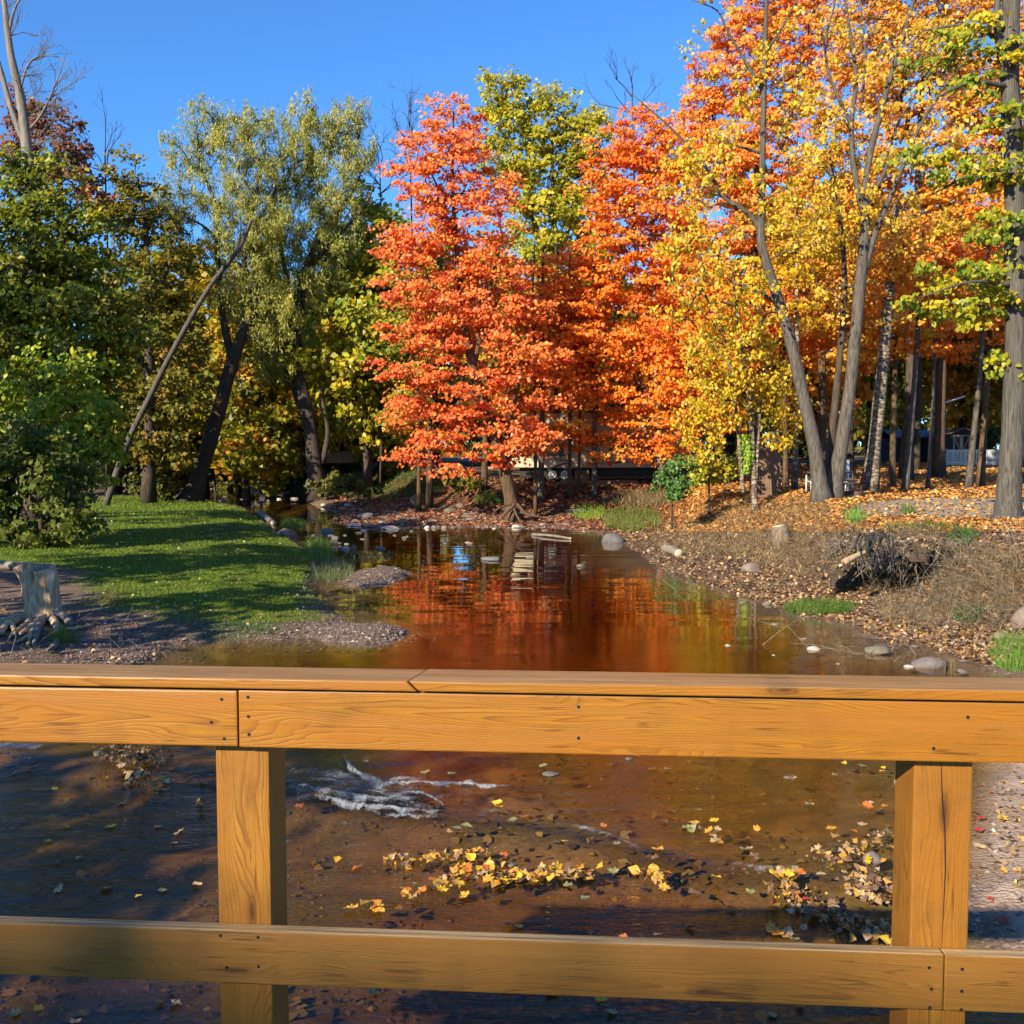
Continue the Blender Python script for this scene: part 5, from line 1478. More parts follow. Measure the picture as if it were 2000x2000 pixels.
# far caravans
for i, (px0, px1, pt, pb, Yr, mt, lab) in enumerate([(718, 836, 840, 893, 74, 'bluewhite', 'bluish white far caravan left of the red maple'), (634, 690, 862, 905, 62, 'step', 'brownish trailer half hidden by the willow stems'), (1988, 2080, 850, 880, 70, 'white', 'white trailer at the right edge behind the big trunk')]):
    s_ = Yr / 1881.0
    x0 = (px0 - 1000) * s_; g = h1(x0, Yr)
    e_ = empty('far_caravan', (x0, Yr, g), lab, 'caravan', 'caravans on the camp ground')
    w = (px1 - px0) * s_; zt = P(1000, pt, Yr)[2] - g; z0 = max(0.35, P(1000, pb, Yr)[2] - g)
    zt = max(zt, z0 + 1.6)
    boxpart('body', 0, w, 0, 2.3, z0, zt, mt, e_, 0.08)
    for k in range(2 if i != 1 else 1):
        q = boxpart('window', w * (0.2 + 0.42 * k), w * (0.2 + 0.42 * k) + w * (0.2 if i != 1 else 0.7), -0.03, 0.01, z0 + (zt - z0) * 0.5, z0 + (zt - z0) * 0.82, 'darkglass', e_)
    for k in (0.42, 0.58):
        b = MB(); disc(14, w * k, 0.33, 0.0, 0.22, 0.33, b); b.build('wheel', M['rubber'], e_)

# brown hut
Yh = 37.5; s_ = Yh / 1881.0
x0 = (1470 - 1000) * s_; g = h1(x0 + 0.5, Yh)
hut = empty('brown_hut', (x0, Yh, g), 'small brown wooden hut with flat roof on the right bank', 'hut', rz=-0.12)
w = (1524 - 1470) * s_; hz = P(1500, 880, Yh)[2] - g
for k in range(5):
    boxpart('plank', w * k / 5 + 0.002, w * (k + 1) / 5 - 0.003, 0, 0.03, 0, hz + 0.002 * k, 'hut', hut)
boxpart('side_wall', 0.0, w, 0.031, 0.95, 0, hz, 'hut', hut)
boxpart('roof', -0.1, w + 0.1, -0.10, 1.05, hz + 0.012, hz + 0.09, 'hutroof', hut, 0.01)
boxpart('roof_cap', 0.05, w - 0.05, 0.1, 0.9, hz + 0.091, hz + 0.26, 'hut', hut, 0.02)

# picnic table
Yp = 35.5; s_ = Yp / 1881.0
pt0 = P(1580, 953, Yp); g = h1(pt0[0] + 0.7, Yp)
tb = empty('picnic_table', (pt0[0], Yp, g), 'picnic table with white metal legs between the two grey trunks', 'picnic table')
for k in range(4):
    boxpart('plank', 0, 1.7, 0.19 * k, 0.19 * k + 0.18, 0.72, 0.76, 'step', tb, 0.005)
for k in (-0.35, 0.95):
    boxpart('bench', 0, 1.7, k, k + 0.22, 0.42, 0.46, 'step', tb, 0.005)
for lx in (0.12, 0.30, 1.45, 1.6):
    b = MB(); b.tube([(lx, 0.02, 0.0), (lx, 0.02, 0.715)], 0.028, 8); b.tube([(lx, 0.72, 0.0), (lx, 0.72, 0.715)], 0.028, 8); b.tube([(lx, -0.28, 0.40), (lx, 1.05, 0.40)], 0.02, 6)
    b.build('leg', M['white'], tb)

# white cabinet
Yw = 44.0; q = P(1652, 924, Yw); g = h1(q[0], Yw)
cb = empty('electric_cabinet', (q[0], Yw, g), 'small white electric cabinet on a post behind the forked tree', 'cabinet')
z0 = max(0.15, q[2] - g); boxpart('cabinet_body', -0.14, 0.14, -0.09, 0.09, z0, z0 + 0.6, 'white', cb, 0.015)
boxpart('door', -0.12, 0.12, -0.10, -0.0905, z0 + 0.04, z0 + 0.56, 'bluewhite', cb, 0.004)
boxpart('post', -0.04, 0.04, -0.03, 0.03, -0.1, z0 - 0.002, 'step', cb)

# fire ring
Yf = 33.5; q = P(1667, 962, Yf); g = h1(q[0], Yf)
b = MB(); n = 24; R0, R1 = 0.30, 0.28
vs = [(r * math.cos(2 * math.pi * k / n), r * math.sin(2 * math.pi * k / n), z) for r, z in ((R0, -0.05), (R0, 0.24), (R1, 0.24), (R1, -0.05)) for k in range(n)]
b.add(vs, [(i * n + k, i * n + (k + 1) % n, (i + 1) * n + (k + 1) % n, (i + 1) * n + k) for i in range(3) for k in range(n)], False)
fr0 = empty('fire_ring', (q[0], Yf, g), 'low rusty steel fire ring right of the forked tree', 'fire ring')
b.build('ring', M['rust'], fr0)
b = MB(); b.tube([(-0.27, 0.0, 0.3), (0.27, 0.0, 0.3)], 0.012, 6); b.tube([(-0.26, 0.1, 0.3), (0.26, 0.1, 0.3)], 0.012, 6); b.tube([(-0.26, -0.1, 0.3), (0.26, -0.1, 0.3)], 0.012, 6); b.tube([(0.27, 0.05, 0.0), (0.27, 0.05, 0.42)], 0.015, 6); b.tube([(-0.27, -0.1, 0.3), (-0.27, 0.12, 0.3)], 0.012, 6); b.tube([(0.27, -0.1, 0.3), (0.27, 0.12, 0.3)], 0.012, 6)
b.build('grate', M['rust'], fr0)

# small shed with the crossed doors, white fence, blue roofed shed
Ys = 69.0; s_ = Ys / 1881.0
q = P(1846, 900, Ys); g = h1(q[0], Ys)
sh = empty('small_shed', (q[0], Ys, g), 'small dark shed with cross braced pale double doors and gable roof', 'shed')
w = (1915 - 1846) * s_; ze = P(1846, 850, Ys)[2] - g; zr = P(1880, 839, Ys)[2] - g
b = MB(); b.prism([(0, 0), (w, 0), (w, ze), (w / 2, zr), (0, ze)], 0, 3.0); b.build('wall', M['darkboard'], sh)
for sgn in (0, 1):
    b = MB()
    xa, xb = (-0.25, w / 2) if sgn == 0 else (w / 2, w + 0.25)
    za, zb_ = (ze - 0.08, zr + 0.06) if sgn == 0 else (zr + 0.06, ze - 0.08)
    b.prism([(xa, za), (xb, zb_), (xb, zb_ + 0.09), (xa, za + 0.09)], -0.2, 3.2)
    b.build('roof', M['hutroof'], sh)
d0, d1 = (1860 - 1846) * s_, (1893 - 1846) * s_; dz = P(1880, 848, Ys)[2] - g - 0.05
for k in range(2):
    xa = d0 + (d1 - d0) * k / 2 + 0.01; xb = d0 + (d1 - d0) * (k + 1) / 2 - 0.01
    dr = boxpart('door', xa, xb, -0.03, -0.001, 0.05, dz, 'darkboard', sh)
    for (a0, a1, c0, c1) in ((xa, xa + 0.1, 0.05, dz), (xb - 0.1, xb, 0.05, dz), (xa + 0.101, xb - 0.101, 0.05, 0.15), (xa + 0.101, xb - 0.101, dz - 0.1, dz)):
        boxpart('trim', a0, a1, -0.06, -0.031, c0, c1, 'trim', dr)
    xt, xs2 = (xa + 0.06, xb - 0.06) if k == 0 else (xb - 0.06, xa + 0.06)
    b = MB(); b.tube([(xt, -0.045, dz - 0.08), (xs2, -0.045, dz * 0.38)], 0.045, 4); b.build('brace', M['trim'], dr)
Yq = 66.0; s_ = Yq / 1881.0
q = P(1850, 906, Yq); g = h1(q[0], Yq)
fe = empty('picket_fence', (q[0], Yq, g), 'low white picket fence in front of the small shed', 'fence')
fl = (1960 - 1850) * s_; pk = None
zt = max(0.85, P(1850, 880, Yq)[2] - g)
for k in range(int(fl / 0.14)):
    if pk is None:
        pk = boxpart('picket', 0, 0.085, 0, 0.02, 0.06, zt, 'white', fe).data
    else:
        link('picket', pk, None, fe, (0.14 * k, 0, 0))
for zz_ in (0.2, zt - 0.12):
    boxpart('fence_rail', -0.02, fl, 0.021, 0.06, zz_, zz_ + 0.09, 'white', fe)
boxpart('top_rail', -0.04, fl + 0.02, -0.02, 0.06, zt + 0.002, zt + 0.06, 'white', fe)
for k in range(4):
    boxpart('fence_post', fl * k / 3 - 0.05, fl * k / 3 + 0.05, 0.061, 0.16, -0.1, zt + 0.1, 'white', fe)
Yb2 = 74.0; s_ = Yb2 / 1881.0
q = P(1745, 900, Yb2); g = h1(q[0], Yb2)
bs = empty('blue_roofed_shed', (q[0], Yb2, g), 'dark low shed with blue grey roof behind the tree trunks', 'shed')
w = (1822 - 1745) * s_; ze = P(1745, 856, Yb2)[2] - g; zr = P(1745, 841, Yb2)[2] - g
boxpart('wall', 0, w, 0, 3.5, -0.1, ze, 'darkboard', bs)
b = MB(); b.add([(-0.2, -0.3, ze + 0.002), (w + 0.2, -0.3, ze + 0.002), (w + 0.2, 1.7, zr), (-0.2, 1.7, zr), (-0.2, 3.7, ze + 0.002), (w + 0.2, 3.7, ze + 0.002), (-0.2, -0.3, ze + 0.1), (w + 0.2, -0.3, ze + 0.1), (w + 0.2, 1.7, zr + 0.1), (-0.2, 1.7, zr + 0.1), (-0.2, 3.7, ze + 0.1), (w + 0.2, 3.7, ze + 0.1)],
      [(0, 1, 7, 6), (6, 7, 8, 9), (9, 8, 11, 10), (0, 3, 2, 1), (3, 4, 5, 2), (0, 6, 9, 3), (3, 9, 10, 4), (1, 2, 8, 7), (2, 5, 11, 8), (4, 10, 11, 5)])
b.build('roof', M['blueroof'], bs)
boxpart('doorway', w * 0.2, w * 0.62, -0.02, -0.001, 0.0, ze * 0.85, 'skirt', bs)
b = MB(); b.tube(spline([P(1827, 792, 58), P(1850, 785, 58), P(1884, 774, 58)], 4), 0.05, 6)
tag(b.build('white_pole', M['white'], None), 'thin white sloping awning pole hung between trunks above the shed', 'pole')

# ---------------------------------------------------------------- stump with roots on the left bank
g0 = G(75, 1215, 0.22)
st = empty('tree_stump', (g0[0], g0[1], h1(g0[0], g0[1])), 'weathered split tree stump with bare roots on the left bank', 'stump')
YS = g0[1]
def S(px, py, dy=0.0):
    return P(px, py, YS + dy)
b = MB(); b.tube(spline([S(78, 1205), S(75, 1180), S(62, 1150), S(50, 1120), S(42, 1104)], 4), list(np.interp(np.linspace(0, 1, 17), [0, .3, .6, .85, 1], [0.30, 0.21, 0.12, 0.13, 0.16])), 12, 0.14)
b.tube(spline([S(52, 1160), S(54, 1130), S(56, 1102)], 3), [0.07, 0.08, 0.07, 0.06, 0.05, 0.04, 0.02], 7, 0.2)
b.build('left_prong', M['stumpwood'], st, None, st.location)
b = MB()
b.tube(spline([S(92, 1205), S(94, 1175), S(92, 1140), S(88, 1113)], 4), list(np.interp(np.linspace(0, 1, 13), [0, .4, .7, 1], [0.26, 0.19, 0.185, 0.17])), 12, 0.10)
b.build('right_prong', M['stumpwood'], st, None, st.location)
b = MB(); b.add([S(88, 1112, -0.18), S(108, 1114, -0.1), S(110, 1118, 0.0), S(106, 1160, -0.02), S(101, 1195, -0.06), S(98, 1180, -0.22), S(96, 1150, -0.2)], [(0, 1, 2, 3, 4, 5, 6)])
b.add([S(99, 1186, -0.1), S(104, 1165, 0.0), S(110, 1118, 0.0), S(108, 1114, 0.06), S(100, 1190, 0.1)], [(0, 1, 2, 3, 4)])
b.build('split_wood', M['logend'], st, None, st.location)
roots = [[(80, 1200, .13), (50, 1208, .10), (20, 1216, .08), (-10, 1220, .06)], [(70, 1206, .11), (40, 1213, .09), (12, 1225, .06), (2, 1240, .03)], [(85, 1206, .09), (78, 1220, .06), (72, 1240, .045), (66, 1262, .03)], [(90, 1210, .08), (60, 1228, .05), (40, 1240, .03)],
         [(105, 1198, .10), (120, 1205, .09), (132, 1215, .07), (138, 1224, .05)], [(100, 1206, .09), (108, 1222, .06), (112, 1240, .03)], [(60, 1215, .06), (45, 1228, .045), (28, 1236, .03), (20, 1246, .02)], [(20, 1217, .05), (26, 1228, .04), (30, 1244, .02)], [(75, 1222, .05), (52, 1246, .03), (30, 1256, .02)],
         [(112, 1256, .045), (104, 1266, .04), (92, 1272, .02)], [(5, 1222, .05), (-6, 1236, .03), (-14, 1250, .02)], [(86, 1214, .05), (64, 1236, .035), (54, 1262, .02)], [(128, 1230, .03), (160, 1226, .025), (182, 1220, .012)]]
def RG(x, y, r):
    if y <= 1206:
        return S(x, y, -0.15)
    p = np.array([q_[0] for q_ in march(x, y + 4)])
    p[2] += r * 0.5 + 0.03
    return p
for k, rt in enumerate(roots):
    b = MB(); sp_ = spline([RG(x, y, r) for i, (x, y, r) in enumerate(rt)], 4)
    b.tube(sp_, list(np.interp(np.linspace(0, len(rt) - 1, len(sp_)), range(len(rt)), [r for x, y, r in rt])), 7, 0.12)
    b.build('root', M['dead'] if k in (2, 9, 4) else M['stumpwood'], st, None, st.location)

# logs
def log(name, label, p0, p1, r, mat='log', cat='log', bend=0.03):
    p0 = np.array(p0); p1 = np.array(p1); mid = (p0 + p1) / 2 + np.array([0, 0, bend])
    root = empty(name, (p0 + p1) / 2, label, cat)
    b = MB(); sp_ = spline([p0, mid, p1], 5); b.tube(sp_, list(np.linspace(r, r * 0.85, len(sp_))), 10, 0.06, False)
    b.build('log_bark', M[mat], root, None, root.location)
    for p, q, nm in ((sp_[0], sp_[1], 'cut_end'), (sp_[-1], sp_[-2], 'cut_end')):
        e = MB(); d = (p - q) / np.linalg.norm(p - q); e.tube([p - d * 0.02, p + d * 0.004], r * 0.9, 10); e.build(nm, M['logend'], root, None, root.location)
    return root


def gl(px, py, r):
    """log point resting on the ground seen at px, py"""
    p = np.array([q_[0] for q_ in march(px, py, 0.0)])
    p[2] = max(p[2], float(water_z(p[0], p[1]))) + r * 0.75
    return p


log('fallen_log', 'grey log lying across the left edge behind the stump', gl(-80, 1108, .1), gl(104, 1118, .1), 0.11)
log('drift_log', 'short log at the water edge of the far lawn', gl(508, 1006, .12), gl(534, 1026, .12), 0.14)
log('small_log', 'short pale log lying on the right beach', gl(1300, 1078, .12), gl(1326, 1088, .12), 0.14)
log('bleached_log', 'pale bleached log at the mouth of the gravel bar', gl(1105, 1003, .1), gl(1162, 1000, .1), 0.11, 'dead')
log('thin_drift_log', 'thin dark branch floating across the pool below the maple', gl(1040, 1046, .05), gl(1115, 1054, .05), 0.05, 'dead')

# ---------------------------------------------------------------- stones
stone_me = []
M['stone'] = None
def mat_stone(name, a, b_):
    m, nt, out = new_mat(name); t = NT(nt)
    oi = nt.nodes.new('ShaderNodeObjectInfo')
    n1 = t.noise(t.coord(), 3.5, 6, 0.65); n2 = t.noise(t.coord(), 30, 4, 0.7)
    c = t.ramp(n1, [(0.3, a), (0.7, b_)])
    c = t.mix(0.35, c, t.ramp(oi.outputs['Random'], [(0.0, [v * 0.55 for v in a]), (0.5, (0.22, 0.15, 0.12)), (1.0, [min(1, v * 1.25) for v in b_])]))
    c = t.mix(t.ramp(n2, [(0.45, 0.0), (0.7, 0.45)]), c, [v * 0.6 for v in a])
    b = t.pbsdf(c, 0.8, t.bump(t.math('ADD', n1, t.math('MULTIPLY', n2, 0.4)), 0.5, 0.03), 0.0, 0.3)
    t.l(b.outputs[0], out.inputs[0]); return m


M['stone'] = mat_stone('stone_tan', (0.14, 0.10, 0.078), (0.26, 0.20, 0.155))
M['stone_grey'] = mat_stone('stone_grey', (0.09, 0.082, 0.08), (0.19, 0.17, 0.165))
M['stone_pale'] = mat_stone('stone_pale', (0.42, 0.37, 0.30), (0.62, 0.56, 0.47))
M['stone_moss'] = mat_stone('stone_moss', (0.10, 0.095, 0.06), (0.22, 0.19, 0.13))
for s in range(5):
    bm = bmesh.new(); bmesh.ops.create_icosphere(bm, subdivisions=3, radius=1.0)
    rr = random.Random(s + 40)
    ph = [rr.uniform(0, 6.28) for _ in range(9)]
    planes = [(Vector((rr.gauss(0, 1), rr.gauss(0, 1), rr.gauss(0, 1))).normalized(), rr.uniform(0.55, 0.92)) for _ in range(10)]
    for v in bm.verts:
        c = v.co.copy()
        k = 1 + 0.10 * math.sin(2.1 * c.x + ph[0]) * math.sin(2.7 * c.y + ph[1]) + 0.07 * math.sin(4.3 * c.z + ph[2] + 2 * c.x) + 0.03 * math.sin(9 * c.x + ph[3]) * math.sin(8 * c.y + ph[4])
        c *= k
        for nrm, dd in planes:
            q = c.dot(nrm)
            if q > dd: c -= nrm * (q - dd) * 0.8
        v.co = c
    for f in bm.faces: f.smooth = True
    me = bpy.data.meshes.new('stone'); bm.to_mesh(me); bm.free(); stone_me.append(me)
_sm = {}
def stone(px, py, wpx, hpx, label, mat='stone', group=None, k=0, name='stone', depth=1.0, sink=0.35, rot=None):
    p = np.array([q_[0] for q_ in march(px, py, -0.06)])
    p[2] = max(p[2], float(water_z(p[0], p[1])))
    s = p[1] / 1881.0
    rx = wpx * s / 2; rz = hpx * s / 2 * 1.15
    key = (k % 5, mat)
    if key not in _sm:
        me = stone_me[k % 5].copy(); me.materials.clear(); me.materials.append(M[mat]); _sm[key] = me
    o = bpy.data.objects.new(name, _sm[key])
    o.scale = (rx, rx * depth, rz)
    o.location = (p[0], p[1] + rx * depth * 0.5, p[2] + rz * (1 - 2 * sink) * 0.6)
    o.rotation_euler = (0, 0, rot if rot is not None else random.uniform(-0.4, 0.4))
    C.objects.link(o)
    return tag(o, label, 'stone', group)


for i, (px, py, w, h, lab, mt) in enumerate([
    (555, 1046, 42, 24, 'rounded pinkish boulder at the lawn edge by the creek', 'stone'), (1198, 1062, 50, 26, 'blocky grey boulder at the water edge under the right slope', 'stone_grey'),
    (960, 1099, 42, 12, 'low flat grey stone standing alone in the middle of the pool', 'stone_grey'), (1035, 1095, 18, 5, 'small flat stone right of the lone stone in the pool', 'stone'), (1470, 1118, 50, 26, 'round tan boulder on the right beach', 'stone'),
    (1822, 1312, 78, 34, 'big grey boulder just above the rail at the right', 'stone_grey'), (1590, 1277, 28, 10, 'small white stone in the water at the right', 'stone_pale'), (1718, 1284, 50, 24, 'mossy square stone at the right water edge', 'stone_moss'),
    (1776, 1312, 20, 7, 'small pale flat stone left of the big grey boulder', 'stone_pale'), (1880, 1322, 24, 10, 'small grey stone right of the big grey boulder', 'stone_grey'), (1500, 1182, 22, 12, 'dark wet stone at the tip of the green grass patch', 'stone_moss'),
    (638, 1044, 30, 14, 'purple grey stone in the shallows off the lawn', 'stone_grey'), (655, 1058, 20, 12, 'small round stone in the shallows off the lawn', 'stone_grey'), (675, 1076, 18, 8, 'bright white stone in the shallows off the lawn', 'stone_pale'), (692, 1075, 14, 10, 'tan stone beside the bright white one', 'stone'),
    (655, 1075, 24, 10, 'brownish stone left of the bright white one', 'stone'), (742, 1077, 24, 9, 'pale stone right of the shallows plants', 'stone_grey'), (692, 1030, 34, 9, 'flat pale slab at the left tip of the gravel bar', 'stone_pale'), (728, 1032, 40, 9, 'dark flat slab between two pale ones', 'stone_grey'),
    (762, 1037, 46, 10, 'largest bright flat slab at the gravel bar', 'stone_pale'), (785, 1024, 34, 18, 'blocky grey brown rock on the gravel bar', 'stone_moss'), (745, 1022, 30, 13, 'tan rock left of the blocky one', 'stone'), (715, 1012, 40, 18, 'grey boulder at the upper left of the gravel bar', 'stone_grey'), (692, 1005, 14, 10, 'small rock left of the grey boulder', 'stone'),
    (710, 1040, 18, 5, 'small pale stone in the water below the slabs', 'stone_pale'), (834, 1034, 13, 9, 'left of three round stones at the gravel bar edge', 'stone_pale'), (848, 1034, 14, 8, 'middle of three round stones at the gravel bar edge', 'stone'), (868, 1034, 12, 8, 'right of three round stones at the gravel bar edge', 'stone'),
    (880, 1000, 30, 14, 'dark rock up on the gravel bar', 'stone_moss'), (815, 985, 40, 30, 'large dark boulder below the dark slope', 'stone_moss'), (920, 1016, 30, 10, 'grey flat rock left of the maple roots', 'stone_grey'), (1008, 1033, 20, 9, 'pale oval stone right below the maple roots', 'stone_pale'), (1105, 1027, 20, 10, 'round tan stone left of the green patch', 'stone'),
    (1064, 1040, 14, 5, 'flat wet stone in the water by the gravel bar', 'stone'), (900, 990, 22, 12, 'rock behind the dark rock on the bar', 'stone_grey'), (842, 1070, 12, 6, 'leftmost of three small stones in the upper pool', 'stone'), (871, 1066, 13, 5, 'second of three small stones in the upper pool', 'stone'), (918, 1066, 18, 5, 'third of three small stones in the upper pool', 'stone'),
    (790, 1055, 12, 6, 'little stone near the slabs in the upper pool', 'stone_grey'), (1135, 1112, 22, 9, 'dark half sunk stone on the right of the pool', 'stone_moss'), (745, 1140, 20, 6, 'flat stone at the upper end of the pebble island', 'stone_grey'), (1705, 1700, 40, 28, 'rounded grey stone among leaves left of the right post', 'stone_grey'), (1756, 1545, 18, 20, 'dark stone beside the right post', 'stone_moss'),
    (2010, 1225, 60, 60, 'large brown boulder cut by the right edge', 'stone'), (1960, 1250, 40, 22, 'mossy block at the right edge above the grass', 'stone_moss'), (1075, 1527, 36, 10, 'flat dark green stone awash beyond the white water', 'stone_moss'), (1620, 1470, 26, 10, 'flat pale stone awash under the rail near the right post', 'stone_grey')]):
    stone(px, py, w, h, lab, mt, None, i, 'boulder' if w >= 40 else 'stone', 0.8)
rs = random.Random(5)
for grp, lab, n, box, wr in [('stones along the gravel bar edge', 'small rounded stone among others along the gravel bar edge', 70, (800, 1135, 1004, 1036), (6, 16)), ('stones on the upper gravel bar', 'small rock among others on the shaded upper gravel bar', 40, (670, 960, 985, 1022), (8, 22)),
                             ('stones in the narrows', 'dark stone in the shaded narrows at the bend of the creek', 22, (430, 640, 945, 992), (7, 18)), ('stones in the shallows off the lawn', 'small stone in the shallows beside the lawn', 14, (600, 720, 1045, 1085), (7, 15)), ('stones in the upper pool', 'tiny stone breaking the surface of the upper pool', 9, (620, 1130, 1040, 1120), (5, 12)),
                             ('stones on the right beach', 'small stone on the leafy right beach', 16, (1420, 1990, 1180, 1320), (8, 20)), ('stones in the near shallows', 'small stone in the shallow water beyond the rail', 8, (560, 1740, 1480, 1860), (10, 24))]:
    for i in range(n):
        w = rs.uniform(*wr)
        stone(rs.uniform(box[0], box[1]), rs.uniform(box[2], box[3]), w, w * rs.uniform(0.25, 0.42), lab, rs.choice(['stone', 'stone', 'stone_grey', 'stone_grey', 'stone_moss', 'stone_moss', 'stone_pale']), grp, i, 'stone', rs.uniform(0.7, 1.1))


# pebbles as stuff
def scatter(n, box, z=None):
    """points on the ground seen inside a picture box"""
    return march(RNG.uniform(box[0], box[1], n), RNG.uniform(box[2], box[3], n))


def pebbles(name, label, n, boxes, smin, smax, cols, wet=False):
    V = []; cc = []
    base = np.array([(1, 0, 0), (-1, 0, 0), (0, 1, 0), (0, -1, 0), (0, 0, 1), (0, 0, -1)], float)
    tri = np.array([(4, 0, 2), (4, 2, 1), (4, 1, 3), (4, 3, 0), (5, 2, 0), (5, 1, 2), (5, 3, 1), (5, 0, 3)])
    for bx, wgt in boxes:
        m_ = int(n * wgt)
        x, y, z = scatter(m_, bx)
        keep = (z < -0.05) & (fbm(x * 0.8, y * 1.1, 95) > -0.08) if wet else z > -0.10
        x, y, z = x[keep], y[keep], z[keep]; m_ = len(x)
        s = RNG.uniform(smin, smax, m_) * (1 + RNG.random(m_) ** 4 * 1.5)
        a = RNG.uniform(0, 6.28, m_)
        sc3 = np.stack([s, s * RNG.uniform(0.6, 1, m_), s * RNG.uniform(0.3, 0.6, m_)], 1)
        vv = base[None] * sc3[:, None, :] * RNG.uniform(0.75, 1.2, (m_, 6, 1))
        ca, sa = np.cos(a)[:, None], np.sin(a)[:, None]
        rx_ = vv[:, :, 0] * ca - vv[:, :, 1] * sa; ry_ = vv[:, :, 0] * sa + vv[:, :, 1] * ca
        vv = np.stack([rx_, ry_, vv[:, :, 2]], 2) + np.stack([x, y, z + sc3[:, 2] * 0.3], 1)[:, None, :]
        V.append(vv[:, tri, :].reshape(-1, 3))
        cc.append(np.repeat(pick(cols, m_, RNG), 8, 0) * np.repeat(RNG.uniform(0.7, 1.2, m_), 8)[:, None])
    v = np.concatenate(V); me = fast_mesh(name, v, 3); face_tint(me, np.concatenate(cc))
    o = link(name, me, M['pebble']); tag(o, label, 'gravel', kind='stuff'); return o


m, nt, out = new_mat('pebble'); t = NT(nt)
b_ = t.pbsdf(t.attr('tint', 'Color'), 0.75, None, 0, 0.35); t.l(b_.outputs[0], out.inputs[0]); M['pebble'] = m
PEB = [(0.13, 0.088, 0.072, 3), (0.18, 0.13, 0.105, 3), (0.09, 0.066, 0.06, 2), (0.27, 0.215, 0.175, 1), (0.42, 0.36, 0.30, 0.25), (0.17, 0.095, 0.07, 1)]
pebbles('shore_gravel', 'brown pebble shore in front of the lawn', 6500, [((120, 700, 1185, 1300), 0.75), ((0, 330, 1200, 1300), 0.25)], 0.007, 0.020, PEB)
pebbles('island_gravel', 'low pebble islands in the creek left of the middle', 6000, [((665, 830, 1105, 1160), 0.45), ((600, 850, 1215, 1290), 0.55)], 0.008, 0.024, PEB)
pebbles('bar_gravel', 'reddish gravel bar at the foot of the red maple', 5000, [((650, 1150, 985, 1040), 1.0)], 0.02, 0.06, PEB)
pebbles('beach_gravel', 'gravel and grit along the right water edge', 2000, [((1400, 2000, 1170, 1320), 0.9), ((1880, 2000, 1480, 1900), 0.1)], 0.008, 0.025, PEB)

pebbles('bed_stones', 'flat brown stones on the creek bed under the shallow near water', 4200, [((-20, 2000, 1440, 1720), 0.6), ((-20, 2000, 1700, 2000), 0.4)], 0.008, 0.026, [(0.17, 0.11, 0.055, 3), (0.12, 0.08, 0.04, 3), (0.22, 0.155, 0.08, 2), (0.08, 0.055, 0.03, 3), (0.28, 0.22, 0.14, 0.5), (0.13, 0.12, 0.055, 2)], True)

# ---------------------------------------------------------------- grass
def blades(name, label, x, y, z, h, w, cols, kind='stuff', cat='grass', lean=0.35, parent=None, split=False):
    n = len(x)
    cen = np.stack([x, y, z], 1)
    ax = np.array([0, 0, 1.0]) + RNG.normal(size=(n, 3)) * lean
    ax /= np.linalg.norm(ax, axis=1, keepdims=True)
    side = np.cross(ax, RNG.normal(size=(n, 3))); side /= np.linalg.norm(side, axis=1, keepdims=True) + 1e-9
    ww = (w * 0.5)[:, None] if not np.isscalar(w) else w * 0.5
    hh_ = h[:, None]
    v = np.stack([cen - side * ww, cen + side * ww, cen + ax * hh_], 1).reshape(-1, 3)
    me = fast_mesh(name, v, 3)
    c = pick(cols, n, RNG) * RNG.uniform(0.7, 1.25, n)[:, None]
    face_tint(me, c)
    o = link(name, me, M['blade'])
    tag(o, label, cat, kind=kind)
    return o


LAWNC = [(0.14, 0.215, 0.009, 4), (0.20, 0.28, 0.011, 4), (0.29, 0.34, 0.016, 2), (0.28, 0.27, 0.03, 0.6)]
n = 170000
x, y, z = scatter(n, (-60, 680, 968, 1215))
sd, _ = poly_sd(LAWN, x, y)
keep = (sd + 1.6 * fbm(x * 1.1, y * 1.1, 51) < RNG.uniform(-0.3, 0.6, len(x))) & (z > 0.03) & (fbm(x * 0.5, y * 0.3, 57) < 0.19 + 0.1 * RNG.random(len(x)))
x, y, z = x[keep], y[keep], z[keep]
blades('lawn_grass', 'mown green lawn on the left bank', x, y, z - 0.005, RNG.uniform(0.035, 0.085, len(x)) * np.clip(y / 28, 0.8, 2.0), 0.007 * np.clip(y / 16, 0.9, 4.0), LAWNC, lean=0.5)


def tuft(label, px, py, rx, ry, n, h, cols, name='grass_tuft', lean=0.4, wid=0.010):
    a = RNG.uniform(0, 6.28, n); r = np.sqrt(RNG.random(n))
    pxs = px + rx * r * np.cos(a); pys = py + ry * r * np.sin(a)
    x, y, zz = march(pxs, pys, -0.05)
    zz = np.maximum(zz, -0.05)
    hh_ = h * RNG.uniform(0.4, 1.1, n)
    return blades(name, label, x, y, zz - 0.01, hh_, wid * np.clip(y / 18, 0.8, 3.0), cols, 'stuff', 'grass', lean)


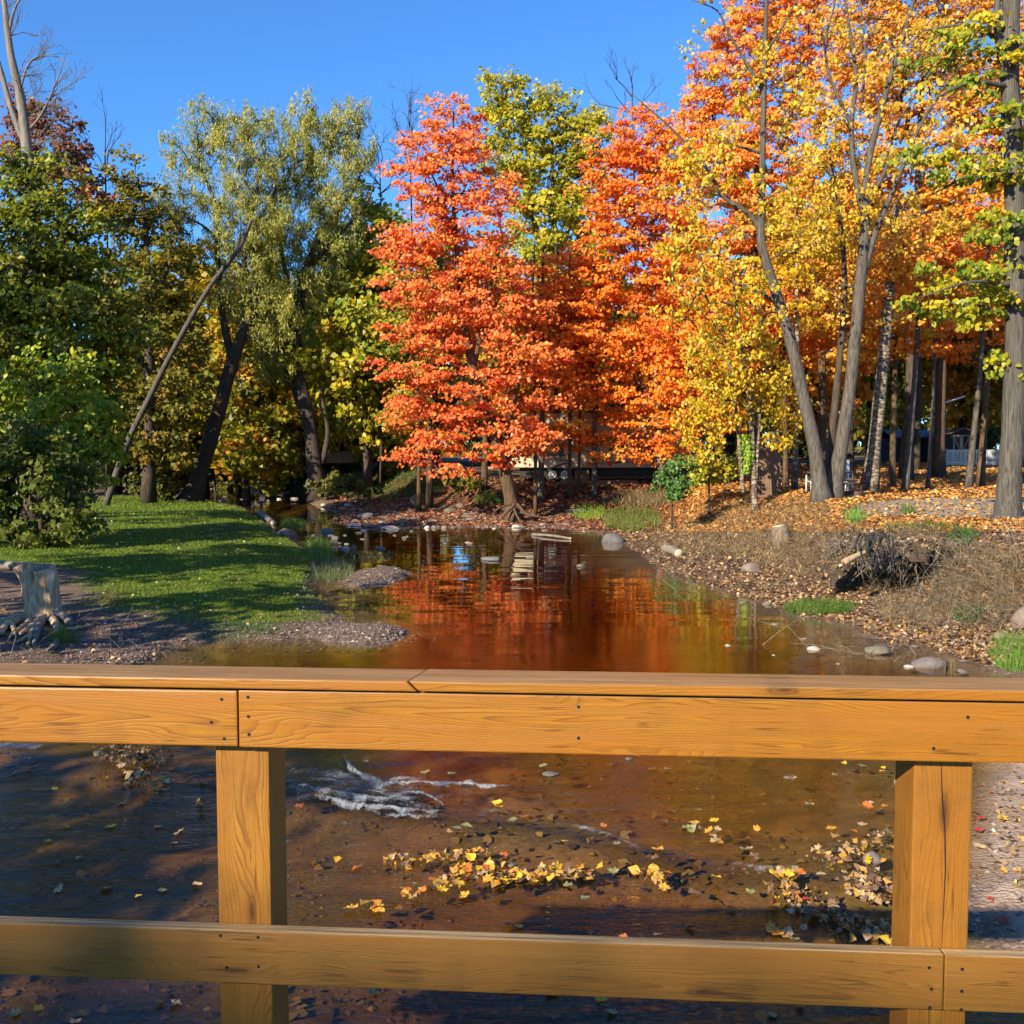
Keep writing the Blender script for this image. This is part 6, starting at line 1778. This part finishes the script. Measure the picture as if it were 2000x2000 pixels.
GT = [(0.09, 0.17, 0.02, 3), (0.14, 0.22, 0.03, 3), (0.25, 0.28, 0.05, 1.5)]
DRY = [(0.34, 0.235, 0.11, 3), (0.20, 0.13, 0.065, 4), (0.50, 0.37, 0.19, 1.4), (0.09, 0.06, 0.034, 3), (0.13, 0.15, 0.04, 0.8)]
tuft('tall grass on the lawn edge by the water', 622, 1078, 30, 18, 900, 0.42, GT)
tuft('grass behind the pinkish boulder', 572, 1026, 24, 8, 500, 0.40, GT)
tuft('grey green waterside plants below the lawn edge', 650, 1115, 40, 22, 1500, 0.30, [(0.12, 0.14, 0.06, 3), (0.20, 0.21, 0.11, 2), (0.07, 0.12, 0.03, 2)], 'waterside_plants', 0.8)
tuft('sparse plants in the shallows right of the lawn', 720, 1090, 50, 10, 500, 0.25, [(0.14, 0.15, 0.05, 3), (0.22, 0.2, 0.1, 2)], 'waterside_plants', 0.7)
tuft('green grass patch at the right water edge', 1600, 1190, 70, 14, 2200, 0.20, [(0.07, 0.15, 0.015, 3), (0.11, 0.19, 0.02, 2)])
tuft('green grass patch on the right slope below the mound', 1235, 1018, 60, 22, 2200, 0.45, [(0.08, 0.13, 0.02, 3), (0.13, 0.17, 0.03, 2), (0.3, 0.27, 0.06, 1)])
tuft('sunlit yellow green weeds by the bleached log', 1150, 1005, 34, 12, 600, 0.55, [(0.25, 0.32, 0.03, 3), (0.16, 0.26, 0.03, 2)])
tuft('dry pale grass mound on the right bank edge', 1250, 978, 75, 14, 2600, 0.50, DRY, 'dry_grass', 0.7)
tuft('green grass beside the red maple trunk', 955, 980, 30, 10, 500, 0.5, [(0.07, 0.15, 0.02, 3), (0.12, 0.2, 0.03, 1)])
tuft('dim grass on the dark slope', 740, 945, 130, 30, 6000, 0.4, [(0.06, 0.12, 0.015, 3), (0.09, 0.14, 0.02, 2)])
tuft('bright green plant on the bank edge', 1670, 1015, 20, 12, 160, 0.38, [(0.14, 0.28, 0.03, 3), (0.2, 0.34, 0.05, 2)], 'green_plant', 0.7, 0.03)
tuft('grass on the bank edge right of the bright plant', 1790, 1035, 70, 7, 900, 0.22, [(0.08, 0.14, 0.02, 3), (0.16, 0.18, 0.05, 1)])
tuft('green plants on the bank edge below the big trunk', 1880, 1055, 26, 14, 260, 0.32, [(0.05, 0.11, 0.02, 3), (0.08, 0.15, 0.03, 2)], 'green_plant', 0.7, 0.03)
tuft('weed by the road on the camp ground', 1772, 1000, 16, 6, 120, 0.3, [(0.10, 0.17, 0.03, 3)], 'green_plant', 0.6, 0.02)
tuft('bright green grass at the right edge by the water', 1985, 1280, 50, 34, 1600, 0.22, [(0.12, 0.24, 0.03, 3), (0.18, 0.3, 0.04, 2)])
tuft('dark green plants on the right beach', 1890, 1205, 32, 18, 420, 0.22, [(0.04, 0.11, 0.025, 3), (0.07, 0.15, 0.04, 2)], 'green_plant', 0.8, 0.025)
tuft('fern like green plant at the foot of the stump', 122, 1250, 22, 12, 420, 0.26, [(0.16, 0.22, 0.03, 3), (0.10, 0.16, 0.02, 2)], 'fern', 0.7, 0.014)
tuft('thin weeds at the lawn corner', 225, 1165, 40, 20, 600, 0.14, [(0.13, 0.14, 0.03, 3), (0.2, 0.16, 0.05, 1)])
tuft('lit grass on the far bank at the bend', 480, 945, 60, 6, 500, 0.5, [(0.16, 0.25, 0.02, 3), (0.25, 0.3, 0.04, 1)])
tuft('dry brown weeds along the top of the right slope', 1500, 1000, 130, 26, 3600, 0.36, DRY, 'dry_grass', 0.9, 0.008)
tuft('dry brown weeds on the middle of the right slope', 1560, 1075, 130, 45, 5000, 0.40, DRY, 'dry_grass', 1.0, 0.007)
tuft('dry brown weeds on the slope below the mound', 1380, 1050, 110, 40, 3600, 0.30, DRY, 'dry_grass', 0.6, 0.007)
tuft('dry brown weeds at the right edge', 1930, 1150, 110, 75, 5000, 0.42, DRY, 'dry_grass', 1.1, 0.007)
tuft('dry stems in front of the root hollow', 1790, 1195, 80, 34, 1600, 0.42, DRY, 'dry_grass', 0.9, 0.006)
tuft('reeds beside the big grey boulder', 1845, 1310, 26, 12, 120, 0.28, DRY, 'dry_grass', 0.2, 0.008)

# ---------------------------------------------------------------- fallen leaves
def litter(name, label, n, box, smin, smax, cols, cond=None, zoff=0.012):
    x, y, z = scatter(n, box)
    ok = (z > 0.0) & (y < 90)
    if cond is not None: ok &= cond(x, y)
    x, y, z = x[ok], y[ok], z[ok]; m_ = len(x)
    nr = np.array([0, 0, 1.0]) + RNG.normal(size=(m_, 3)) * 0.45
    cen = np.stack([x, y, z + zoff + RNG.uniform(0, 0.025, m_)], 1)
    v, k = leaf_polys(cen, nr, RNG.uniform(smin, smax, m_) * np.clip(y / 26, 0.9, 1.7), 'diamond', RNG, 0.25)
    me = fast_mesh(name, v, k); face_tint(me, pick(cols, m_, RNG) * RNG.uniform(0.65, 1.2, m_)[:, None])
    return tag(link(name, me, M['dryleaf']), label, 'fallen leaves', kind='stuff')


LIT = [(0.66, 0.31, 0.075, 4), (0.58, 0.22, 0.05, 3), (0.42, 0.18, 0.06, 2), (0.72, 0.46, 0.16, 2.5), (0.24, 0.11, 0.05, 1.5), (0.70, 0.40, 0.05, 1)]
TANL = [(0.44, 0.27, 0.14, 3), (0.32, 0.18, 0.09, 3), (0.22, 0.12, 0.07, 3), (0.56, 0.40, 0.22, 1.5), (0.50, 0.26, 0.07, 1.5), (0.12, 0.075, 0.045, 2)]
onright = lambda x, y: (poly_sd(SHORE, x, y)[1] >= N_LEFT - 1)
offroad = lambda x, y: onright(x, y) & ((poly_sd(ROAD, x, y)[0] > 0.1) | (RNG.random(len(x)) < 0.12))
litter('leaf_carpet', 'orange leaf carpet under the trees of the camp ground', 42000, (1300, 2060, 905, 1040), 0.07, 0.12, LIT, offroad)
litter('slope_leaves', 'brown leaves strewn over the right slope', 26000, (1180, 2060, 985, 1300), 0.06, 0.11, TANL, offroad)
litter('beach_leaves', 'tan leaves on the right beach', 3500, (1280, 1950, 1110, 1290), 0.05, 0.10, TANL + [(0.58, 0.30, 0.08, 2)], onright)
litter('bar_leaves', 'red brown leaves on the far gravel bar and path', 16000, (650, 1340, 935, 1036), 0.07, 0.13, [(0.30, 0.10, 0.05, 3), (0.22, 0.08, 0.045, 3), (0.42, 0.16, 0.06, 2), (0.5, 0.32, 0.15, 1)], onright)
litter('lawn_leaves', 'pale leaves sprinkled on the lawn', 420, (100, 640, 985, 1200), 0.05, 0.09, [(0.5, 0.42, 0.2, 3), (0.45, 0.3, 0.12, 2), (0.4, 0.2, 0.08, 1)], lambda x, y: ~onright(x, y), 0.05)
litter('shore_leaves', 'scattered leaves on the left shore', 500, (0, 640, 1160, 1300), 0.05, 0.09, TANL, lambda x, y: ~onright(x, y))
litter('sand_leaves', 'leaves and scraps on the near right sand', 420, (1880, 2000, 1470, 1980), 0.03, 0.07, TANL + [(0.6, 0.4, 0.05, 2)], onright, 0.006)

# leaves lying on the creek bed
nS = 1500
x, y, z = scatter(nS, (0, 1990, 1445, 1995))
ok = (z < -0.02) & (fbm(x * 0.7, y * 0.9, 91) > -0.04) & ((x > -1.8) | (RNG.random(len(x)) < 0.2))
x, y, z = x[ok], y[ok], z[ok]
cen = np.stack([x, y, np.minimum(z + 0.012 + RNG.random(len(x)) * 0.03, water_z(x, y) - 0.012)], 1)
v, k = leaf_polys(cen, np.array([0, 0, 1.0]) + RNG.normal(size=(len(x), 3)) * 0.25, RNG.uniform(0.04, 0.10, len(x)), 'ovate', RNG, 0.2)
me = fast_mesh('sunken_leaves', v, k); face_tint(me, pick([(0.30, 0.23, 0.12, 3), (0.22, 0.17, 0.09, 3), (0.17, 0.11, 0.06, 3), (0.36, 0.27, 0.10, 1.5), (0.26, 0.25, 0.15, 2), (0.08, 0.06, 0.04, 3)], len(x), RNG))
tag(link('sunken_leaves', me, M['dryleaf']), 'dull leaves lying on the creek bed under the shallow water', 'sunken leaves', kind='stuff')

# floating leaves: things one can count
def leaf_proto(seed):
    rr = random.Random(seed)
    lob = [(0, -0.45), (0.16, -0.38), (0.42, -0.40), (0.37, -0.15), (0.55, 0.08), (0.35, 0.16), (0.36, 0.38), (0.18, 0.33), (0, 0.60), (-0.18, 0.33), (-0.36, 0.38), (-0.35, 0.16), (-0.55, 0.08), (-0.37, -0.15), (-0.42, -0.40), (-0.16, -0.38)]
    if seed % 3 == 2:
        lob = [(0, -0.5), (0.30, -0.42), (0.44, -0.1), (0.34, 0.22), (0, 0.62), (-0.34, 0.22), (-0.44, -0.1), (-0.30, -0.42)]
    cu = rr.uniform(0.1, 0.45); tw = rr.uniform(-0.3, 0.3)
    vs = [(x * rr.uniform(0.8, 1.15), y * rr.uniform(0.8, 1.15), cu * (abs(x) ** 1.5) + 0.25 * cu * y * y + tw * x * y + rr.uniform(-0.08, 0.08)) for x, y in lob]
    vs.append((0, 0, 0)); n_ = len(lob)
    fs = [(i, (i + 1) % n_, n_) for i in range(n_)]
    vs += [(0.0, -0.5, 0.02), (0.02, -0.5, 0.02), (0.06, -0.95, 0.06)]; fs.append((n_ + 1, n_ + 2, n_ + 3))
    me = bpy.data.meshes.new('fallen_leaf'); me.from_pydata(vs, [], fs); return me


FL = [leaf_proto(i) for i in range(6)]
lm = {}
for nm, c1, c2 in [('yellow', (0.72, 0.47, 0.03), (0.60, 0.33, 0.03)), ('gold', (0.70, 0.38, 0.05), (0.48, 0.21, 0.03)), ('tan', (0.52, 0.36, 0.19), (0.34, 0.20, 0.10)), ('orange', (0.62, 0.20, 0.03), (0.40, 0.10, 0.03)), ('red', (0.50, 0.06, 0.035), (0.34, 0.05, 0.03)), ('brown', (0.22, 0.12, 0.06), (0.13, 0.07, 0.04)), ('olive', (0.32, 0.30, 0.13), (0.20, 0.18, 0.08))]:
    m, nt, out = new_mat('leaf_' + nm); t = NT(nt)
    c = t.ramp(t.noise(t.coord(), 3.5, 4, 0.6), [(0.35, c2), (0.65, c1)])
    b_ = t.pbsdf(c, 0.5, None, 0, 0.4); tr_ = nt.nodes.new('ShaderNodeBsdfTranslucent'); t.l(c, tr_.inputs[0])
    mx = nt.nodes.new('ShaderNodeMixShader'); mx.inputs[0].default_value = 0.25; t.l(b_.outputs[0], mx.inputs[1]); t.l(tr_.outputs[0], mx.inputs[2]); t.l(mx.outputs[0], out.inputs[0]); lm[nm] = m
_fl = {}
def float_leaf(px, py, colr, label, group, size=None, lift=0.0, tilt=0.18):
    p = G(px, py, -0.05)
    zz = max(float(water_z(p[0], p[1])), h1(p[0], p[1])) + 0.014 + lift
    p = G(px, py, zz)
    k = (rs.randrange(6), colr)
    if k not in _fl:
        me = FL[k[0]].copy(); me.materials.append(lm[colr]); _fl[k] = me
    o = bpy.data.objects.new('fallen_leaf', _fl[k])
    s = (size or rs.uniform(0.065, 0.115)) * 0.95
    o.location = tuple(p); o.scale = (s, s, s); o.rotation_euler = (rs.gauss(0, tilt), rs.gauss(0, tilt), rs.uniform(0, 6.28))
    C.objects.link(o)
    return tag(o, label, 'leaf', group)


def cluster(path, n, sx, sy, cols, label, group, size=(0.06, 0.11), lift=0.03, tilt=0.35, heap=0):
    if heap:                                   # the crumbled rest of the drift, nobody could count it
        V = []; cc = []
        px = []; py = []
        for i in range(heap):
            q = rs.random() * (len(path) - 1); j = min(int(q), len(path) - 2); f = q - j
            a = path[j]; b = path[j + 1]
            px.append(a[0] + (b[0] - a[0]) * f + rs.gauss(0, sx * 1.15)); py.append(a[1] + (b[1] - a[1]) * f + rs.gauss(0, sy * 1.15))
        pts = np.array([G(x_, y_, -0.07) for x_, y_ in zip(px, py)])
        pts[:, 2] = np.maximum(water_z(pts[:, 0], pts[:, 1]), hgt(pts[:, 0], pts[:, 1])) + RNG.uniform(0.005, 0.012 + lift * 0.8, heap)
        v, k = leaf_polys(pts, np.array([0, 0, 1.0]) + RNG.normal(size=(heap, 3)) * tilt, RNG.uniform(size[0] * 0.45, size[1] * 0.8, heap), 'maple', RNG, 0.3)
        me = fast_mesh('leaf_debris', v, k)
        face_tint(me, pick(TANL + ([(0.62, 0.38, 0.05, 9), (0.60, 0.26, 0.04, 4)] if len(path) > 1 and 700 < path[0][0] < 1200 else [(0.55, 0.30, 0.06, 3)]), heap, RNG) * RNG.uniform(0.6, 1.15, heap)[:, None])
        tag(link('leaf_debris', me, M['dryleaf']), 'crumbled leaf bits: ' + group, 'leaf debris', kind='stuff')
    for i in range(n):
        q = rs.random() * (len(path) - 1); j = min(int(q), len(path) - 2) if len(path) > 1 else 0
        a = path[j]; b = path[min(j + 1, len(path) - 1)]; f = q - j
        float_leaf(a[0] + (b[0] - a[0]) * f + rs.gauss(0, sx), a[1] + (b[1] - a[1]) * f + rs.gauss(0, sy), (cn := rs.choice(cols)), cn + ' ' + label, group, rs.uniform(*size), rs.uniform(0, lift), tilt)


YG = ['yellow', 'yellow', 'gold', 'gold', 'tan', 'orange']
cluster([(760, 1678), (850, 1672), (985, 1662)], 18, 10, 5, YG + ['tan'], 'leaf in the upper drift of tan leaves beyond the lower rail', 'upper leaf drift', (0.05, 0.09), heap=70)
cluster([(800, 1745), (870, 1715), (920, 1698), (975, 1690)], 34, 12, 6, YG + ['red', 'orange'], 'leaf in the diagonal drift of yellow and red leaves left of centre', 'diagonal leaf drift', (0.055, 0.10), heap=60)
cluster([(968, 1714), (1045, 1706)], 13, 8, 5, YG, 'leaf in the yellow raft at the centre of the lower gap', 'central leaf raft', heap=45)
cluster([(1055, 1698), (1155, 1704)], 16, 9, 6, YG, 'leaf in the yellow raft just right of the central raft', 'second leaf raft', heap=50)
cluster([(695, 1765), (735, 1765), (742, 1780)], 6, 8, 5, ['yellow', 'gold', 'gold', 'red'], 'leaf in the small group near the left post', 'group near the left post', (0.07, 0.11))
cluster([(1245, 1706), (1292, 1704)], 11, 9, 6, YG, 'leaf in the upright heap right of the second raft', 'upright leaf heap', (0.06, 0.1), 0.05, 0.7)
cluster([(1510, 1708), (1548, 1712)], 8, 10, 5, YG, 'leaf in the bright heap below the little riffle', 'riffle leaf heap', (0.06, 0.1), 0.05, 0.6)
cluster([(1515, 1745), (1570, 1762), (1630, 1785), (1700, 1812), (1745, 1835)], 34, 14, 8, ['tan', 'gold', 'tan', 'orange', 'brown', 'yellow', 'red'], 'leaf in the long drift running to the right post', 'long drift by the right post', (0.045, 0.09), 0.04, 0.6, 260)
cluster([(1600, 1690), (1660, 1685), (1745, 1650)], 14, 12, 8, ['tan', 'gold', 'brown', 'yellow'], 'leaf among scraps around the rounded grey stone', 'scraps by the grey stone', (0.045, 0.085), 0.03, 0.5, 110)
cluster([(1660, 1740), (1750, 1760)], 8, 12, 9, ['brown', 'tan', 'brown', 'gold'], 'leaf in the dark brown pile left of the right post', 'brown pile by the right post', (0.05, 0.09), 0.05, 0.6, 140)
cluster([(1498, 1810), (1525, 1822)], 5, 8, 5, ['yellow', 'gold', 'tan'], 'leaf in the pale pair group near the lower rail', 'pair near the lower rail', (0.09, 0.13))
cluster([(1470, 1665), (1380, 1640), (1340, 1600)], 16, 20, 10, ['brown', 'tan', 'olive', 'gold'], 'half sunk leaf around the riffle', 'leaves around the riffle', (0.06, 0.1), 0.01, 0.25)
cluster([(210, 1490), (280, 1500), (300, 1525)], 10, 22, 14, ['brown', 'brown', 'tan', 'orange', 'olive'], 'leaf in the brown heap stranded left of the left post', 'stranded brown heap', (0.05, 0.09), 0.06, 0.6, 220)
cluster([(386, 1565), (390, 1575)], 5, 6, 5, ['orange', 'gold', 'tan'], 'leaf in the small orange heap just left of the left post', 'small orange heap', (0.06, 0.09), 0.06, 0.7)
for lab, grp, n, box, cols in [('single leaf drifting on the open water between the posts', 'single drifting leaves', 74, (570, 1740, 1480, 1860), ['olive', 'tan', 'gold', 'yellow', 'olive', 'brown', 'orange']), ('single leaf drifting on the dark water left of the left post', 'single leaves on the left', 20, (10, 410, 1465, 1780), ['olive', 'tan', 'yellow', 'brown']), ('single leaf near the bottom edge below the lower rail', 'single leaves at the bottom', 12, (20, 1740, 1915, 1995), ['tan', 'olive', 'gold']), ('leaf lying by the sand right of the right post', 'leaves right of the right post', 14, (1910, 1998, 1500, 1850), ['yellow', 'gold', 'tan', 'red'])]:
    for i in range(n):
        cn = rs.choice(cols)
        float_leaf(rs.uniform(box[0], box[1]), rs.uniform(box[2], box[3]), cn, cn + ' ' + lab, grp, rs.uniform(0.05, 0.10))

# ---------------------------------------------------------------- root mass and bank scrub on the right
M['turf'] = mat_plain('turf_edge', (0.055, 0.036, 0.024), 0.95, 0.5, 14, 0, 1.0)
hx, hy = HOLLOW
rm = empty('root_mass', (hx, hy, h1(hx, hy)), 'dark tangle of exposed roots over a hollow in the right bank', 'roots')
o0 = np.array(rm.location)
# ragged overhanging turf
b = MB(); nx_, ny_ = 44, 12
vs = []
rr = random.Random(8)
for layer in (0, 1):
    for j in range(ny_):
        for i in range(nx_):
            u = i / (nx_ - 1); w_ = j / (ny_ - 1)
            lip = 0.55 + 0.45 * math.sin(math.pi * u) + 0.18 * math.sin(u * 13 + 1) + 0.10 * math.sin(u * 31)
            X = hx - 1.5 + 3.2 * u + rr.gauss(0, 0.02); Yv = hy + 1.15 - 1.5 * w_ * lip + rr.gauss(0, 0.025)
            gtop = 1.36 + 0.05 * math.sin(X * 5 + Yv * 3) + rr.gauss(0, 0.025) - 0.22 * w_ ** 3 - 0.75 * abs(2 * u - 1) ** 5
            th = (0.10 + 0.30 * (1 - w_)) * (1 - abs(2 * u - 1) ** 3) + 0.03
            zv = gtop if layer == 0 else gtop - th - abs(rr.gauss(0, 0.06)) * w_
            vs.append((X, Yv, zv))
fs = []
def vi(l, j, i): return l * nx_ * ny_ + j * nx_ + i
for j in range(ny_ - 1):
    for i in range(nx_ - 1):
        fs.append((vi(0, j, i), vi(0, j + 1, i), vi(0, j + 1, i + 1), vi(0, j, i + 1)))
        fs.append((vi(1, j, i), vi(1, j, i + 1), vi(1, j + 1, i + 1), vi(1, j + 1, i)))
for i in range(nx_ - 1):
    fs.append((vi(0, ny_ - 1, i), vi(1, ny_ - 1, i), vi(1, ny_ - 1, i + 1), vi(0, ny_ - 1, i + 1)))
for j in range(ny_ - 1):
    fs.append((vi(0, j, 0), vi(1, j, 0), vi(1, j + 1, 0), vi(0, j + 1, 0))); fs.append((vi(0, j, nx_ - 1), vi(0, j + 1, nx_ - 1), vi(1, j + 1, nx_ - 1), vi(1, j, nx_ - 1)))
b.add(vs, fs, False); b.build('turf_shelf', M['turf'], rm, None, o0)
tops = [vs[q_] for q_ in range(nx_ * ny_)]
tp_ = np.array([tops[rr.randrange(len(tops))] for _ in range(1500)]) + np.array([[rr.gauss(0, 0.05), rr.gauss(0, 0.05), rr.uniform(0.0, 0.04)] for _ in range(1500)])
v, k = leaf_polys(tp_ - o0, np.array([0, -0.2, 1.0]) + RNG.normal(size=(1500, 3)) * 0.6, RNG.uniform(0.05, 0.10, 1500), 'diamond', RNG, 0.25)
me = fast_mesh('turf_leaves', v, k); face_tint(me, pick(TANL, 1500, RNG) * RNG.uniform(0.5, 1.1, 1500)[:, None]); link('turf_leaves', me, M['dryleaf'], rm)['kind'] = 'stuff'
tg = np.array([tops[rr.randrange(len(tops))] for _ in range(1600)]) + np.array([[rr.gauss(0, 0.05), rr.gauss(0, 0.05), -0.01] for _ in range(1600)])
axs = np.array([0, -0.5, 0.7]) + RNG.normal(size=(1600, 3)) * 0.6; axs /= np.linalg.norm(axs, axis=1, keepdims=True)
sd_ = np.cross(axs, RNG.normal(size=(1600, 3))); sd_ /= np.linalg.norm(sd_, axis=1, keepdims=True)
v = np.stack([tg - sd_ * 0.004, tg + sd_ * 0.004, tg + axs * RNG.uniform(0.1, 0.4, 1600)[:, None]], 1).reshape(-1, 3) - o0
me = fast_mesh('turf_grass', v, 3); face_tint(me, pick(DRY + [(0.08, 0.13, 0.03, 3)], 1600, RNG)); link('turf_grass', me, M['blade'], rm)['kind'] = 'stuff'
b = MB(); b2 = MB()
for i in range(800):
    X = rr.uniform(hx - 1.5, hx + 2.9); lipY = hy + 1.15 - 1.5 * (0.6 + 0.4 * math.sin(math.pi * min(1, max(0, (X - hx + 1.5) / 3.2)))); Yv = lipY + rr.uniform(-0.10, 0.55); z = rr.uniform(0.85, 1.36)
    p = np.array([X, Yv, z]); pts = [p]
    d = np.array([rr.gauss(0, 0.7), rr.gauss(-0.3, 0.3), -0.6 + rr.gauss(0, 0.4)])
    hz_ = float('nan')
    for k in range(4):
        d = d + np.array([rr.gauss(0, 0.45), rr.gauss(-0.02, 0.25), rr.gauss(-0.10, 0.3)]); d /= np.linalg.norm(d)
        p = p + d * rr.uniform(0.07, 0.18); pts.append(p)
    r = rr.choice([0.004, 0.005, 0.007, 0.012])
    (b if rr.random() < 0.75 else b2).tube(pts, [r, r, r * 0.9, r * 0.7, r * 0.4], 4, 0, False)
b.build('fine_roots', M['root'], rm, None, o0)['kind'] = 'stuff'
b2.build('dry_roots', M['dead'], rm, None, o0)['kind'] = 'stuff'
YK = hy - 1.0
b = MB()
for q_ in range(11):
    x0_ = 1680 + 6.5 * q_ + rr.uniform(-3, 3); pts = [(x0_, 1044 + rr.uniform(-4, 6))]
    for s_ in range(3):
        pts.append((pts[-1][0] + rr.gauss(1.5 if q_ > 7 else -2.5, 6), pts[-1][1] + rr.uniform(14, 26)))
    sp_ = spline([P(x, y, YK + rr.uniform(-0.12, 0.12)) for x, y in pts], 4); r = rr.uniform(0.015, 0.055)
    b.tube(sp_, list(np.linspace(r, r * 0.25, len(sp_))), 7, 0.3)
b.build('dark_stump', M['blackwood'], rm, None, o0)
b = MB(); sp_ = spline([P(1690, 1078, YK + 0.1), P(1668, 1088, YK - 0.1), P(1648, 1098, YK - 0.25)], 4); b.tube(sp_, list(np.linspace(0.05, 0.065, len(sp_))), 9, 0.1); b.build('pale_log_end', M['stumpwood'], rm, None, o0)

# cut stump on top of the slope
q = P(1525, 1005, 27.0); g = h1(q[0], 27.0)
cs = empty('bank_stump', (q[0], 27.0, g), 'low broken stump with pale cut top on the right slope', 'stump')
b = MB(); b.tube([(0.1, 0, -0.2), (0.05, 0, 0.1), (0, 0, 0.35), (-0.05, 0, 0.5)], [0.34, 0.28, 0.24, 0.22], 12, 0.12); b.build('stump_wood', M['root'], cs)
b = MB(); b.tube([(-0.05, 0, 0.495), (-0.055, 0, 0.515)], 0.2, 12, 0.08); b.build('cut_top', M['logend'], cs)

# roots under the red maple
q = P(1006, 1000, 41.0)
rt = empty('maple_roots', (q[0], 41.0, h1(q[0], 41.0)), 'dark spreading roots at the foot of the red maple', 'roots')
o0 = np.array(rt.location)
for k, pts in enumerate([[(1005, 985, .16), (990, 1000, .12), (975, 1016, .06)], [(1010, 985, .16), (1030, 1005, .1), (1060, 1010, .05)], [(1000, 985, .12), (1010, 1008, .1), (1020, 1022, .05)], [(1015, 1000, .09), (1060, 1012, .06), (1100, 1002, .04)], [(1000, 985, .1), (980, 990, .07), (965, 1000, .04)]]):
    b = MB(); sp_ = spline([P(x, y, 41.0 - 0.6 - 0.25 * i) for i, (x, y, r) in enumerate(pts)], 4)
    sp_ = [np.array([p[0], p[1], max(p[2], h1(p[0], p[1]) + 0.02)]) for p in sp_]
    b.tube(sp_, list(np.interp(np.linspace(0, len(pts) - 1, len(sp_)), range(len(pts)), [r * 0.55 for x, y, r in pts])), 7, 0.2); b.build('root', M['bark_brown'], rt, None, o0)

# driftwood sticks on the right bank and in the brush
st_boxes = [((1300, 1700, 985, 1170), 90, 'dry sticks strewn on the right slope'), ((1680, 2000, 1070, 1290), 150, 'dry sticks in the brush at the right edge'), ((1480, 1760, 1240, 1320), 14, 'sticks lying in the water at the right'), ((820, 1140, 950, 1030), 30, 'sticks and driftwood on the gravel bar'), ((0, 330, 1190, 1300), 40, 'small sticks on the left shore')]
for bx, n, lab in st_boxes:
    x, y, z = scatter(n, bx); b = MB()
    for i in range(n):
        L = rr.uniform(0.25, 0.9) * (1.6 if y[i] > 30 else 1.0); a = rr.uniform(0, math.pi); el = abs(rr.gauss(0, 0.35)) + 0.02
        d = np.array([math.cos(a) * math.cos(el), math.sin(a) * math.cos(el), math.sin(el)])
        p = np.array([x[i], y[i], max(z[i], -0.02) + 0.015]); r = rr.uniform(0.003, 0.009) * (1.5 if y[i] > 30 else 1)
        b.tube([p, p + d * L * 0.5 + np.array([rr.gauss(0, .03), rr.gauss(0, .03), 0.03]), p + d * L], [r, r * 0.8, r * 0.4], 4, 0, False)
    tag(b.build('dry_sticks', M['root'], None), lab, 'sticks', kind='stuff')

# brambles and dead stems arching over the right slope
for bx, n, lab in [((1560, 1720, 1015, 1160), 260, 'arching dead bramble stems left of the root hollow'), ((1720, 2010, 1040, 1240), 620, 'arching dead bramble stems right of the root hollow'), ((1330, 1580, 985, 1060), 200, 'arching dead stems along the top of the slope')]:
    x, y, z = scatter(n, bx); b = MB()
    for i in range(n):
        if z[i] < 0.12: continue
        L = rr.uniform(0.3, 0.95); a = rr.uniform(0, 6.28); el = rr.uniform(0.25, 1.2)
        p = np.array([x[i], y[i], z[i] - 0.02]); d = np.array([math.cos(a) * math.cos(el), math.sin(a) * math.cos(el), math.sin(el)])
        pts = [p]
        for k in range(4):
            p = p + d * L * 0.28; pts.append(p); d = d + np.array([rr.gauss(0, .18), rr.gauss(0, .18), -0.38 + rr.gauss(0, .12)]); d /= np.linalg.norm(d)
        r = rr.uniform(0.0025, 0.0055)
        b.tube(pts, [r, r, r * 0.85, r * 0.7, r * 0.4], 3, 0, False)
    tag(b.build('bramble', M['root'] if bx[0] != 1720 else M['dead'], None), lab, 'bramble', kind='stuff')

# unseen tree added far behind the camera, thin crown shaped to softly shade the lower rail
tree('shade_tree', 'unseen tall thin crowned tree added far behind the bridge to shade the lower rail', 0, [(-24, -27.7, 0, 0.35), (-24, -27.7, 10, 0.25), (-24, -27.7, 20.0, 0.05)],
     [dict(c=(-24 + u, -27.7, zc), r=(1.3, 1.0, 0.85)) for u in np.arange(-5, 5.1, 1.25) for zc in (20.6, 19.3, 18.0)], dict(shrub, size=0.28, lai=2.4, clump=(0.7, 0.3), per=20), GREEN, None, (), 'bark_dark', None, 95, base=True, minbranch=0.06)

print('leaf triangles', TRI[0], 'objects', len(bpy.data.objects))
